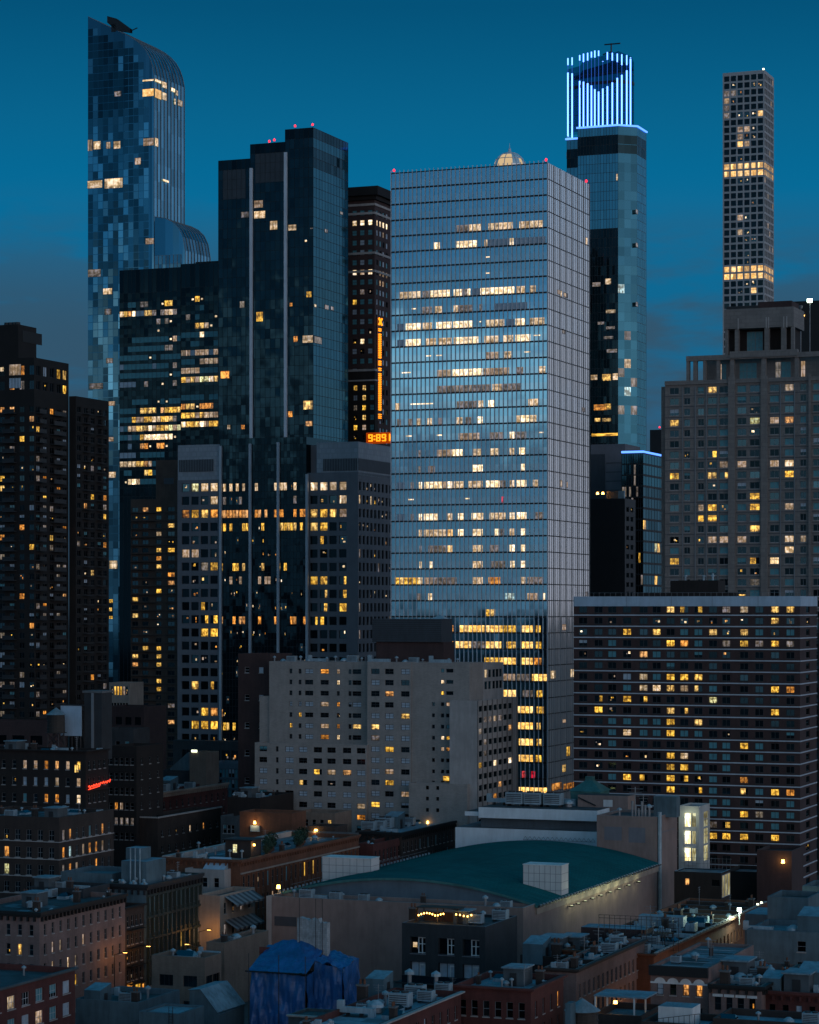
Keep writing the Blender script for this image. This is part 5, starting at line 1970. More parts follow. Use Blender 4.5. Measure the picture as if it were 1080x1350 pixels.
# ---- left of the street
b = low('pink_tenement', 'pinkish brick tenement with arched top windows along the left street', 'tenement', 52, 426.5, -60, 165, 1203, 'brick_pink', nf=7, nr=11, fh=3.35, wh=1.9, ww=.85, seed=3, cor='metal_black', corh=1.6,
        tab={'.': 10, 'k': 5, 'w': .3}, fcode=map_code(['.......', '...nny.'], rnd_code(DIM, 4)), rcode=map_code(['...........', '.TT..T.....', '.T.wT......', '....y......', '....y..T...', '....T....T.'], rnd_code(DIM, 5)), first=2.2)
pink = b
EXTRA.append((b, 0, 'scattered over the dark roof of the pinkish tenement', 'small fittings on the pink tenement roof', 12))
for i, (x, y, kd_) in enumerate(((-4, 6, 'chimney'), (-9, 14, 'roof_hut'), (-5, 22, 'chimney'), (-12, 4, 'skylight'), (-3, 30, 'vent_pipe'), (-14, 20, 'vent_pipe'), (-7, 10, 'vent_pipe'))):
    fit(kd_, b, x, y, b.roofz, '%s on the dark roof of the pinkish tenement' % {'chimney': 'brick chimney', 'roof_hut': 'grey stair hut', 'skylight': 'glazed skylight', 'vent_pipe': 'thin pipe vent'}[kd_], 'fittings of the pink tenement roof')
b = low('fire_escape_tenement', 'narrow dark tenement with fire escapes between pink and green buildings', 'tenement', 164, 456, 120, 193, 1197, 'brick_brown', nr=4, fh=3.3, wh=2.0, ww=.9, seed=8, cor='metal_black', rcode=map_code(['....', '....', 'n...', '.n..', '....'], rnd_code(DIM, 9)), L=8.0)
mb = MB()
for j in range(4):
    z = b.H - 4.3 - 3.3 * j
    mb.box(.01, 1.1, 1.0, 6.8, z, z + .08, 'metal_black')
    for y in (1.0, 6.8):
        mb.tube((1.1, y, z), (1.1, y, z + 1.0), .03, 'metal_black', 4)
    mb.tube((1.1, 1.0, z + 1.0), (1.1, 6.8, z + 1.0), .035, 'metal_black', 4)
    mb.tube((1.1, 1.0, z + .5), (1.1, 6.8, z + .5), .03, 'metal_black', 4)
    mb.tube((.7, 1.4, z), (.7, 5.6, z - 3.2), .06, 'metal_black', 4)
b.part(mb, 'fire_escape')
for q in (('R', 0, 167, 175, 1296, 1310, 'o'), ('R', 0, 178, 185, 1297, 1309, 'y'), ('R', 0, 187, 192, 1296, 1308, 'o')):
    pane_at(b, *q[:6], q[6], off=.05, split=2)
b.finish('shop_window')
b = low('cast_iron_building', 'dark green cast iron loft building with tall window bays on the street', 'loft building', 193, 463, 140, 266, 1167, 'cast_iron', 'roof_grey', nr=12, fh=4.0, wh=2.8, ww=1.15, seed=14, cor='metal_dark', corh=1.8, first=2.4, sill='cast_iron',
        rcode=map_code(['bb.b..bb.b..', '.b..bb......', '.....n.y.oTT', '......oyonnT'], rnd_code({'.': 8, 'b': 3, 'n': .6}, 15)))
ci = b
EXTRA.append((b, 0, 'in a crowd on the front of the green loft roof', 'vents on the green loft roof', 10))
mb = MB()
mb.box(-b.W, -.01, -.06, -.003, 0, b.H - .3, 'stucco_blue')
b.part(mb, 'party_wall')
mb = MB()
for i in range(13):
    y = .6 + (b.L - 1.2) * i / 12
    mb.box(.005, .35, y - .16, y + .16, 0, b.H - 2, 'cast_iron')
for j in range(4):
    z = b.H - 2.0 - 4.0 * j
    mb.box(.005, .28, 0, b.L, z - .25, z + .15, 'cast_iron')
b.part(mb, 'pilaster')
mb = MB()
mb.box(b.lx(160, 6), b.lx(193, 6), 6, 14, b.roofz, b.z(1136, -4, 6), 'stucco_blue', 'roof_pale')
mb.box(b.lx(166, 9), b.lx(186, 9), 9, 13, b.z(1136, -4, 6), b.z(1119, -4, 9), 'stucco_blue', 'roof_pale')
b.part(mb, 'bulkhead')
for dx in (0, 1.0, 2.0):
    mb = MB()
    mb.cyl(b.lx(172, 5.5) + dx, 5.5, b.roofz, b.z(1118, -4, 6), .14, .14, 'metal_pale', 8)
    b.part(mb, 'flue')
for i in range(9):
    fit(['vent_pipe', 'fan_drum', 'vent_pipe'][i % 3], b, -1.2 - i * .9, 1.5 + (i * 37 % 5) * .8, b.roofz, '%s in a crowd on the front of the green loft roof' % ['thin pipe vent', 'round fan hood', 'thin pipe vent'][i % 3], 'vents on the green loft roof')
fit('air_conditioner', b, -2.5, 16, b.roofz, 'pale cooling unit at the back of the green loft roof')
# pale row houses between green and orange buildings
b = low('white_row_house', 'small white house with a tilted blue skylight beside the orange brick block', 'house', 296, 500, 244, 300, 1147, 'stone_pale', 'roof_pale', nf=3, fh=3.2, wh=1.9, ww=1.1, seed=17, L=9)
t = empty('tilted_skylight', b.w(-3.2, 2.5, b.roofz), 'big tilted blue glazed skylight on the white house roof', 'skylight')
mb = MB()
mb.poly([(-2.6, -1.2, .3), (2.2, -1.2, .3), (2.8, 1.6, 3.0), (-2.0, 1.6, 3.0)], 'fascia_blue')
mb.build('glazing', t)
mb = MB()
mb.poly([(-2.6, -1.2, 0), (2.2, -1.2, 0), (2.2, -1.2, .3), (-2.6, -1.2, .3)], 'metal_pale')
mb.poly([(2.2, -1.2, 0), (2.8, 1.6, 0), (2.8, 1.6, 3.0), (2.2, -1.2, .3)], 'metal_pale')
mb.poly([(2.8, 1.6, 0), (-2.0, 1.6, 0), (-2.0, 1.6, 3), (2.8, 1.6, 3.0)], 'metal_pale')
mb.poly([(-2.0, 1.6, 0), (-2.6, -1.2, 0), (-2.6, -1.2, .3), (-2.0, 1.6, 3)], 'metal_pale')
mb.build('frame', t)
b = low('awning_house', 'low pale pink house with striped dark awnings on its street side', 'house', 290, 482, 260, 336, 1181, 'stone_cream', 'roof_tar', nr=4, fh=4.2, wh=2.2, ww=1.3, seed=19, first=1.6)
for z in (b.H - .4, b.H - 5.0):
    mb = MB()
    for i in range(12):
        y0, y1 = 2 + (b.L - 3) * i / 12, 2 + (b.L - 3) * (i + 1) / 12
        m = 'louvre' if i % 2 else 'frame_grey'
        mb.poly([(2.6, y0, z - 1.5), (2.6, y1, z - 1.5), (.02, y1, z), (.02, y0, z)], m)
        mb.poly([(2.6, y0, z - 1.9), (2.6, y1, z - 1.9), (2.6, y1, z - 1.5), (2.6, y0, z - 1.5)], m)
    b.part(mb, 'awning')
# orange brick block
b = low('orange_brick_block', 'long orange brown brick block with pilasters and a planted roof terrace', 'brick block', 317, 502, 213, 473, 1134, 'brick_orange', 'roof_grey', nf=0, nr=26, fh=4.4, wh=3.0, ww=1.05, seed=23, cor='brick_orange', corh=1.3, first=3.4, sill='brick_orange',
        rcode=map_code(['...n.b...b...y.y.b..b.....', '..b...T...bb...b.bb.......', 'bb..nb..bb................'], rnd_code({'.': 6, 'b': 2.5, 'k': 3, 'n': .3}, 24)))
ob = b
EXTRA.append((b, 0, 'scattered over the roof of the long orange block', 'small fittings on the orange block roof', 14))
mb = MB()
for i in range(27):
    y = .6 + (b.L - 1.2) * i / 26
    mb.box(.004, .22, y - .2, y + .2, 0, b.H - 3.0, 'brick_orange')
mb.box(.004, .3, 0, b.L, b.H - 2.9, b.H - 2.6, 'stone_cream')
b.part(mb, 'pilaster')
mb = MB()
mb.box(-b.W - .05, 0, b.L - .2, b.L, b.roofz, b.H + .4, 'concrete')
mb.box(-b.W + .1, -b.W + 1.4, 0, b.L, b.roofz, b.H + .25, 'stone_pale')
b.part(mb, 'parapet')
for px, py, kd_ in ((262, 1118, 0), (270, 1124, 0), (284, 1124, 0), (297, 1118, 0), (303, 1126, 0), (310, 1124, 0), (319, 1126, 0), (333, 1118, 0), (346, 1118, 0)):
    y = 2 + (1132 - py) * 1.6
    fit('vent_pipe', b, b.lx(px, y), y, b.roofz, 'mushroom vent standing in a line on the orange block roof', 'mushroom vents on the orange block roof', 1.2)
t = empty('roof_penthouse', b.w(b.lx(331, 12), 12, b.roofz), 'small brick rooftop room with one lit window on the orange block', 'rooftop room')
mb = MB()
x0 = b.lx(297, 12) - b.lx(331, 12)
recs, nc, nr_ = facade(mb, 'F', 0, x0, 0, 0, 3.6, [(x0 + 1.6, x0 + 2.7)], [(1.0, 2.8)], 'brick_brown', .2)
mb.poly([(0, 0, 0), (0, 5, 0), (0, 5, 3.6), (0, 0, 3.6)], 'brick_brown')
mb.poly([(0, 5, 0), (x0, 5, 0), (x0, 5, 3.6), (0, 5, 3.6)], 'brick_brown')
mb.poly([(x0, 5, 0), (x0, 0, 0), (x0, 0, 3.6), (x0, 5, 3.6)], 'brick_brown')
mb.build('wall', t)
mb = MB()
glaze(mb, recs[0][2], 'l', (2, 2, .07, 'frame_white'))
mb.build('window', t)
mb = MB()
mb.box(x0 - .4, .5, -.5, 5.3, 3.6, 3.85, 'metal_dark')
mb.build('roof', t)
mb = MB()
mb.cyl(.25, 1.0, 2.5, 2.9, .22, .22, 'lamp_amber', 8)
mb.build('wall_lamp', t)
point(t, (.7, .4, 2.6), 60, (1, .6, .2))
for i in range(14):
    y = 17 + i * 2.3
    fit('roof_shrub', b, -2.2 - (i * 29 % 7) * .8, y, b.roofz, 'dark potted shrub on the terrace of the orange brick block', 'terrace shrubs', 1.0 + (i % 3) * .35, i)
b = low('brick_roof_block', 'plain brick block with a bright wall lamp rising behind the orange block', 'brick block', 385, 575, 316, 388, 1072, 'brick_orange', 'roof_tar', L=8)
t = empty('wall_lamp', b.w(b.lx(337), -.3, b.z(1086)), 'wall lamp glowing amber on the plain brick block', 'lamp')
mb = MB()
mb.box(-.2, .2, 0, .3, -.3, .3, 'metal_dark')
mb.build('bracket', t)
mb = MB()
mb.cyl(0, -.15, -.3, .35, .35, .25, 'lamp_amber', 8)
mb.build('bulb', t)
point(t, (0, -.8, -.2), 120, (1, .7, .35))
mb = MB()
mb.box(b.lx(331), b.lx(343), -.4, -.01, b.z(1098), b.z(1090), 'metal_pale')
b.part(mb, 'wall_vent')
b = low('low_brick_shed', 'low brick rooftop shed with an arched amber light left of the pale units', 'rooftop shed', 442, 562, 405, 446, 1090, 'brick_brown', 'roof_pale', L=7)
t = empty('arch_lamp', b.w(b.lx(417), -.2, b.z(1097)), 'round amber lamp on the front of the low brick rooftop shed', 'lamp')
mb = MB()
mb.cyl(0, 0, -.5, .5, .5, .35, 'lamp_amber', 10)
mb.build('bulb', t)
point(t, (0, -.8, 0), 90, (1, .55, .15))
# red and dark corniced buildings farther up the street
b = low('red_corner_building', 'low red brick building with a blue roof edge beyond the orange block', 'building', 492, 566, 470, 530, 1113, 'brick_red', 'roof_pale', nr=7, fh=4, wh=2.4, ww=1.1, seed=27, rcode=map_code(['.......', '.y.....'], rnd_code(DIM, 27)))
b1 = b
EXTRA.append((b, 0, 'scattered over the roof of the low red corner building', 'small fittings on the red corner building', 4))
b = low('dark_cornice_building', 'dark loft building with a heavy black cornice and pale roof units', 'loft building', 529, 581, 470, 604, 1098, 'brick_brown', 'roof_pale', nr=14, fh=3.6, wh=2.3, ww=1.1, seed=28, cor='metal_black', corh=1.7, tab={'.': 8, 'b': 2, 'n': .3}, first=2.4)
for i, (px, y, s, kd_) in enumerate(((500, 12, 1.5, 'air_conditioner'), (508, 16, 1.7, 'air_conditioner'), (487, 9, 1.5, 'air_conditioner'), (520, 20, 1.3, 'pale_roof_hut'), (540, 28, 1.2, 'air_conditioner'), (560, 38, 1.2, 'air_conditioner'), (530, 26, 1, 'roof_duct'), (548, 34, 1, 'skylight'), (575, 44, 1.3, 'pale_roof_hut'), (552, 42, 1, 'roof_duct'), (513, 8, 1, 'roof_duct'), (565, 50, 1, 'skylight'))):
    fit(kd_, b, b.lx(px, y), y, b.roofz, '%s on the pale roof with the black cornice' % {'air_conditioner': 'white air unit', 'pale_roof_hut': 'pale stair hut', 'roof_duct': 'bent metal duct', 'skylight': 'glazed skylight'}[kd_], 'units on the black corniced roof', s)
# ---- middle distance, left
b = low('white_coping_building', 'dark brick flank with a white coping line and one orange window', 'building', 208, 600, 170, 292, 1079, 'brick_brown', 'roof_grey', nr=9, fh=3.8, wh=1.6, ww=1.0, seed=30, cor=None, first=3.0, rcode=map_code(['..n.w.o..', '.........'], rnd_code({'.': 5, 'k': 8}, 30)))
mb = MB()
mb.box(-b.W, .25, -.25, 0.02, b.H, b.H + .35, 'stone_pale')
mb.box(-.1, .25, .02, b.L, b.H, b.H + .35, 'stone_pale')
b.part(mb, 'coping')
b = low('red_cornice_house', 'red brown house with an ornate cornice and two lit tall windows', 'house', 203, 655, 180, 300, 1046, 'brick_red', 'roof_pale', nr=12, fh=3.7, wh=2.0, ww=1.0, seed=33, cor='stone_cream', corh=1.4, first=2.5, rcode=map_code(['............', 'WW..........'], rnd_code({'.': 5, 'k': 5, 'n': .3}, 34)))
for i, (x, y, s, kd_) in enumerate(((-5, 5, 1.4, 'air_conditioner'), (-3.5, 12, 1.5, 'air_conditioner'), (-6, 20, 1.3, 'pale_roof_hut'), (-3, 27, 1.2, 'air_conditioner'), (-8, 30, 1.2, 'roof_duct'), (-2, 18, 1, 'vent_pipe'))):
    fit(kd_, b, x, y, b.roofz, '%s on the roof of the red brown house' % {'air_conditioner': 'pale blue air unit', 'pale_roof_hut': 'pale stair hut', 'roof_duct': 'bent metal duct', 'vent_pipe': 'pipe vent'}[kd_], 'units on the red brown house', s)
b = low('bay_window_house', 'narrow grey house with white framed windows beside the white coping', 'house', 312, 607, 291, 315, 1076, 'stucco_grey', 'roof_pale', nf=3, fh=3.4, wh=2.1, ww=.9, seed=35, frame='frame_white', L=12, first=2.2)
b = low('grey_roof_house', 'dark house with a light blue flat roof left of the beige block', 'house', 343, 612, 300, 346, 1052, 'brick_dark', 'roof_pale', L=20)
b2 = b
EXTRA.append((b, 0, 'scattered over the light blue roof by the beige block', 'small fittings on the light blue roof', 8))
for i in range(5):
    fit(['vent_pipe', 'air_conditioner', 'fan_drum', 'roof_hut', 'aerial'][i], b, b.lx(308 + i * 7, 4 + i * 2), 4 + i * 2, b.roofz, '%s on the light blue roof by the beige block' % ['pipe vent', 'air unit', 'fan hood', 'stair hut', 'thin aerial'][i])
b = low('tan_brick_gable', 'tan stepped brick wall with small windows in front of the beige block', 'building', 442, 590, 386, 446, 1072, 'brick_tan', 'roof_tar', nf=5, fh=4, wh=1.6, ww=1.0, seed=37, L=10, fcode=map_code(['...ny', '.....'], rnd_code(DIM, 2)), vis=1110)
b = low('concrete_shaft', 'bare tan concrete shaft with a yellow light below the office podium', 'shaft', 272, 690, 250, 275, 992, 'brick_tan', 'roof_tar', L=8)
mb = MB()
mb.box(b.lx(253), b.lx(260), -.3, -.02, b.z(993) + .2, b.z(990) + .2, 'lamp_soft')
b.part(mb, 'light_tube')
b = low('sloped_concrete_ramp', 'grey concrete block with a sloping glazed ramp left of the tan shaft', 'building', 248, 700, 214, 250, 1016, 'concrete_dark', 'roof_grey', L=14)
mb = MB()
x0, x1_ = b.lx(222), b.lx(246)
mb.poly([(x0, 1, b.roofz), (x1_, 1, b.roofz), (x1_, 1, b.z(992)), (x0, 1, b.z(1014))], 'stucco_blue')
mb.poly([(x0, 1, b.z(1014)), (x1_, 1, b.z(992)), (x1_, 8, b.z(992)), (x0, 8, b.z(1014))], 'roof_pale')
mb.poly([(x1_, 1, b.roofz), (x1_, 8, b.roofz), (x1_, 8, b.z(992)), (x1_, 1, b.z(992))], 'stucco_blue')
b.part(mb, 'ramp_hall')
b = low('glazed_podium', 'low glazed podium with a grid of pale panes under the grey office', 'podium', 332, 715, 270, 336, 1007, 'panel_blue', 'roof_grey', nf=14, fh=3.0, wh=2.4, ww=.8, seed=38, tab={'b': 3, 'v': 1, '.': 1}, L=12, sill=None)
# ---- far left blocks
b = low('dark_corner_building', 'near black brick corner building with a row of small lit windows', 'building', 113, 560, -60, 143, 990, 'brick_dark', 'roof_tar', nf=12, nr=4, fh=3.75, wh=1.9, ww=1.0, seed=40, tab=DIM, first=2.4, vis=1080, cor='brick_dark',
        fcode=map_code(['......TTooTy'[:12], '.....ngggp.T'[:12].replace('p', 'T'), '......b.oogW'], rnd_code(DIM, 41)))
dk = b
EXTRA.append((b, 0, 'scattered over the roof of the near black corner building', 'small fittings on the near black corner roof', 10))
b.fn = None
for q in ((98, 104, 1008, 1019, 'y'), ):
    pane_at(b, 'F', 0, *q, off=.02, split=2)
b.finish()
t = empty('neon_sign', b.w(.6, 0, b.z(1038)), 'red neon script sign glowing on the dark corner building', 'sign')
mb = MB()
pts = [(0, 0, 0)]
y1_ = b.ly(142)
q = random.Random(2)
for i in range(26):
    a = i / 25
    pts.append((.1, y1_ * a, .9 * a + .28 * sin(i * 2.3) + .1 * q.uniform(-1, 1)))
for A, C in zip(pts[1:-1], pts[2:]):
    mb.tube(A, C, .10, 'neon_red', 5)
mb.tube((.1, 0, -.5), (.1, y1_ * .5, -.05), .10, 'neon_red', 5)
mb.build('neon_tube', t)
mb = MB()
mb.box(-.5, -.05, 0, y1_, -.9, -.75, 'metal_dark')
mb.build('sign_bracket', t)
tk = fit('water_tank', b, b.lx(74, 9), 9, b.roofz + 1.5, 'dark wooden water tank with a pale conical roof before a blank white board', None, 1.0)
tk.scale = (1.05, 1.05, 1.12)
t = empty('blank_billboard', b.w(b.lx(107, 12), 12, b.roofz), 'blank pale blue rooftop board behind the water tank', 'billboard')
mb = MB()
x0 = b.lx(80, 12) - b.lx(107, 12)
z0, z1 = b.z(971, -3, 12) - b.roofz, b.z(931, -3, 12) - b.roofz
mb.box(x0, 0, 0, .3, z0, z1, 'fascia_blue')
mb.build('board', t)
mb = MB()
for x in (x0 + .4, x0 / 2, -.4):
    mb.tube((x, .5, 0), (x, .5, z1), .12, 'metal_dark')
    mb.tube((x, 2.4, 0), (x, .5, z1 - .5), .1, 'metal_dark')
mb.box(x0 - .2, .7, -.12, .42, z1, z1 + .25, 'metal_dark')
mb.build('frame', t)
t = empty('brick_shaft', b.w(b.lx(134, 14), 14, b.roofz - 2), 'tall dark brick rooftop shaft right of the blank board', 'shaft')
x0 = b.lx(111, 14) - b.lx(134, 14)
mb = MB()
zt = b.z(914, 0, 14) - b.roofz + 2
mb.box(x0, 0, 0, 5, 0, zt, 'concrete_dark')
mb.build('shaft_wall', t)
mb = MB()
mb.box(x0 - .3, .3, -.3, 5.3, zt, zt + .5, 'concrete')
mb.build('cap', t)
mb = MB()
mb.box(x0 * .5 - .3, x0 * .5 + .3, -.25, -.01, 0, zt, 'frame_grey')
mb.build('pilaster', t)
for i, (px, y, kd_) in enumerate(((20, 4, 'roof_hut'), (45, 5, 'chimney'), (95, 3, 'vent_pipe'), (60, 3, 'skylight'), (30, 10, 'air_conditioner'))):
    fit(kd_, b, b.lx(px, y), y, b.roofz, '%s on the roof of the near black corner building' % ['grey hut', 'brick chimney', 'pipe vent', 'low skylight', 'metal air unit'][i])
b = low('red_roof_shed', 'long dark red brick block behind the water tank', 'building', 62, 610, -60, 66, 952, 'brick_maroon', 'roof_tar', nf=5, fh=5, wh=2.2, ww=3.4, seed=43, tab={'k': 1}, L=10, sill=None, frame=None, first=3.4)
b = low('lit_pale_house', 'small pale building with four glowing tall windows beside the black block', 'building', 171, 760, 144, 173, 900, 'stone_cream', 'roof_tar', nf=6, fh=5, wh=2.6, ww=.75, seed=44, L=9, fcode=map_code(['nyyyTn'], rnd_code({'k': 1}, 1)), sill=None, first=1.2, vis=925, frame=None)
b = low('maroon_terrace_block', 'low dark maroon terrace block below the small pale lit building', 'building', 190, 720, 136, 194, 932, 'brick_maroon', 'roof_tar', nf=4, fh=5, wh=2.2, ww=2.0, seed=45, tab={'k': 2, '.': 1}, L=14, sill=None, frame=None, first=3)
b = low('grey_hut_block', 'small grey block with one pale window between dark buildings', 'building', 176, 640, 134, 178, 961, 'concrete_dark', 'roof_tar', nf=3, fh=4, wh=2.0, ww=1.2, seed=46, L=9, fcode=map_code(['..b'], rnd_code({'k': 1}, 1)), first=3.2)
b = low('shadowed_tenement', 'tall black tenement with few orange windows right of the neon sign', 'tenement', 180, 600, 140, 196, 984, 'brick_dark', 'roof_tar', nf=5, nr=3, fh=3.6, wh=1.7, ww=.9, seed=47, tab={'k': 6, '.': 4, 'n': .3, 't': .7}, L=14, fcode=map_code(['.....', '.....', '.....', '.oT..', '.tttt', '.....', '..o..'], rnd_code({'k': 5, '.': 4, 't': .6}, 48)), first=2.8)
b = low('bay_front_building', 'dark brick apartment house with bay windows and orange blinds at far left', 'apartment building', 78, 500, -60, 150, 1078, 'brick_brown', 'roof_tar', nf=9, nr=8, fh=3.5, wh=2.1, ww=1.2, seed=50, tab={'.': 6, 'k': 3, 'b': .6, 'o': .5}, first=2.6, st=(2, 2),
        fcode=map_code(['...nn....', '...yo....', '...ll....'], rnd_code({'.': 6, 'k': 3}, 51)), rcode=map_code(['to..b.o.', 'oc.TooT.', 'toT..o..', '.oo.t...'], rnd_code({'.': 6, 'k': 3, 'o': .5}, 52)), vis=1195)
bf = b
EXTRA.append((b, 0, 'scattered over the dark bay windowed house roof', 'small fittings on the bay windowed house', 10))
mb = MB()
for j in range(5):
    z = b.H - 4.95 - 3.5 * j
    mb.box(-b.W, .12, -.12, -.004, z - .08, z + .08, 'stone_pale')
    mb.box(.004, .12, 0, b.L, z - .08, z + .08, 'stone_pale')
b.part(mb, 'string_course')
for i, (x, y, kd_) in enumerate(((-3, 4, 'roof_hut'), (-9, 6, 'chimney'), (-14, 5, 'air_conditioner'), (-2, 14, 'vent_pipe'), (-6, 17, 'skylight'))):
    fit(kd_, b, x, y, b.roofz, '%s on the dark bay windowed house' % ['grey stair hut', 'brick chimney', 'metal air unit', 'pipe vent', 'glazed skylight'][i])
b = low('blue_flank_building', 'low building with a smooth blue grey flank behind the pink tenement', 'building', 148, 474, 80, 152, 1152, 'stucco_blue', 'roof_grey', L=12)
b = low('roof_clutter_house', 'low dark house with crowded roof behind the pink tenement cornice', 'house', 110, 455, 40, 118, 1172, 'concrete_dark', 'roof_tar', L=10)
for i, (px, y, kd_) in enumerate(((62, 2, 'roof_hut'), (78, 3, 'air_conditioner'), (92, 2, 'chimney'), (104, 4, 'roof_duct'), (70, 6, 'vent_pipe'))):
    fit(kd_, b, b.lx(px, y), y, b.roofz, '%s in the clutter behind the pink tenement cornice' % ['grey hut', 'air unit', 'brick chimney', 'bent duct', 'pipe vent'][i])
# near left red brick block with bright sashes
b = low('red_brick_corner', 'dark red brick block with pale sash windows and a grey cornice, bottom left', 'apartment building', -120, 330, -300, 99, 1335, 'brick_red', 'roof_tar', nr=11, fh=3.25, wh=1.9, ww=2.2, seed=55, frame='frame_white', st=(3, 2), first=1.6, cor='stucco_grey', corh=.7,
        tab={'.': 4, 'b': 4, 'v': 2}, rcode=map_code(['......w.bvg', '.....vbgTbg', 'gbbvgbvggbg'], rnd_code({'.': 3, 'b': 4, 'g': 3, 'v': 2}, 56)))
for i, (x, y, kd_) in enumerate(((-6, 40, 'vent_pipe'), (-3, 20, 'skylight'), (-8, 30, 'air_conditioner'))):
    fit(kd_, b, x, y, b.roofz, '%s on the near red brick roof, bottom left' % ['pipe vent', 'skylight', 'air unit'][i])

# ---- beige apartment block in the middle
b = B('beige_apartment_block', 'beige brick apartment block in stepped volumes with small paired windows', 'apartment building', 619, 618)
k = 618 / F
st = 14.85 * k
H = b.z(874)
L = b.ly(683)
x543, x484 = b.lx(543), b.lx(485)
yr_ = b.ly(637)
BC = rnd_code({'.': 8, 'g': 4, 'b': 2, 'k': 3, 'v': 3}, 70)
sty = (2, 2, .09, 'frame_dark')
gb = lambda rows_: [r_.replace('b', 'g') for r_ in rows_]
# right plain wing with the ribbed street side
rowsA = levels(b.z(882), st, 5.0 * k, 12)
zlow = b.z(922, 0, 0)
body(b, x543, 0, 0, yr_, 0, H, 'brick_beige', 'roof_grey', fr=dict(cols=[(b.lx(c) - w_, b.lx(c) + w_) for c, w_ in ((571.5, .38), (583.5, .42), (593, .95))], rows=rowsA, code=map_code(['.b.', '.W.', '.y.', '..T', '...', '..b', '.Wy', '.To', '...', '...', '..'], kd), skip=lambda i, j: (i == 0) != True and False or (i == 0 and j >= len(rowsA) - 3), st=(1, 1, .07, 'frame_dark')), par=.6, cop='stone_pale', name='plain_wing')
# upper block seen along the street side, set back on the right
rt = rnd_code({'.': 6, 'k': 3, 'v': 1.5, 't': .8}, 71)
xr1 = .02
body(b, x543, xr1, yr_ + .02, b.ly(663, xr1), 0, H - .3, 'stone_pale', 'roof_grey', ri=dict(cols=[(b.ly(c, xr1), b.ly(c + 4.2, xr1)) for c in (639, 644, 649.5, 654, 658.5)], rows=[(b.z(891, xr1, 30), b.z(881, xr1, 30)), (b.z(906, xr1, 30), b.z(896, xr1, 30))], code=map_code(['W....', '.....'], kd), st=(1, 1, .06, None)), par=.5, name='rear_block')
xr2 = 3.2
y2a, y2b = b.ly(629, xr2), b.ly(683, xr2)
Hs = b.z(924, xr2, y2a)
rows2 = levels(b.z(931.5, xr2, y2a), st, 7.2 * k, 4)
body(b, -4, xr2, y2a, y2b, 0, Hs, 'stone_pale', 'roof_pale', ri=dict(cols=[(b.ly(631.5 + 6.5 * i, xr2), b.ly(636.2 + 6.5 * i, xr2)) for i in range(7)], rows=rows2, code=map_code(['.......', '.ttTtn.', 't.....o', '.t.....', '.t.....', 'y..W..W', '.......', '....o..', '...o...', '.......', '....y..'], rt), st=(1, 1, .06, None)), par=.4, name='street_wing')
mb = MB()
for i in range(9):
    y = b.ly(629.3 + 6.5 * i, xr2)
    mb.box(xr2 + .003, xr2 + .22, y - .15, y + .15, 0, Hs, 'stone_beige')
b.part(mb, 'pier')
# centre wing
rowsB = levels(b.z(882, x543), st, 7.2 * k, 10)
BM = ['..b', 'b..', '.o.', '..b', 'bby', 'ybb', 'tbb', 'by.', 'bbb', 'bT.', '.yb', 'b.T', 'ybv', 'bb.']
body(b, x484, x543 - .01, -.35, 14, 0, H + .1, 'brick_beige', 'roof_grey', fr=dict(cols=[(b.lx(c) - 1.15, b.lx(c) + 1.15) for c in (495.5, 514, 535)], rows=rowsB, code=map_code(gb(BM), BC), st=sty), par=.6, cop='stone_pale', name='centre_wing')
# left upper wing, recessed
x354, x340 = b.lx(355, 4), b.lx(341, 4)
yb_ = 4.0
rowsC = levels(b.z(882, b.lx(420, 4), 4), st, 6.4 * k, b.z(988, x354, 4))
cc6 = [(383.5, .4), (395.5, .4), (407.5, 1.15), (428, 1.15), (446, .4), (461.5, .4), (470.5, 1.2)]
CM = ['...bo' + 'T..', '....', ]
CMf = ['..boT..', '....W..', '.......', 'bbbTyvb'.replace('y', 'o'), '.yk.n..', 'y.bTo.y', '..bo' + 'W..']
body(b, x354, x484 - .01, yb_, 18, 0, b.z(873, x484, yb_), 'brick_beige', 'roof_grey', fr=dict(cols=[(b.lx(c, yb_) - w_, b.lx(c, yb_) + w_) for c, w_ in cc6], rows=rowsC, code=map_code(gb(CMf), BC), st=sty), par=.6, cop='stone_pale', name='left_wing')
body(b, x340, x354 - .01, yb_ + .6, 16, 0, b.z(918, x354, yb_), 'brick_beige', 'roof_grey', par=.5, name='left_step')
# lower front block
xl0 = b.lx(336, -1.5)
H3 = b.z(982, x484, -1.5)
rowsD = levels(b.z(986.5, x484, -1.5), st, 7.2 * k, 8)
DM = ['v.bb....', '..g...' + '..', 'b.b.pTob', 'b.gp.n.g', 'v.' + 'kb.b' + 'bb', 'bbbkb.bT', '....no.o']
body(b, xl0, x484 + .3, -1.5, 5, 0, H3, 'brick_beige', 'roof_tar', fr=dict(cols=[(b.lx(c, -1.5) - w_, b.lx(c, -1.5) + w_) for c, w_ in ((347, 1.1), (365.5, .35), (381.5, 1.15), (399.5, 1.15), (419, 1.15), (437, 1.15), (457.5, 1.15), (476, 1.15))], rows=rowsD, code=map_code(gb(DM), BC), st=sty), par=.6, cop='stone_pale', name='front_block')
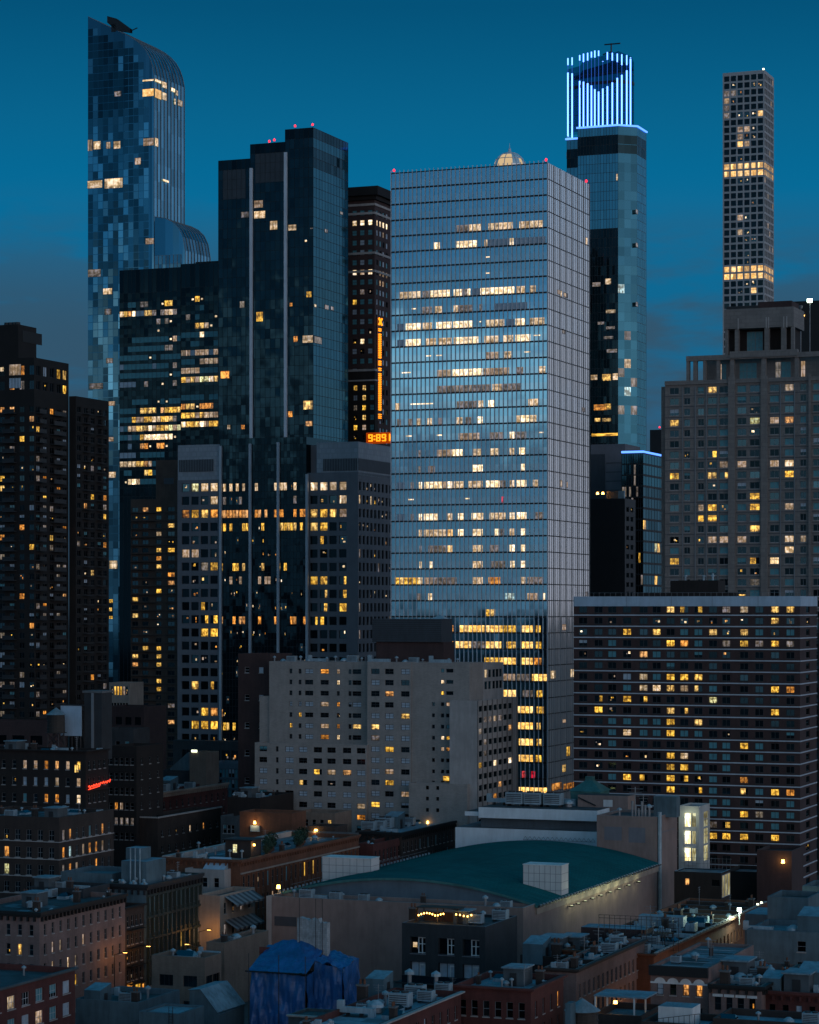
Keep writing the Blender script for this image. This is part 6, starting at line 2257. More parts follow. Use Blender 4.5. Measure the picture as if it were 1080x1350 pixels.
# low annex in front
xa, xb = b.lx(539, -5), b.lx(616, -5)
zt = b.z(1034, xb, -5)
body(b, xa, xb, -5, -.4, 0, zt, 'brick_beige', 'roof_tar', fr=dict(cols=[(b.lx(c, -5) - .4, b.lx(c, -5) + .4) for c in (563.5, 577)], rows=[(b.z(p + 5, xb, -5), b.z(p, xb, -5)) for p in (1067, 1052, 1037.5)], code=kd, st=(1, 1, .07, None)), par=.5, cop='stone_pale', name='annex')
b.vis = 1090
b.finish()
for q in ((584, 597, 1023, 1030, 'y'), (598, 616, 1023, 1031, 'y')):
    pane_at(b, 'F', 0, *q, off=.05, split=3)
b.finish('lit_doorway')
bb = b
t = empty('annex_lamp', b.w(b.lx(603, -1), -1.0, b.z(1027, 0, -1)), 'bright amber lamp over the annex roof of the beige block', 'lamp')
mb = MB()
mb.cyl(0, 0, -.35, .35, .35, .3, 'lamp_amber', 10)
mb.build('bulb', t)
mb = MB()
mb.tube((0, .9, .3), (0, 0, .4), .05, 'metal_dark')
mb.build('bracket', t)
point(t, (0, -.4, 0), 80, (1, .65, .25))
t = empty('annex_door_lamp', b.w(b.lx(564.5, -5), -5.3, b.z(1086, xb, -5)), 'small amber lamp low on the blank annex wall', 'lamp')
mb = MB()
mb.cyl(0, 0, -.35, .35, .3, .2, 'lamp_amber', 8)
mb.build('bulb', t)
hr = b.roofz
kinds = ['vent_pipe', 'fan_drum', 'air_conditioner', 'vent_pipe', 'fan_drum', 'roof_duct', 'vent_pipe']
nm_ = {'vent_pipe': 'pipe vent', 'fan_drum': 'round fan hood', 'air_conditioner': 'pale air unit', 'roof_duct': 'bent duct', 'aerial': 'thin aerial', 'roof_hut': 'stair hut', 'skylight': 'skylight', 'chimney': 'chimney', 'pale_roof_hut': 'pale hut'}
q = random.Random(12)
for i in range(22):
    px = 362 + i * 11.5
    y = (7 if px < 480 else 3) + q.random() * 2.5
    kd_ = kinds[i % 7]
    fit(kd_, b, b.lx(px, y), y, H - .6, '%s along the front roof edge of the beige block' % nm_[kd_], 'vents on the beige block roof', q.uniform(.9, 1.4))
t = empty('rooftop_plant_room', b.w(b.lx(582, 9), 9, H - .7), 'dark slatted rooftop plant room with a small pale pyramid top', 'plant room')
x0 = b.lx(491, 9) - b.lx(582, 9)
z0, z1 = b.z(847, 0, 9) - H + .7, b.z(816, 0, 9) - H + .7
mb = MB()
mb.box(x0, 0, 0, 8, z0, z1, 'louvre', 'roof_tar')
for i in range(12):
    z = z0 + (z1 - z0) * i / 12
    mb.box(x0 - .03, .03, -.05, -.004, z, z + .12, 'metal_dark')
mb.build('slatted_screen', t)
mb = MB()
mb.box(x0 + .8, .4, .6, 8, 0, z0, 'brick_maroon', None, False)
mb.build('base_wall', t)
mb = MB()
xx = b.lx(577, 9) - b.lx(582, 9)
w2 = 12 * k
mb.poly([(xx - w2, 1, z1), (xx + w2 * .6, 1, z1), (xx - w2 * .2, 3, z1 + 1.1)], 'metal_pale')
mb.poly([(xx + w2 * .6, 1, z1), (xx + w2 * .6, 5, z1), (xx - w2 * .2, 3, z1 + 1.1)], 'metal_pale')
mb.poly([(xx + w2 * .6, 5, z1), (xx - w2, 5, z1), (xx - w2 * .2, 3, z1 + 1.1)], 'metal_pale')
mb.poly([(xx - w2, 5, z1), (xx - w2, 1, z1), (xx - w2 * .2, 3, z1 + 1.1)], 'metal_pale')
mb.build('pyramid_roof', t)
# dark narrow building left of it
b = low('dark_party_wall', 'dark purple brick building left of the beige block with two white windows', 'building', 356, 650, 314, 360, 862, 'brick_maroon', 'roof_tar', nf=2, fh=7.2, wh=1.5, ww=1.3, seed=75, L=14, fcode=lambda i, j: 'g' if i == 1 and j < 2 else 'k', frame='frame_white', first=3.5, vis=930)

# ------------------------------------------------------------------ hall with the green vaulted roof
b = B('green_roofed_hall', 'big brick hall with a broad green vaulted roof', 'hall', 690, 462)
W = -b.lx(352)
k = 462 / F
H = b.z(1197)
L = 90.0
Y0 = 7.0
body(b, -W, 0, 0, Y0, 0, H, 'wall_taupe', 'roof_grey', par=.7, cop='stone_pale', name='front_wall', rname='terrace')
mb = MB()
ze = H - .3
mb.poly([(0, Y0, 0), (0, L, 0), (0, L, ze), (0, Y0, ze)], 'wall_taupe')
mb.poly([(-W, L, 0), (-W, Y0, 0), (-W, Y0, ze), (-W, L, ze)], 'wall_taupe')
mb.poly([(0, L, 0), (-W, L, 0), (-W, L, ze), (0, L, ze)], 'wall_taupe')
b.part(mb, 'side_wall')
mb = MB()
mb.box(.0, .35, Y0, L, ze - 1.7, ze - .2, 'stone_cream')
b.part(mb, 'eave_band')
N = 28
xm, hw = -W / 2 - .2, W / 2 + .9
rise = 4.1


def arc(i):
    a = -1 + 2 * i / N
    return (xm + hw * a, ze + rise * (1 - a * a))


mb = MB()
for i in range(N):
    (xa, za), (xb, zb) = arc(i), arc(i + 1)
    ns = 12
    for j in range(ns):
        ya, yb = Y0 - .6 + (L - Y0 + .6) * j / ns, Y0 - .6 + (L - Y0 + .6) * (j + 1) / ns
        mb.poly([(xa, ya, za), (xb, ya, zb), (xb, yb, zb), (xa, yb, za)], 'roof_green')
for j in range(1, 36):
    y = Y0 + (L - Y0) * j / 36
    for i in range(N):
        (xa, za), (xb, zb) = arc(i), arc(i + 1)
        mb.poly([(xa, y, za + .05), (xb, y, zb + .05), (xb, y + .12, zb + .05), (xa, y + .12, za + .05)], 'roof_green')
        mb.poly([(xa, y, za), (xb, y, zb), (xb, y, zb + .05), (xa, y, za + .05)], 'roof_green')
b.part(mb, 'vault_roof', smooth=False)
mb = MB()
for i in range(N):
    (xa, za), (xb, zb) = arc(i), arc(i + 1)
    mb.poly([(xa, Y0 - .6, za - .45), (xb, Y0 - .6, zb - .45), (xb, Y0 - .6, zb + .02), (xa, Y0 - .6, za + .02)], 'copper_green')
    mb.poly([(xa, Y0, za - .45), (xb, Y0, zb - .45), (xb, Y0 - .6, zb - .45), (xa, Y0 - .6, za - .45)], 'copper_green')
b.part(mb, 'roof_fascia')
mb = MB()
for i in range(1, N - 1):
    (xa, za), (xb, zb) = arc(i), arc(i + 1)
    mb.poly([(xa, Y0, H - 1), (xb, Y0, H - 1), (xb, Y0, zb - .02), (xa, Y0, za - .02)], 'panel_blue')
b.part(mb, 'gable')
for j in range(44):
    y = Y0 + 1 + (L - Y0 - 2) * j / 43
    for x in (.75, -W - .9):
        mb = MB()
        zz = -.5 if x > 0 else -.1
        mb.box(x - .2, x + .2, y - .1, y + .1, ze + zz, ze + zz + .65, 'metal_pale')
        b.part(mb, 'eave_bracket')
mb = MB()
mb.box(.6, 1.0, Y0 - .5, L, ze - .35, ze - .12, 'metal_dark')
b.part(mb, 'gutter')
mb = MB()
for j in range(4, 40, 2):
    y = Y0 + 1 + (L - Y0 - 2) * j / 43
    mb.tube((-W - .6, y, ze + .2), (-W - .6, y, ze + 1.2), .04, 'metal_grey', 4)
mb.tube((-W - .6, Y0 + 6, ze + 1.2), (-W - .6, L - 3, ze + 1.2), .04, 'metal_grey', 4)
b.part(mb, 'roof_railing')
for i, px in enumerate((748, 757, 766, 776, 787, 799, 811, 824, 837)):
    y = b.ly(px)
    t = empty('eave_lamp', b.w(.75, y, ze - 2.3), 'greenish wall light in the row under the hall eave', 'lamp', 'wall lights under the hall eave')
    mb = MB()
    mb.box(-.4, .5, -.3, .3, -.1, .12, 'metal_dark')
    mb.build('housing', t)
    mb = MB()
    mb.box(-.05, .4, -.2, .2, .13, .17, 'lamp_faint')
    mb.build('lens', t)
    point(t, (1.5, 0, .5), 90 if i not in (4, 5, 6) else 190, (.95, 1, .55), .4)
mb = MB()
mb.box(b.lx(362), b.lx(391), -.06, -.003, b.z(1237), b.z(1224), 'louvre')
b.part(mb, 'wall_panel')
mb = MB()
mb.box(-W - .08, -W + 1.0, -.10, -.003, 0, H + .05, 'stone_pale')
b.part(mb, 'corner_strip')
hall = b
tz = H - .7
for nm2, label, px0, px1, y, py in (('roof_light_box', 'white tiled rooftop box at the right eave of the green roof', 690, 740, None, 1142), ('roof_light_box', 'white tiled rooftop box at the left eave of the green roof', 425, 489, None, 1133)):
    y = b.ly(742, -.6) - 3 if px0 > 600 else 26.0
    x0, x1_ = b.lx(px0, y), b.lx(px1, y)
    zt = b.z(py, x1_, y)
    t = empty(nm2, b.w(x1_, y, ze - .5), label, 'roof box')
    h = zt - ze + .5
    mb = MB()
    mb.box(x0 - x1_, 0, 0, 4.5, 0, h, 'concrete_white', 'roof_grey', False)
    mb.build('box_wall', t)
    mb = MB()
    n = 7
    for i in range(n + 1):
        x = (x0 - x1_) * i / n
        mb.box(x - .04, x + .04, -.03, -.003, 0, h, 'frame_grey')
    for j in range(1, 4):
        mb.box(x0 - x1_, 0, -.025, -.004, h * j / 4 - .04, h * j / 4 + .04, 'frame_grey')
        mb.box(.004, .025, 0, 4.5, h * j / 4 - .04, h * j / 4 + .04, 'frame_grey')
    mb.box(x0 - x1_ - .1, .1, -.12, 4.6, h, h + .15, 'white_paint')
    mb.build('tile_joint', t)
for i, (px, y, kd_, s) in enumerate(((405, 3, 'air_conditioner', 1.2), (420, 3.5, 'roof_duct', .9), (443, 3, 'air_conditioner', 1.0), (452, 4, 'vent_pipe', 1), (480, 3, 'air_conditioner', .9), (500, 3, 'fan_drum', .9), (388, 3, 'vent_pipe', 1.3), (640, 3, 'vent_pipe', 1.6), (655, 2.5, 'fan_drum', 1), (668, 3, 'air_conditioner', .9), (558, 4, 'chimney', .8))):
    fit(kd_, b, b.lx(px, y), y, tz, '%s on the narrow terrace before the green vault, number %s from its left' % (nm_[kd_], ['two', 'three', 'four', 'five', 'six', 'seven', 'one', 'nine', 'ten', 'eleven', 'eight'][i]), None, s)
# street lamp like lights at the left eave
t = empty('eave_globe_lamp', b.w(-W - .3, 6, ze + .3), 'round amber lamp at the near left corner of the green roof', 'lamp')
mb = MB()
mb.cyl(0, 0, .8, 1.5, .4, .3, 'lamp_amber', 10)
mb.build('globe', t)
mb = MB()
mb.tube((0, 0, 0), (0, 0, .8), .08, 'metal_grey')
mb.build('post', t)
point(t, (0, -.7, 1.2), 40, (1, .6, .25))

# ------------------------------------------------------------------ blocks behind the hall
b = B('taupe_stage_block', 'taupe windowless block rising at the far end of the green roof', 'building', 866, 548)
zt = b.z(1077)
L8 = b.ly(893)
body(b, b.lx(787), 0, 0, L8, 0, zt, 'wall_taupe', 'roof_tar', par=.6, cop='stone_pale')
mb = MB()
mb.box(b.lx(797), b.lx(820), -.04, -.003, b.z(1110), b.z(1092), 'concrete_grey')
mb.box(b.lx(829), b.lx(851), -.04, -.003, b.z(1112), b.z(1092), 'concrete_grey')
mb.box(.003, .05, 2, L8 - 2, b.z(1100), b.z(1099), 'concrete_grey')
b.part(mb, 'wall_panel')
mb = MB()
mb.cyl(.5, .6, 4, zt + 1, .45, .45, 'metal_pale', 10)
b.part(mb, 'downpipe')
for i, (px, h, kd_) in enumerate(((817, 1, 'vent_pipe'), (836, 1, 'aerial'), (845, 2, 'aerial'), (851, 1, 'vent_pipe'))):
    fit(kd_, b, b.lx(px, 2), 2 + i, zt - .6, '%s standing on the taupe stage block, %s from left' % (nm_[kd_], ['first', 'second', 'third', 'fourth'][i]), None, 1.5 + .5 * h * (i % 2))
for i in range(5):
    mb = MB()
    x = b.lx(834 + i * 4.2, 4)
    mb.cyl(x, 4, zt - .6, zt + 3.0 - (i % 3) * .8, .28, .28, 'metal_grey', 8)
    b.part(mb, 'flue')
mb = MB()
mb.box(b.lx(862, 7), b.lx(892, 7), 7, 10, zt - .6, b.z(1050, 0, 7), 'stucco_blue', 'roof_pale')
b.part(mb, 'bulkhead')
stg = b
b = B('white_banded_hall', 'white panelled hall with a dark recess and wide roof canopy behind the green roof', 'building', 787.5, 571)
x0 = b.lx(600)
z1 = b.z(1094, b.lx(700))
zt = b.z(1066, b.lx(700))
mb = MB()
mb.box(x0, 0, .3, 26, 0, z1, 'panel_white', 'roof_grey', False)
b.part(mb, 'lower_wall')
mb = MB()
mb.box(b.lx(634, 3), 0, 3, 26, z1, b.z(1080, b.lx(700)), 'panel_blue', None, False)
b.part(mb, 'recess')
mb = MB()
zb_ = b.z(1080, b.lx(700))
mb.box(b.lx(632), 0.2, -.5, 26, zb_, zt, 'panel_white', 'roof_tar')
mb.box(b.lx(612), b.lx(632), .5, 14, zb_ + .3, zb_ + 1.3, 'panel_white', 'roof_tar')
b.part(mb, 'canopy')
mb = MB()
n = 16
xs0, xs1 = b.lx(690, -1), b.lx(785, -1)
for i in range(n):
    xa, xb = xs0 + (xs1 - xs0) * i / n, xs0 + (xs1 - xs0) * (i + 1) / n
    z = b.z(1107, xs0, -1)
    mb.tube((xa, -1, z), (xb, -1, z), .07, 'metal_grey', 4)
    mb.tube((xa, -1, z), ((xa + xb) / 2, -1, z + .8), .05, 'metal_grey', 4)
    mb.tube(((xa + xb) / 2, -1, z + .8), (xb, -1, z), .05, 'metal_grey', 4)
b.part(mb, 'truss')
for i, px in enumerate((680, 704, 730)):
    fit('air_conditioner', b, b.lx(px, 6), 6, zt, 'big grey cooling unit on the white panelled hall, %s of three from the left' % ['first', 'second', 'third'][i], 'cooling units on the white hall', 1.9)
for i, (px, y, kd_) in enumerate(((660, 8, 'roof_duct'), (742, 12, 'roof_duct'), (690, 14, 'vent_pipe'), (750, 8, 'fan_drum'))):
    fit(kd_, b, b.lx(px, y), y, zt, '%s among the cooling units of the white panelled hall, %s' % (nm_[kd_], ['at its left', 'at its right', 'at the back', 'beside the brown hut'][i]), None, 1.5)
t = empty('green_cupola', b.w(b.lx(778, 18), 18, zt), 'green copper pyramid cupola on the roof behind the hall', 'cupola')
s = 600 / F
mb = MB()
r0 = 20 * s
mb.box(-r0, r0, -r0, r0, 0, 3.2, 'copper_green')
mb.build('base', t)
mb = MB()
for (a, c) in (((-1, -1), (1, -1)), ((1, -1), (1, 1)), ((1, 1), (-1, 1)), ((-1, 1), (-1, -1))):
    mb.poly([(a[0] * r0 * 1.1, a[1] * r0 * 1.1, 3.2), (c[0] * r0 * 1.1, c[1] * r0 * 1.1, 3.2), (c[0] * .9, c[1] * .9, 5.6), (a[0] * .9, a[1] * .9, 5.6)], 'copper_green')
mb.box(-.9, .9, -.9, .9, 5.6, 6.5, 'copper_green')
mb.build('roof', t)
t = empty('brown_roof_hut', b.w(b.lx(828, 9), 9, zt - 2), 'brown rooftop hut with pale double doors and a sloping pipe', 'hut')
x0 = b.lx(762, 9) - b.lx(828, 9)
mb = MB()
hh = b.z(1049, 0, 9) - zt + 2
mb.box(x0, 0, 0, 6, 0, hh, 'wall_taupe', 'roof_tar', False)
mb.build('wall', t)
mb = MB()
mb.box(x0 + 6.2, x0 + 8.4, -.06, -.003, 2.2, hh - 1.0, 'white_paint')
mb.build('door', t)
mb = MB()
mb.tube((x0 + .2, -.2, hh - .6), (x0 + 4.4, -.2, hh - 2.4), .18, 'metal_dark')
mb.build('pipe', t)
# glazed stair tower
b = B('stair_tower', 'white stair tower with three glowing landing windows', 'stair tower', 922, 588)
zt, zb_ = b.z(1063), b.z(1141)
L9 = b.ly(936)
x0 = b.lx(895)
rows = [(b.z(p + 21, b.lx(905)), b.z(p, b.lx(905))) for p in (1116.5, 1094, 1071.5)]
lo = lambda i, j: 'l' if i == 1 else 'Y'
body(b, x0, 0, 0, L9, 0, zt, 'stair_wall', 'roof_pale', fr=dict(cols=[(b.lx(902.3), b.lx(911)), (b.lx(911.4), b.lx(918))], rows=rows, code=lambda i, j: 'S' if i == 0 else 'D', st=(1, 1, .12, 'frame_white')),
     ri=dict(cols=[(b.ly(928), b.ly(934.5))], rows=rows, code=lambda i, j: 'D', st=(2, 2, .1, 'frame_white')), par=.4)
lit('lit_stair', (1.0, .95, .55), 1.5, .35)
lit('lit_stair_dim', (.85, .85, .42), .38, .6)
CODE['S'], CODE['D'] = 'lit_stair', 'lit_stair_dim'
b.finish()
for r0, r1 in rows:
    mb = MB()
    mb.box(b.lx(903), b.lx(918), -.25, -.02, r0 - .5, r0 + .5, 'frame_white')
    mb.cyl(b.lx(906.5), -.5, (r0 + r1) / 2 + .7, (r0 + r1) / 2 + 1.4, .5, .4, 'lamp_soft', 10)
    b.part(mb, 'landing_light')
point(b.e, (b.lx(912), -2.4, b.z(1075)), 120, (1, 1, .6), .5)
mb = MB()
mb.box(x0 - 2.2, x0 - .1, .3, L9, 0, zt - .8, 'brick_dark')
for i in range(6):
    z = b.z(1075 + i * 11)
    mb.box(x0 - 2.0, x0 - .2, -.4, .28, z, z + .1, 'metal_dark')
b.part(mb, 'side_stair')
mb = MB()
for i in range(14):
    x = b.lx(898 + i * 5, -4)
    mb.tube((x, -4, zb_ - 1), (x, -4, b.z(1128)), .05, 'metal_grey', 4)
for py in (1129, 1136):
    mb.tube((b.lx(898, -4), -4, b.z(py)), (b.lx(965, -4), -4, b.z(py)), .05, 'metal_grey', 4)
b.part(mb, 'wire_fence')
# flat roofed building in front of it with the bright flood lamp
b = B('flat_roof_shed', 'low dark flat roofed block with a glowing glass end by the stair tower', 'building', 951, 535)
zt = b.z(1151)
L5 = b.ly(963)
body(b, b.lx(889), 0, 0, L5, 0, zt, 'brick_dark', 'roof_grey', fr=dict(cols=[(b.lx(903), b.lx(909)), (b.lx(938), b.lx(949))], rows=[(b.z(1169), b.z(1160))], code=lambda i, j: 'o' if i == 0 else 'k', st=(1, 1, .07, 'frame_dark')), par=.2, cop='metal_pale')
for i in range(3):
    b.window([(.03, .6 + i * (L5 - 1) / 3, zt - 5.4), (.03, .5 + (i + 1) * (L5 - 1) / 3, zt - 5.4), (.03, .5 + (i + 1) * (L5 - 1) / 3, zt - .6), (.03, .6 + i * (L5 - 1) / 3, zt - .6)], 'D', (1, 1, .12, 'frame_white'))
b.finish()

# ------------------------------------------------------------------ houses between the hall and the right street
b = low('long_brick_row', 'long red brick row house block lit orange along the right street', 'row houses', 862, 397, 742, 1012, 1258, 'brick_orange', 'roof_grey', nr=30, fh=3.4, wh=1.8, ww=1.0, seed=80, tab={'k': 6, '.': 4, 'n': .25}, first=2.6, cor='brick_orange', corh=.7, sill='brick_orange', frame='frame_dark')
lr = b
EXTRA.append((b, 6.2, 'among the crowded units on the long brick row roof', 'units on the long brick row roof', 30))
mb = MB()
y = .5
while y < b.L - 2:
    mb.box(-.1, .35, y, y + 1.5, b.H + .06, b.H + .22, 'stone_pale')
    y += 2.1
b.part(mb, 'coping')
fl = b.ly(975)
t = empty('flood_lamp', b.w(b.lx(975, fl - 6), fl - 6, b.roofz), 'dazzling greenish white flood lamp on the long brick row roof', 'lamp')
mb = MB()
mb.tube((0, 0, -.2), (0, 0, 2.2), .09, 'metal_grey')
mb.build('post', t)
mb = MB()
mb.cyl(0, 0, 2.2, 2.75, .38, .38, 'lamp_white', 12)
mb.build('lamp_head', t)
point(t, (0, -.9, 2.3), 2200, (.78, 1, .75), .5)
for i, px in enumerate((1003, 998, 975, 962)):
    y = b.ly(px)
    t = empty('parapet_light', b.w(.15, y, b.H + .2), 'small cold light on the long brick parapet, %s from the far end' % ['first', 'second', 'third', 'fourth'][i], 'lamp')
    mb = MB()
    mb.cyl(0, 0, 0, .3, .25, .2, 'lamp_soft', 8)
    mb.build('lens', t)
    mb = MB()
    mb.cyl(0, 0, -.1, 0, .3, .3, 'metal_dark', 8)
    mb.build('base', t)
q = random.Random(31)
ks = ['air_conditioner', 'roof_duct', 'fan_drum', 'vent_pipe', 'chimney', 'skylight', 'air_conditioner', 'vent_pipe', 'chimney', 'aerial']
for i in range(40):
    y = 4 + q.random() * (b.L - 34)
    x = -2 - q.random() * (b.W - 5)
    kd_ = ks[i % 10]
    fit(kd_, b, x, y, b.roofz, '%s among the crowded units on the long brick row roof' % nm_[kd_], 'units on the long brick row roof', q.uniform(.8, 1.5), q.choice([0, pi / 2]))
t = empty('long_roof_duct', b.w(-8, 36, b.roofz), 'long pale horizontal air duct across the long brick row roof', 'duct')
mb = MB()
mb.box(-5, 3, 0, 2.4, .6, 2.4, 'metal_pale')
mb.build('duct', t)
mb = MB()
for x in (-4.5, -1.5, 1.5):
    mb.box(x, x + .3, .2, 2.2, -.1, .6, 'metal_dark')
mb.build('support', t)
t = empty('red_roof_room', b.w(-9.5, 14, b.roofz), 'maroon rooftop room with round vents behind the long brick row', 'rooftop room')
mb = MB()
mb.box(-7, 4, 0, 5, -.1, 2.8, 'brick_maroon', 'roof_pale', False)
mb.build('wall', t)
for x in (-3.4, .8):
    mb = MB()
    mb.cyl(x, -.5, .6, 1.3, .45, .2, 'metal_pale', 10)
    mb.build('round_vent', t)
mb = MB()
for i in range(7):
    mb.box(4.2 + i * .5, 4.35 + i * .5, 0, 5, 1.9, 2.05, 'wood_dark')
for y in (0, 4.8):
    mb.box(4.1, 7.6, y, y + .15, 1.7, 1.9, 'wood_dark')
    for x in (4.3, 7.3):
        mb.box(x, x + .15, y, y + .15, -.1, 1.7, 'wood_dark')
mb.build('pergola', t)
t = empty('roof_fence', b.w(-b.W + 3, 10, b.roofz), 'tall wire mesh fence on the roof against the hall wall', 'fence')
mb = MB()
for i in range(16):
    mb.tube((i * .9, 0, 0), (i * .9, 0, 5.5), .05, 'metal_dark', 4)
for z in (0.2, 1.4, 2.6, 3.8, 5.0, 5.5):
    mb.tube((0, 0, z), (13.5, 0, z), .04, 'metal_dark', 4)
mb.build('mesh', t)
b = low('brick_street_row', 'shorter brown brick row with tall windows nearer on the right street', 'row houses', 760, 368, 716, 850, 1278, 'brick_pink', 'roof_grey', nr=15, fh=3.4, wh=2.0, ww=1.0, seed=83, tab={'k': 6, '.': 6}, cor='brick_brown', corh=.9, first=2.4)
q = random.Random(37)
for i in range(16):
    y = 2 + q.random() * (b.L - 5)
    x = -1.5 - q.random() * (b.W - 3) * 2.2
    kd_ = ks[(i * 3) % 10]
    if x > -b.W + 1:
        fit(kd_, b, x, y, b.roofz, '%s on the pale roof of the nearer brown row' % nm_[kd_], 'units on the nearer brown row roof', q.uniform(.8, 1.3), q.choice([0, pi / 2]))
EXTRA.append((b, 6.0, 'on the pale roof of the nearer brown row', 'units on the nearer brown row roof', 16))
b = low('roof_yard_house', 'low dark house with pale roof patches between the hall and the brown row', 'house', 742, 398, 686, 748, 1262, 'brick_dark', 'roof_grey', L=22)
for i, (x, y, kd_, s) in enumerate(((-5, 2, 'pale_roof_hut', 1.2), (-2, 3, 'chimney', 1.3), (-4, 8, 'roof_hut', 1.2), (-6, 13, 'air_conditioner', 1.3), (-2, 12, 'roof_hut', 1.1), (-4, 18, 'skylight', 1.3), (-1.5, 7, 'vent_pipe', 1.5))):
    fit(kd_, b, x, y, b.roofz, '%s on the patched roof beside the hall, %s' % (nm_[kd_], ['front left', 'front right', 'middle', 'rear left', 'rear right', 'at the back', 'by the chimney'][i]), None, s)
EXTRA.append((b, 7.0, 'scattered over the patched roof beside the hall wall', 'small fittings on the patched roof', 9))
b = low('dark_red_corner_house', 'dark red brick corner house with a blue flat roof, bottom centre', 'house', 700, 345, 598, 743, 1304, 'brick_red', 'roof_pale', nf=6, nr=4, fh=3.4, wh=2.2, ww=.95, seed=86, first=2.0, fcode=rnd_code({'k': 6, '.': 5, 'n': .8}, 87), rcode=map_code(['...o', '.n..'], rnd_code(DIM, 88)), cor='brick_red')
for i, (x, y, kd_) in enumerate(((-3, 6, 'aerial'), (-5, 9, 'roof_hut'), (-2, 10, 'chimney'), (-6, 5, 'vent_pipe'), (-8, 11, 'skylight'))):
    fit(kd_, b, x, y, b.roofz, '%s on the blue flat roof of the dark red corner house' % nm_[kd_])
EXTRA.append((b, 0, 'scattered over the blue flat roof of the dark red corner house', 'small fittings on the blue flat roof', 7))
# grey house with the string lights
b = B('grey_terrace_house', 'dark grey house with big upper windows and glazed doors behind a balcony', 'house', 640, 428)
k = 428 / F
zt = b.z(1222)
W, L = -b.lx(530), b.ly(682)
z_mid, z_up0, z_up1 = b.z(1270), b.z(1262), b.z(1240)
g2 = lambda i, j: '.'
body(b, -W, 0, 0, L, 0, zt, 'concrete_dark', 'roof_tar', fr=dict(cols=[(b.lx(541), b.lx(561)), (b.lx(578), b.lx(599)), (b.lx(610), b.lx(632))], rows=[(z_up0, z_up1), (b.z(1296), b.z(1273))], code=lambda i, j: ('n' if i == 0 else '.') if j == 0 else 'g', st=(2, 1, .1, 'frame_dark'), depth=.6, sill='concrete_grey'), par=.5, cop='concrete_grey')
b.finish()
for a, c in ((551, 560.5), (589.5, 599), (621, 632)):
    mb = MB()
    x0, x1_ = b.lx(a), b.lx(c)
    for xx in (x0, (x0 + x1_) / 2, x1_):
        mb.box(xx - .09, xx + .09, .42, .54, z_up0, z_up1, 'white_paint')
    for z in (z_up0 + .05, z_up0 + (z_up1 - z_up0) * .55, z_up1 - .2):
        mb.box(x0, x1_, .43, .53, z, z + .14, 'white_paint')
    b.part(mb, 'casement')
for a, c in ((553, 566), (593, 606), (623, 635)):
    mb = MB()
    x0, x1_ = b.lx(a), b.lx(c)
    for xx in (x0, (x0 + x1_) / 2, x1_):
        mb.box(xx - .07, xx + .07, .3, .45, b.z(1296), b.z(1276), 'white_paint')
    mb.box(x0, x1_, .31, .44, b.z(1278), b.z(1276), 'white_paint')
    b.part(mb, 'glazed_door')
mb = MB()
mb.box(-W - .2, .2, -2.6, -.01, b.z(1300), b.z(1298), 'concrete_dark')
mb.box(-W + 1, 0, -2.6, -2.5, b.z(1298), b.z(1289), 'glass_teal')
mb.box(-W + 1, .1, -2.62, -2.48, b.z(1289), b.z(1288), 'metal_dark')
b.part(mb, 'balcony')
t = empty('roof_pergola', b.w(b.lx(603, 5), 5, zt - .5), 'dark rooftop pergola strung with warm bulbs on the grey house', 'pergola')
x0 = b.lx(551, 5) - b.lx(603, 5)
mb = MB()
for x in (x0, x0 / 2, 0):
    for y in (0, 3):
        mb.box(x - .08, x + .08, y - .08, y + .08, 0, 2.6, 'wood_dark')
mb.build('post', t)
mb = MB()
mb.box(x0 - .3, .3, -.3, 3.3, 2.6, 2.75, 'wood_dark')
mb.build('canopy', t)
mb = MB()
mb.box(x0, 0, 3.2, 3.3, 0, 1.6, 'brick_maroon')
mb.build('screen', t)
t2 = empty('string_lights', b.w(b.lx(603, 4.6), 4.6, zt - .5), 'string of glowing amber bulbs along the rooftop pergola', 'string lights')
mw = MB()
last = None
for i in range(15):
    a = i / 14
    x = x0 * (1 - a) * .98 + 2.6 * a * (a > .7)
    z = 1.35 + .45 * abs(sin(a * pi * 2.2)) + (.6 * (a - .7) if a > .7 else 0)
    mb = MB()
    mb.cyl(x, 0, z - .13, z + .13, .13, .1, 'lamp_amber', 6)
    mb.build('bulb', t2)
    if last:
        mw.tube(last, (x, 0, z + .14), .02, 'metal_dark', 4)
    last = (x, 0, z + .14)
mw.build('wire', t2)
point(t2, (x0 / 2, -.5, 1.2), 60, (1, .5, .12))
for i, (px, y, kd_, s) in enumerate(((545, 6, 'chimney', 1.2), (612, 7, 'roof_hut', .9), (628, 6, 'air_conditioner', 1.1), (660, 12, 'air_conditioner', 1.2), (637, 8, 'vent_pipe', 1.5))):
    fit(kd_, b, b.lx(px, y), y, zt - .5, '%s on the grey house roof by the string lights, %s' % (nm_[kd_], ['left end', 'behind the bulbs', 'right of the bulbs', 'far right', 'slim one'][i]), None, s)
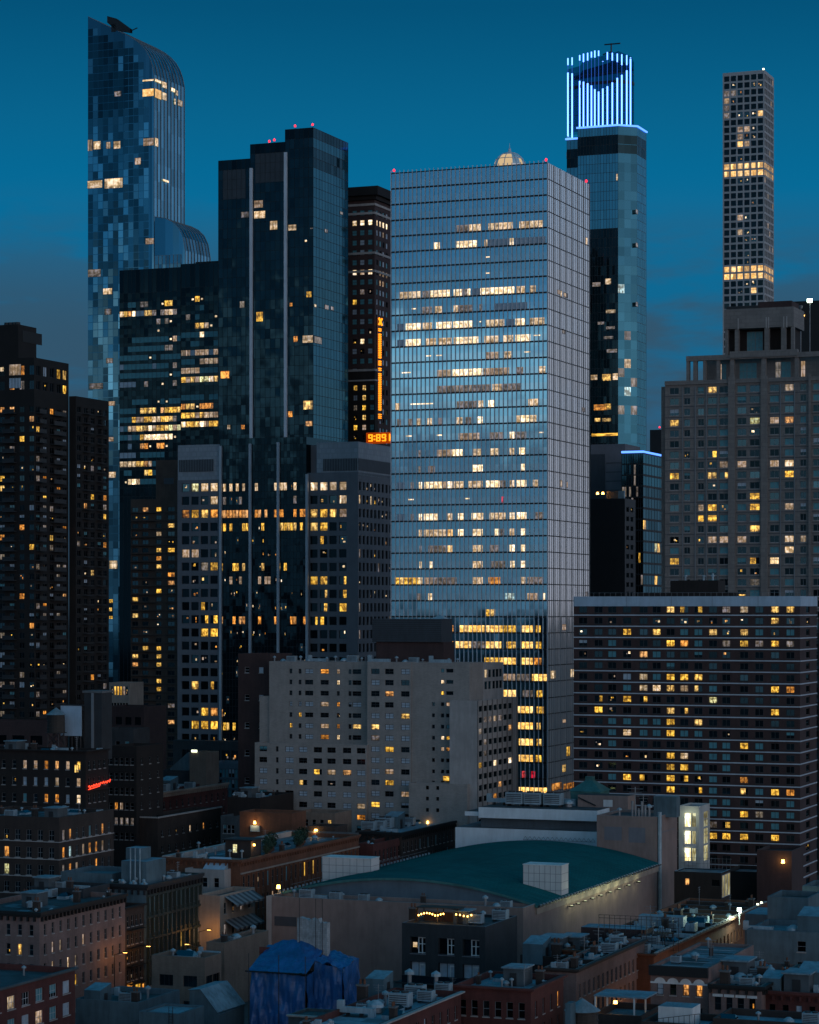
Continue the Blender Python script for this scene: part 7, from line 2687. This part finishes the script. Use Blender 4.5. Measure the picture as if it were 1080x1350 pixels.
# near roof with machines
b = low('near_flat_roof', 'near building whose pale flat roof is crowded with air units, bottom centre', 'building', 476, 312, 380, 608, 1361, 'brick_red', 'roof_pale', nr=12, fh=3.3, wh=1.9, ww=1.0, seed=90, cor='stone_pale', corh=.5, tab={'k': 4, '.': 4, 'g': 2})
q = random.Random(5)
for i, (px, py, kd_, s) in enumerate(((528, 1330, 'air_conditioner', 1.3), (548, 1318, 'air_conditioner', 1.2), (562, 1322, 'air_conditioner', 1.0), (585, 1312, 'air_conditioner', 1.0), (500, 1310, 'pale_roof_hut', 1.0), (520, 1344, 'skylight', 1.2), (495, 1335, 'fan_drum', 1.5), (470, 1340, 'roof_duct', 1.2), (575, 1308, 'vent_pipe', 2.0), (540, 1305, 'vent_pipe', 2.0), (478, 1322, 'chimney', 1.2), (508, 1326, 'vent_pipe', 1.4), (597, 1308, 'aerial', .6))):
    # find the roof point that shows at this pixel
    D_ = (HC - b.roofz) * F / (py - HY)
    X = (px - CX) / F * D_
    ddx, ddy = X - b.X, D_ - b.D
    fit(kd_, b, ddx * CT - ddy * ST, ddx * ST + ddy * CT, b.roofz, '%s on the near pale roof at bottom centre, %s' % (nm_[kd_], ['largest of its units', 'second from its front', 'in its middle', 'near its far edge', 'at its far left', 'at its front', 'beside the skylight', 'lying at its left', 'by the far edge', 'left of the middle', 'dark one at the left', 'between the units', 'at the far corner'][i]), None, s)
EXTRA.append((b, 0, 'scattered over the near pale roof at bottom centre', 'small fittings on the near pale roof', 14))
# house wrapped in blue tarpaulin
from mathutils import noise as mnoise
b = B('tarped_house', 'low building wrapped in crumpled bright blue tarpaulin with scaffold poles', 'wrapped building', 403, 372)
k = 372 / F
x0, L = b.lx(331), b.ly(425)
xr_ = b.lx(452, 3)
z0, z1, zr = b.z(1345), b.z(1283), b.z(1247)


def crumple(p, amp=1.0):
    v = Vector(p)
    return amp * (.30 * mnoise.noise(v * Vector((.55, .55, .22))) + .28 * mnoise.noise(v * Vector((1.3, 1.3, .45))) + .05 * mnoise.noise(v * Vector((3.6, 3.6, 1.3))))


def sheet_grid(f, nu, nv):
    mb_ = MB()
    P = [[f(i / nu, j / nv) for i in range(nu + 1)] for j in range(nv + 1)]
    for j in range(nv):
        for i in range(nu):
            mb_.poly([P[j][i], P[j][i + 1], P[j + 1][i + 1], P[j + 1][i]], 'tarp_blue')
    me_ = mb_
    return me_


def wallF(xa, xb, y, zt, zt2, s_):
    def f(u, t_):
        x = xa + (xb - xa) * u
        zt_ = zt + (zt2 - zt) * u + .25 * mnoise.noise(Vector((x * .7, s_, 0)))
        z = zt_ * t_
        fl = max(0, (zt_ - z)) * .07
        return (x, y - fl - crumple((x, s_ * 9, z), 1.5) * (1.25 - .7 * t_), z)
    return f


def wallR(ya, yb, x, zt, zt2, s_):
    def f(u, t_):
        y = ya + (yb - ya) * u
        zt_ = zt + (zt2 - zt) * u + .25 * mnoise.noise(Vector((y * .7, s_, 5)))
        z = zt_ * t_
        return (x + max(0, zt_ - z) * .05 + crumple((s_ * 7, y, z), 1.5) * (1.25 - .7 * t_), y, z)
    return f


b.part(sheet_grid(wallF(x0, .1, 0, z1, z1 - .5, 1), 60, 34), 'tarpaulin_wall', smooth=True)
b.part(sheet_grid(wallR(0, L, .1, z1 - .5, z1 + .4, 2), 30, 34), 'tarpaulin_wall', smooth=True)
b.part(sheet_grid(wallF(.15, xr_, 3, b.z(1267, 1, 3), b.z(1278, xr_, 3), 3), 46, 34), 'tarpaulin_wall', smooth=True)
b.part(sheet_grid(wallR(3, 9, xr_, b.z(1278, xr_, 3), b.z(1270, xr_, 3), 4), 24, 34), 'tarpaulin_wall', smooth=True)


def roofA(u, t_):
    x = x0 - .4 + (.6 - x0) * u
    y = -.5 + 7.0 * t_
    ridge = (.25 + .75 * sin(pi * min(1, .18 + u * .62))) * (zr - z1)
    return (x, y, z1 - .1 + ridge * t_ + crumple((x, y, 40), .9) - .35 * sin(pi * u) * sin(pi * t_))


def roofB(u, t_):
    x = .1 + (xr_ - .1) * u
    y = 2.7 + 6.3 * t_
    return (x, y, b.z(1267, 1, 3) + (b.z(1278, xr_, 3) - b.z(1267, 1, 3)) * u + .9 * t_ + crumple((x, y, 60), 1.3))


b.part(sheet_grid(roofA, 40, 24), 'tarpaulin_roof', smooth=True)
b.part(sheet_grid(roofB, 30, 20), 'tarpaulin_roof', smooth=True)
mb = MB()
mb.box(x0 + .4, -.4, .6, 7, 0, z1 - .6, 'metal_dark')
mb.box(.0, xr_ - .5, 3.6, 8.5, 0, z1 - .6, 'metal_dark')
b.part(mb, 'inner_wall')
mb = MB()
mb.tube((x0 - .6, -.7, z1 - .1), (.6, -.7, z1 - .1), .12, 'metal_black')
for x in (x0, x0 * .45, 0.3):
    mb.tube((x, -.8, z0 - 4), (x, -.8, z1 + 2.6), .06, 'metal_dark', 5)
b.part(mb, 'scaffold_pole')
mb = MB()
mb.box(x0 - 1.2, b.lx(365), 5.5, 5.7, z1 - 1, b.z(1259), 'brick_red')
mb.box(.6, 2.4, 7, 7.2, z1 - 1, b.z(1268, 0, 7), 'brick_red')
b.part(mb, 'debris_net')
# rough concrete slab wall
t = empty('rough_wall', b.w(b.lx(431, 6.2), 6.2, 0), 'rough pale block wall with a broken edge above the blue tarpaulin', 'wall')
x0 = b.lx(392, 6.2) - b.lx(431, 6.2)
zt, zm, zb_ = b.z(1213, 0, 6.2), b.z(1262, 0, 6.2), b.z(1268, 0, 6.2)
mb = MB()
n = 14
q = random.Random(3)
top = [zt + q.uniform(-.15, .2) + (.2 if i < 3 else 0) - (.5 if i > 10 else 0) for i in range(n + 1)]
for i in range(n):
    xa, xb = x0 * (1 - i / n), x0 * (1 - (i + 1) / n)
    ja, jb = q.uniform(-.05, .05), 0
    mb.poly([(xa, ja, 0), (xb, ja, 0), (xb, ja, top[i + 1]), (xa, ja, top[i])], 'block_pale')
    mb.poly([(xa, ja, top[i]), (xb, ja, top[i + 1]), (xb, 1.2, top[i + 1]), (xa, 1.2, top[i])], 'block_pale')
mb.poly([(0, 0, 0), (0, 1.2, 0), (0, 1.2, top[-1]), (0, 0, top[-1])], 'block_pale')
mb.poly([(x0, 1.2, 0), (x0, 0, 0), (x0, 0, top[0]), (x0, 1.2, top[0])], 'block_pale')
mb.poly([(0, 1.2, 0), (x0, 1.2, 0), (x0, 1.2, zt - 1), (0, 1.2, zt - 1)], 'block_pale')
mb.build('block_wall', t)
mb = MB()
for x in (x0 + .5, x0 * .35, -.6):
    mb.tube((x, -.3, zt - 6), (x, -.3, zt + 3.2), .05, 'metal_dark', 5)
mb.build('scaffold_pole', t)
# beige yard buildings left of it
b = low('beige_yard_house', 'low beige house with dark casement windows left of the blue tarpaulin', 'house', 270, 424, 200, 292, 1263, 'brick_tan', 'roof_grey', nf=2, fh=4.3, wh=1.9, ww=2.6, seed=92, st=(3, 1), frame='frame_dark', first=3.2, tab={'.': 3, 'k': 1}, sill=None, nr=2)
for i, (x, y, kd_, s) in enumerate(((-5, 3, 'skylight', 1.5), (-2, 2, 'vent_pipe', 1.2), (-6, 6, 'fan_drum', 1.2), (-3, 8, 'roof_duct', .9), (-7, 2, 'vent_pipe', 1.3))):
    fit(kd_, b, x, y, b.roofz, '%s on the low beige house roof, %s' % (nm_[kd_], ['pale and wide', 'front right', 'at the back left', 'bent one', 'front left'][i]), None, s)
b = low('blank_beige_house', 'blank tan brick house with a small dark window beside the blue tarpaulin', 'house', 296, 438, 272, 354, 1243, 'brick_tan', 'roof_grey', nf=1, fh=5, wh=1.6, ww=1.0, seed=93, first=4.5, tab={'k': 1}, sill=None)
for i, (x, y, kd_, s) in enumerate(((-1.5, 3, 'chimney', .9), (-2, 9, 'fan_drum', 1.2), (-1, 14, 'vent_pipe', 1.6), (-1.2, 5, 'air_conditioner', .8))):
    fit(kd_, b, x, y, b.roofz, '%s on the blank tan house roof' % nm_[kd_], None, s)
b = low('pale_gable_shed', 'pale blue gabled shed at the bottom beside the blue tarpaulin', 'shed', 288, 371, 250, 318, 1338, 'stucco_pale', 'roof_pale', L=9, par=0)
mb = MB()
g = -b.W
zt = b.H
zr = b.z(1304, g * .6)
mb.poly([(g, -.05, zt), (0, -.05, zt), (0, -.05, zt + .4), (g * .6, -.05, zr), (g, -.05, zr - .2)], 'stucco_pale')
mb.poly([(0, -.3, zt + .35), (.2, 9, zt + .35), (g * .6, 9, zr), (g * .6, -.3, zr)], 'roof_pale')
mb.poly([(g * .6, -.3, zr), (g * .6, 9, zr), (g - .2, 9, zr - .2), (g - .2, -.3, zr - .2)], 'roof_pale')
mb.poly([(0, 9, zt), (g, 9, zt), (g, 9, zr - .2), (g * .6, 9, zr), (0, 9, zt + .4)], 'stucco_pale')
b.part(mb, 'gable_roof')
b = low('pale_flat_annex', 'pale blue flat roofed annex with a ladder at the bottom edge', 'annex', 236, 355, 183, 252, 1337, 'stucco_pale', 'roof_pale', L=8, par=.3)
mb = MB()
x = b.lx(226)
for s_ in (-.3, .3):
    mb.tube((x + s_, -.2, 3), (x + s_, -.2, b.H + 1), .05, 'metal_dark', 4)
for i in range(12):
    mb.tube((x - .3, -.2, b.H - 4 + i * .4), (x + .3, -.2, b.H - 4 + i * .4), .04, 'metal_dark', 4)
b.part(mb, 'ladder')
b = low('dark_garden_house', 'low dark blue roofed house by the lit street at bottom left', 'house', 182, 380, 100, 196, 1322, 'stucco_blue', 'roof_tar', L=14)
for i, (x, y, kd_, s) in enumerate(((-8, 2, 'pale_roof_hut', 1.0), (-4, 4, 'air_conditioner', 1.0), (-2, 3, 'chimney', 1), (-6, 8, 'roof_duct', 1), (-3, 9, 'vent_pipe', 1.4))):
    fit(kd_, b, x, y, b.roofz, '%s on the dark blue roof by the lit street' % nm_[kd_], None, s)

b = low('low_glass_roof_shed', 'low shed with a white rimmed flat roof in front of the blue tarpaulin', 'shed', 450, 338, 380, 462, 1342, 'stucco_grey', 'roof_tar', L=6, par=.35, cor='stone_pale', corh=.5)

# ------------------------------------------------------------------ bottom right: brownstones and roofs
b = B('arched_brownstone', 'pinkish brick row house with four white arched window heads', 'row house', 934, 356)
W, H, L = -b.lx(858), b.z(1277), 27.0
k = 356 / F
cw = [(b.lx(c) - .48, b.lx(c) + .48) for c in (870.5, 887.5, 904.5, 922)]
rows = [(b.z(1313, b.lx(900)), b.z(1297, b.lx(900))), (b.z(1345, b.lx(900)), b.z(1328, b.lx(900)))]
body(b, -W, 0, 0, L, 0, H, 'brick_pink', 'roof_grey', fr=dict(cols=cw, rows=rows, code=map_code(['g.oo', '....'], kd), st=(1, 2, .08, 'frame_dark'), sill='stone_pale'), par=.5)
b.finish()
mb = MB()
mb.box(-W - .1, .05, -.75, -.01, H - 1.3, H + .1, 'metal_black')
b.part(mb, 'cornice')
zc_ = rows[0][1]
for p0, p1 in cw:
    mb = MB()
    c = (p0 + p1) / 2
    for i in range(8):
        a0, a1 = pi * i / 8, pi * (i + 1) / 8
        mb.poly([(c + .85 * cos(a1), -.12, zc_ + .85 * sin(a1) * .9), (c, -.12, zc_), (c + .85 * cos(a0), -.12, zc_ + .85 * sin(a0) * .9)], 'white_paint')
    b.part(mb, 'arched_lintel')
mb = MB()
mb.box(-W, 0, -.11, -.004, zc_ - .12, zc_ + .12, 'white_paint')
b.part(mb, 'string_course')
mb = MB()
q = random.Random(4)
for i in range(5):
    y = 4 + i * 4.6
    mb.box(-W + .5, -.5, y, y + .12, H - .48, H - .40, 'metal_pale')
b.part(mb, 'roof_seam')
ab = b
b.W, b.L = W, L
EXTRA.append((b, 0, 'scattered over the arched brownstone roof', 'small fittings on the arched brownstone', 6))
b = low('lintel_brownstone', 'brown brick row house with flat white lintels beside the arched one', 'row house', 1004, 352, 934.5, 1006, 1301, 'brick_pink', 'roof_grey', nf=4, fh=3.4, wh=1.9, ww=.95, seed=95, first=1.75, fcode=map_code(['...n'], rnd_code(DIM, 96)), L=24, cor='metal_black', corh=1.2, sill=None, frame='frame_dark')
for p0, p1 in spread(-b.W + .5, -.5, 4, .95):
    mb = MB()
    mb.box(p0 - .25, p1 + .25, -.15, -.004, b.H - 1.72, b.H - 1.35, 'white_paint')
    b.part(mb, 'lintel')
for i, (x, y, kd_, s) in enumerate(((-6, 3, 'chimney', 1.2), (-3, 4, 'air_conditioner', .9), (-5, 8, 'fan_drum', 1.4), (-2, 9, 'chimney', 1.2), (-6, 11, 'roof_hut', 1.2), (-4, 5, 'roof_duct', .9), (-1.5, 5, 'vent_pipe', 1.3), (-3.5, 11, 'air_conditioner', 1.1))):
    fit(kd_, b, x, y, b.roofz, '%s on the roof of the white lintelled row house' % nm_[kd_], 'fittings of the white lintelled roof', s)
EXTRA.append((b, 0, 'on the roof of the white lintelled row house', 'fittings of the white lintelled roof', 12))
b = low('dark_red_row_house', 'dark red row house at the lower right edge with arched upper windows', 'row house', 1120, 350, 1005, 1125, 1312, 'brick_red', 'roof_grey', nf=6, fh=3.4, wh=1.8, ww=.9, seed=97, first=1.9, tab={'k': 5, 'v': 1}, L=14, cor='brick_red', corh=1.2, frame='frame_dark')
for i, (px, y, kd_, s) in enumerate(((1020, 4, 'pale_roof_hut', 1), (1035, 6, 'chimney', 1.3), (1055, 5, 'roof_hut', 1.2), (1050, 9, 'fan_drum', 1.3), (1072, 8, 'pale_roof_hut', 1.3))):
    fit(kd_, b, b.lx(px, y), y, b.roofz, '%s on the dark red row house roof, %s' % (nm_[kd_], ['at its left', 'in the middle left', 'in the middle', 'at the back', 'at its right'][i]), None, s)
EXTRA.append((b, 6.0, 'scattered over the dark red row house roof', 'small fittings on the dark red row house', 12))
b = low('pale_stucco_block', 'pale blue grey blank block with a roof tank behind the brownstones', 'building', 1066, 412, 1012, 1070, 1184, 'stucco_pale', 'roof_tar', L=10)
b = low('lower_stucco_block', 'long lower blue grey building with one small window behind the brownstones', 'building', 1130, 392, 985, 1135, 1232, 'stucco_blue', 'roof_grey', L=14, nf=1, ww=1.4, first=1.5, tab={'k': 1}, seed=2)
for i, (px, y, kd_, s) in enumerate(((1046, 3, 'fan_drum', 1.4), (1000, 3, 'roof_duct', 1.1), (1072, 4, 'pale_roof_hut', 1.4))):
    fit(kd_, b, b.lx(px, y), y, b.roofz, '%s on the long lower blue grey building' % nm_[kd_], None, s)
b = low('sloping_stucco_shed', 'lean-to shed with slatted blue grey slope by the orange wall', 'shed', 1012, 425, 982, 1016, 1206, 'stucco_blue', 'roof_pale', L=10, par=0)
b = low('far_right_stucco_house', 'pale gabled house at the right edge above the blue grey block', 'house', 1110, 440, 1058, 1115, 1170, 'stucco_pale', 'roof_grey', L=10)
b = low('lamp_lit_brick_house', 'maroon brick house with an amber wall lamp before the banded slab', 'house', 1044, 560, 998, 1050, 1122, 'brick_maroon', 'roof_tar', L=12)
t = empty('wall_lantern', b.w(b.lx(1033), -.4, b.z(1136)), 'amber wall lantern on the maroon house before the banded slab', 'lamp')
mb = MB()
mb.cyl(0, 0, -.4, .4, .4, .3, 'lamp_amber', 10)
mb.build('bulb', t)
mb = MB()
mb.tube((0, .4, .4), (0, 0, .5), .06, 'metal_dark')
mb.build('bracket', t)
point(t, (0, -.7, 0), 110, (1, .6, .2))
b = low('edge_apartment_block', 'dark brown apartment block showing as a sliver at the right edge beyond the banded slab', 'apartment building', 1190, 650, 1079, 1240, 815, 'brick_brown', 'roof_tar', nf=6, nr=5, fh=3.0, wh=1.7, ww=1.6, seed=99, tab={'.': 6, 'k': 3, 'n': 1, 'y': .7, 'o': .7, 'b': 1}, zmin=4)
b = low('dark_roof_annex', 'dark flat roofed annex at the foot of the banded brick slab', 'annex', 1000, 575, 955, 1004, 1150, 'brick_dark', 'roof_grey', L=14)
# bottom edge: water tank, canopy, white hut
b = low('near_tank_house', 'near low house carrying the bottom edge water tank', 'house', 800, 300, 735, 806, 1405, 'brick_brown', 'roof_grey', L=14)
tk = fit('water_tank', b, b.lx(768, 5), 5, b.roofz - 2.4, 'near wooden water tank with a grey conical roof at the bottom edge', None, 1.0)
D_ = b.D + 5 * CT
tk.scale = (1.0, 1.0, 1.0)
tk.location.z = HC + (HY - 1317) * (D_ + 1) / F - 7.7
mb = MB()
mb.box(b.lx(742), b.lx(749), 1, 3, b.roofz, b.z(1328), 'stucco_pale')
b.part(mb, 'bulkhead')
b = low('canopy_house', 'low house with a flat blue terrace canopy and an amber lamp under it', 'house', 846, 344, 780, 850, 1340, 'brick_brown', 'roof_grey', L=11)
t = empty('terrace_canopy', b.w(0, 1, b.roofz), 'flat pale blue terrace canopy on white posts near the street', 'canopy')
x0 = -b.W
mb = MB()
mb.box(x0, .3, 0, 6, 3.1, 3.3, 'roof_pale')
mb.build('canopy_roof', t)
mb = MB()
for x in (x0 + .2, -1.4):
    for y in (.2, 5.8):
        mb.box(x - .1, x + .1, y - .1, y + .1, 0, 3.1, 'white_paint')
mb.build('post', t)
t = empty('terrace_lamp', b.w(b.lx(806), 2, b.roofz + 2.3), 'amber lamp glowing under the flat blue terrace canopy', 'lamp')
mb = MB()
mb.cyl(0, 0, -.2, .2, .3, .25, 'lamp_amber', 10)
mb.build('bulb', t)
mb = MB()
mb.tube((0, 0, .2), (0, 0, .8), .03, 'metal_dark', 5)
mb.build('cord', t)
point(t, (0, -.4, -.2), 70, (1, .55, .15))
b = low('white_roof_hut_house', 'near flat roof with a bright white stair hut below the arched brownstone', 'house', 935, 322, 845, 940, 1352, 'brick_brown', 'roof_pale', L=9)
t = empty('white_stair_hut', b.w(b.lx(905), 3, b.roofz), 'bright white stair hut with a railing below the arched windows', 'stair hut')
mb = MB()
mb.box(-4.6, 0, 0, 4, 0, 2.5, 'white_paint', 'roof_pale', False)
mb.build('wall', t)
mb = MB()
for i in range(9):
    mb.tube((-4.2 + i * .7, -1.5, 0), (-4.2 + i * .7, -1.5, 1.1 + i * .12), .04, 'metal_dark', 4)
mb.tube((-4.2, -1.5, 1.1), (1.4, -1.5, 2.06), .05, 'metal_dark', 4)
mb.build('railing', t)
b = low('bottom_right_roof', 'pale blue flat roof strip at the bottom right corner', 'house', 1100, 318, 940, 1105, 1352, 'brick_brown', 'roof_pale', L=9)
for i, (px, y, kd_) in enumerate(((960, 3, 'skylight'), (1000, 4, 'vent_pipe'), (1040, 3, 'fan_drum'), (1070, 4, 'air_conditioner'))):
    fit(kd_, b, b.lx(px, y), y, b.roofz, '%s on the pale blue roof at the bottom right corner' % nm_[kd_])

# ------------------------------------------------------------------ street lamps
lamps = [(-213.6, 398, 1), (-213.6, 407, 1), (-204, 412, -1), (-213.6, 432, 1), (-111.2, 372, 1), (-99.2, 380, -1), (-111.2, 395, 1), (-99.2, 415, -1), (-111.2, 425, 1), (-111.2, 455, 1), (-99.2, 450, -1), (-99.6, 386, -1), (-111.0, 388, 1), (-99.6, 396, -1)]
first = None
sl = empty('street_lamp', grid(*lamps[0][:2], .13), 'amber street lamp', 'street lamp', 'street lamps')
mb = MB()
mb.cyl(0, 0, 0, .8, .16, .12, 'metal_dark', 8)
mb.tube((0, 0, .8), (0, 0, 8.0), .09, 'metal_dark')
mb.build('pole', sl)
mb = MB()
mb.tube((0, 0, 7.9), (1.9, 0, 8.5), .06, 'metal_dark')
mb.build('arm', sl)
mb = MB()
mb.box(1.7, 2.5, -.2, .2, 8.42, 8.62, 'metal_dark')
mb.build('lamp_head', sl)
mb = MB()
mb.box(1.8, 2.45, -.16, .16, 8.36, 8.415, 'lamp_amber')
mb.build('lens', sl)
point(sl, (2.1, 0, 8.0), 240, (1, .42, .08), .3)
for i, (u, v, s_) in enumerate(lamps):
    lab = 'amber street lamp on a curved arm along the %s street' % ('left' if u < -150 else 'right')
    gp = 'street lamps of the %s street' % ('left' if u < -150 else 'right')
    if i == 0:
        sl['label'], sl['group'] = lab, gp
    else:
        dup(sl, grid(u, v, .13), lab, gp, -T if s_ > 0 else -T + pi)


# ------------------------------------------------------------------ roof patches, party walls and small fittings
def patches(host, x0, x1, y0, y1, n, seed):
    q = random.Random(seed)
    mb = MB()
    for i in range(n):
        w_, d_ = q.uniform(1.2, 4.0), q.uniform(1.2, 5.5)
        x, y = q.uniform(x0, max(x0 + .1, x1 - w_)), q.uniform(y0, max(y0 + .1, y1 - d_))
        z = host.roofz + .012 + i * .004
        mb.poly([(x, y, z), (x + w_, y, z), (x + w_, y + d_, z), (x, y + d_, z)], q.choice(['roof_tar', 'roof_grey', 'roof_pale', 'roof_tar']))
    host.part(mb, 'roof_patch')


def party(host, x0, x1, y0, y1, step, h=.7):
    y = y0 + step
    while y < y1 - 2:
        mb = MB()
        mb.box(x0, x1, y - .18, y + .18, host.roofz - .02, host.roofz + h, 'brick_brown', 'roof_grey')
        host.part(mb, 'party_wall')
        y += step


def clutter(host, x0, x1, y0, y1, n, seed, phrase, group, kinds=('vent_pipe', 'fan_drum', 'chimney', 'vent_pipe', 'air_conditioner', 'aerial', 'vent_pipe', 'roof_duct', 'skylight'), s0=.6, s1=1.1):
    q = random.Random(seed)
    for i in range(n):
        kd_ = kinds[i % len(kinds)]
        fit(kd_, host, q.uniform(x0, x1), q.uniform(y0, y1), host.roofz, '%s %s' % (nm_[kd_], phrase), group, q.uniform(s0, s1), q.choice([0, pi / 2]))


for h_, st_, ph, gp, n in EXTRA:
    W_, L_ = h_.W, h_.L
    patches(h_, -W_ + .5, -.5, .5, L_ - .5, int(4 + W_ * L_ / 60), n)
    if st_:
        party(h_, -W_ + .4, -.4, 0, L_, st_)
    clutter(h_, -W_ + .8, -.8, .8, L_ - .8, n, n + 3, ph, gp)
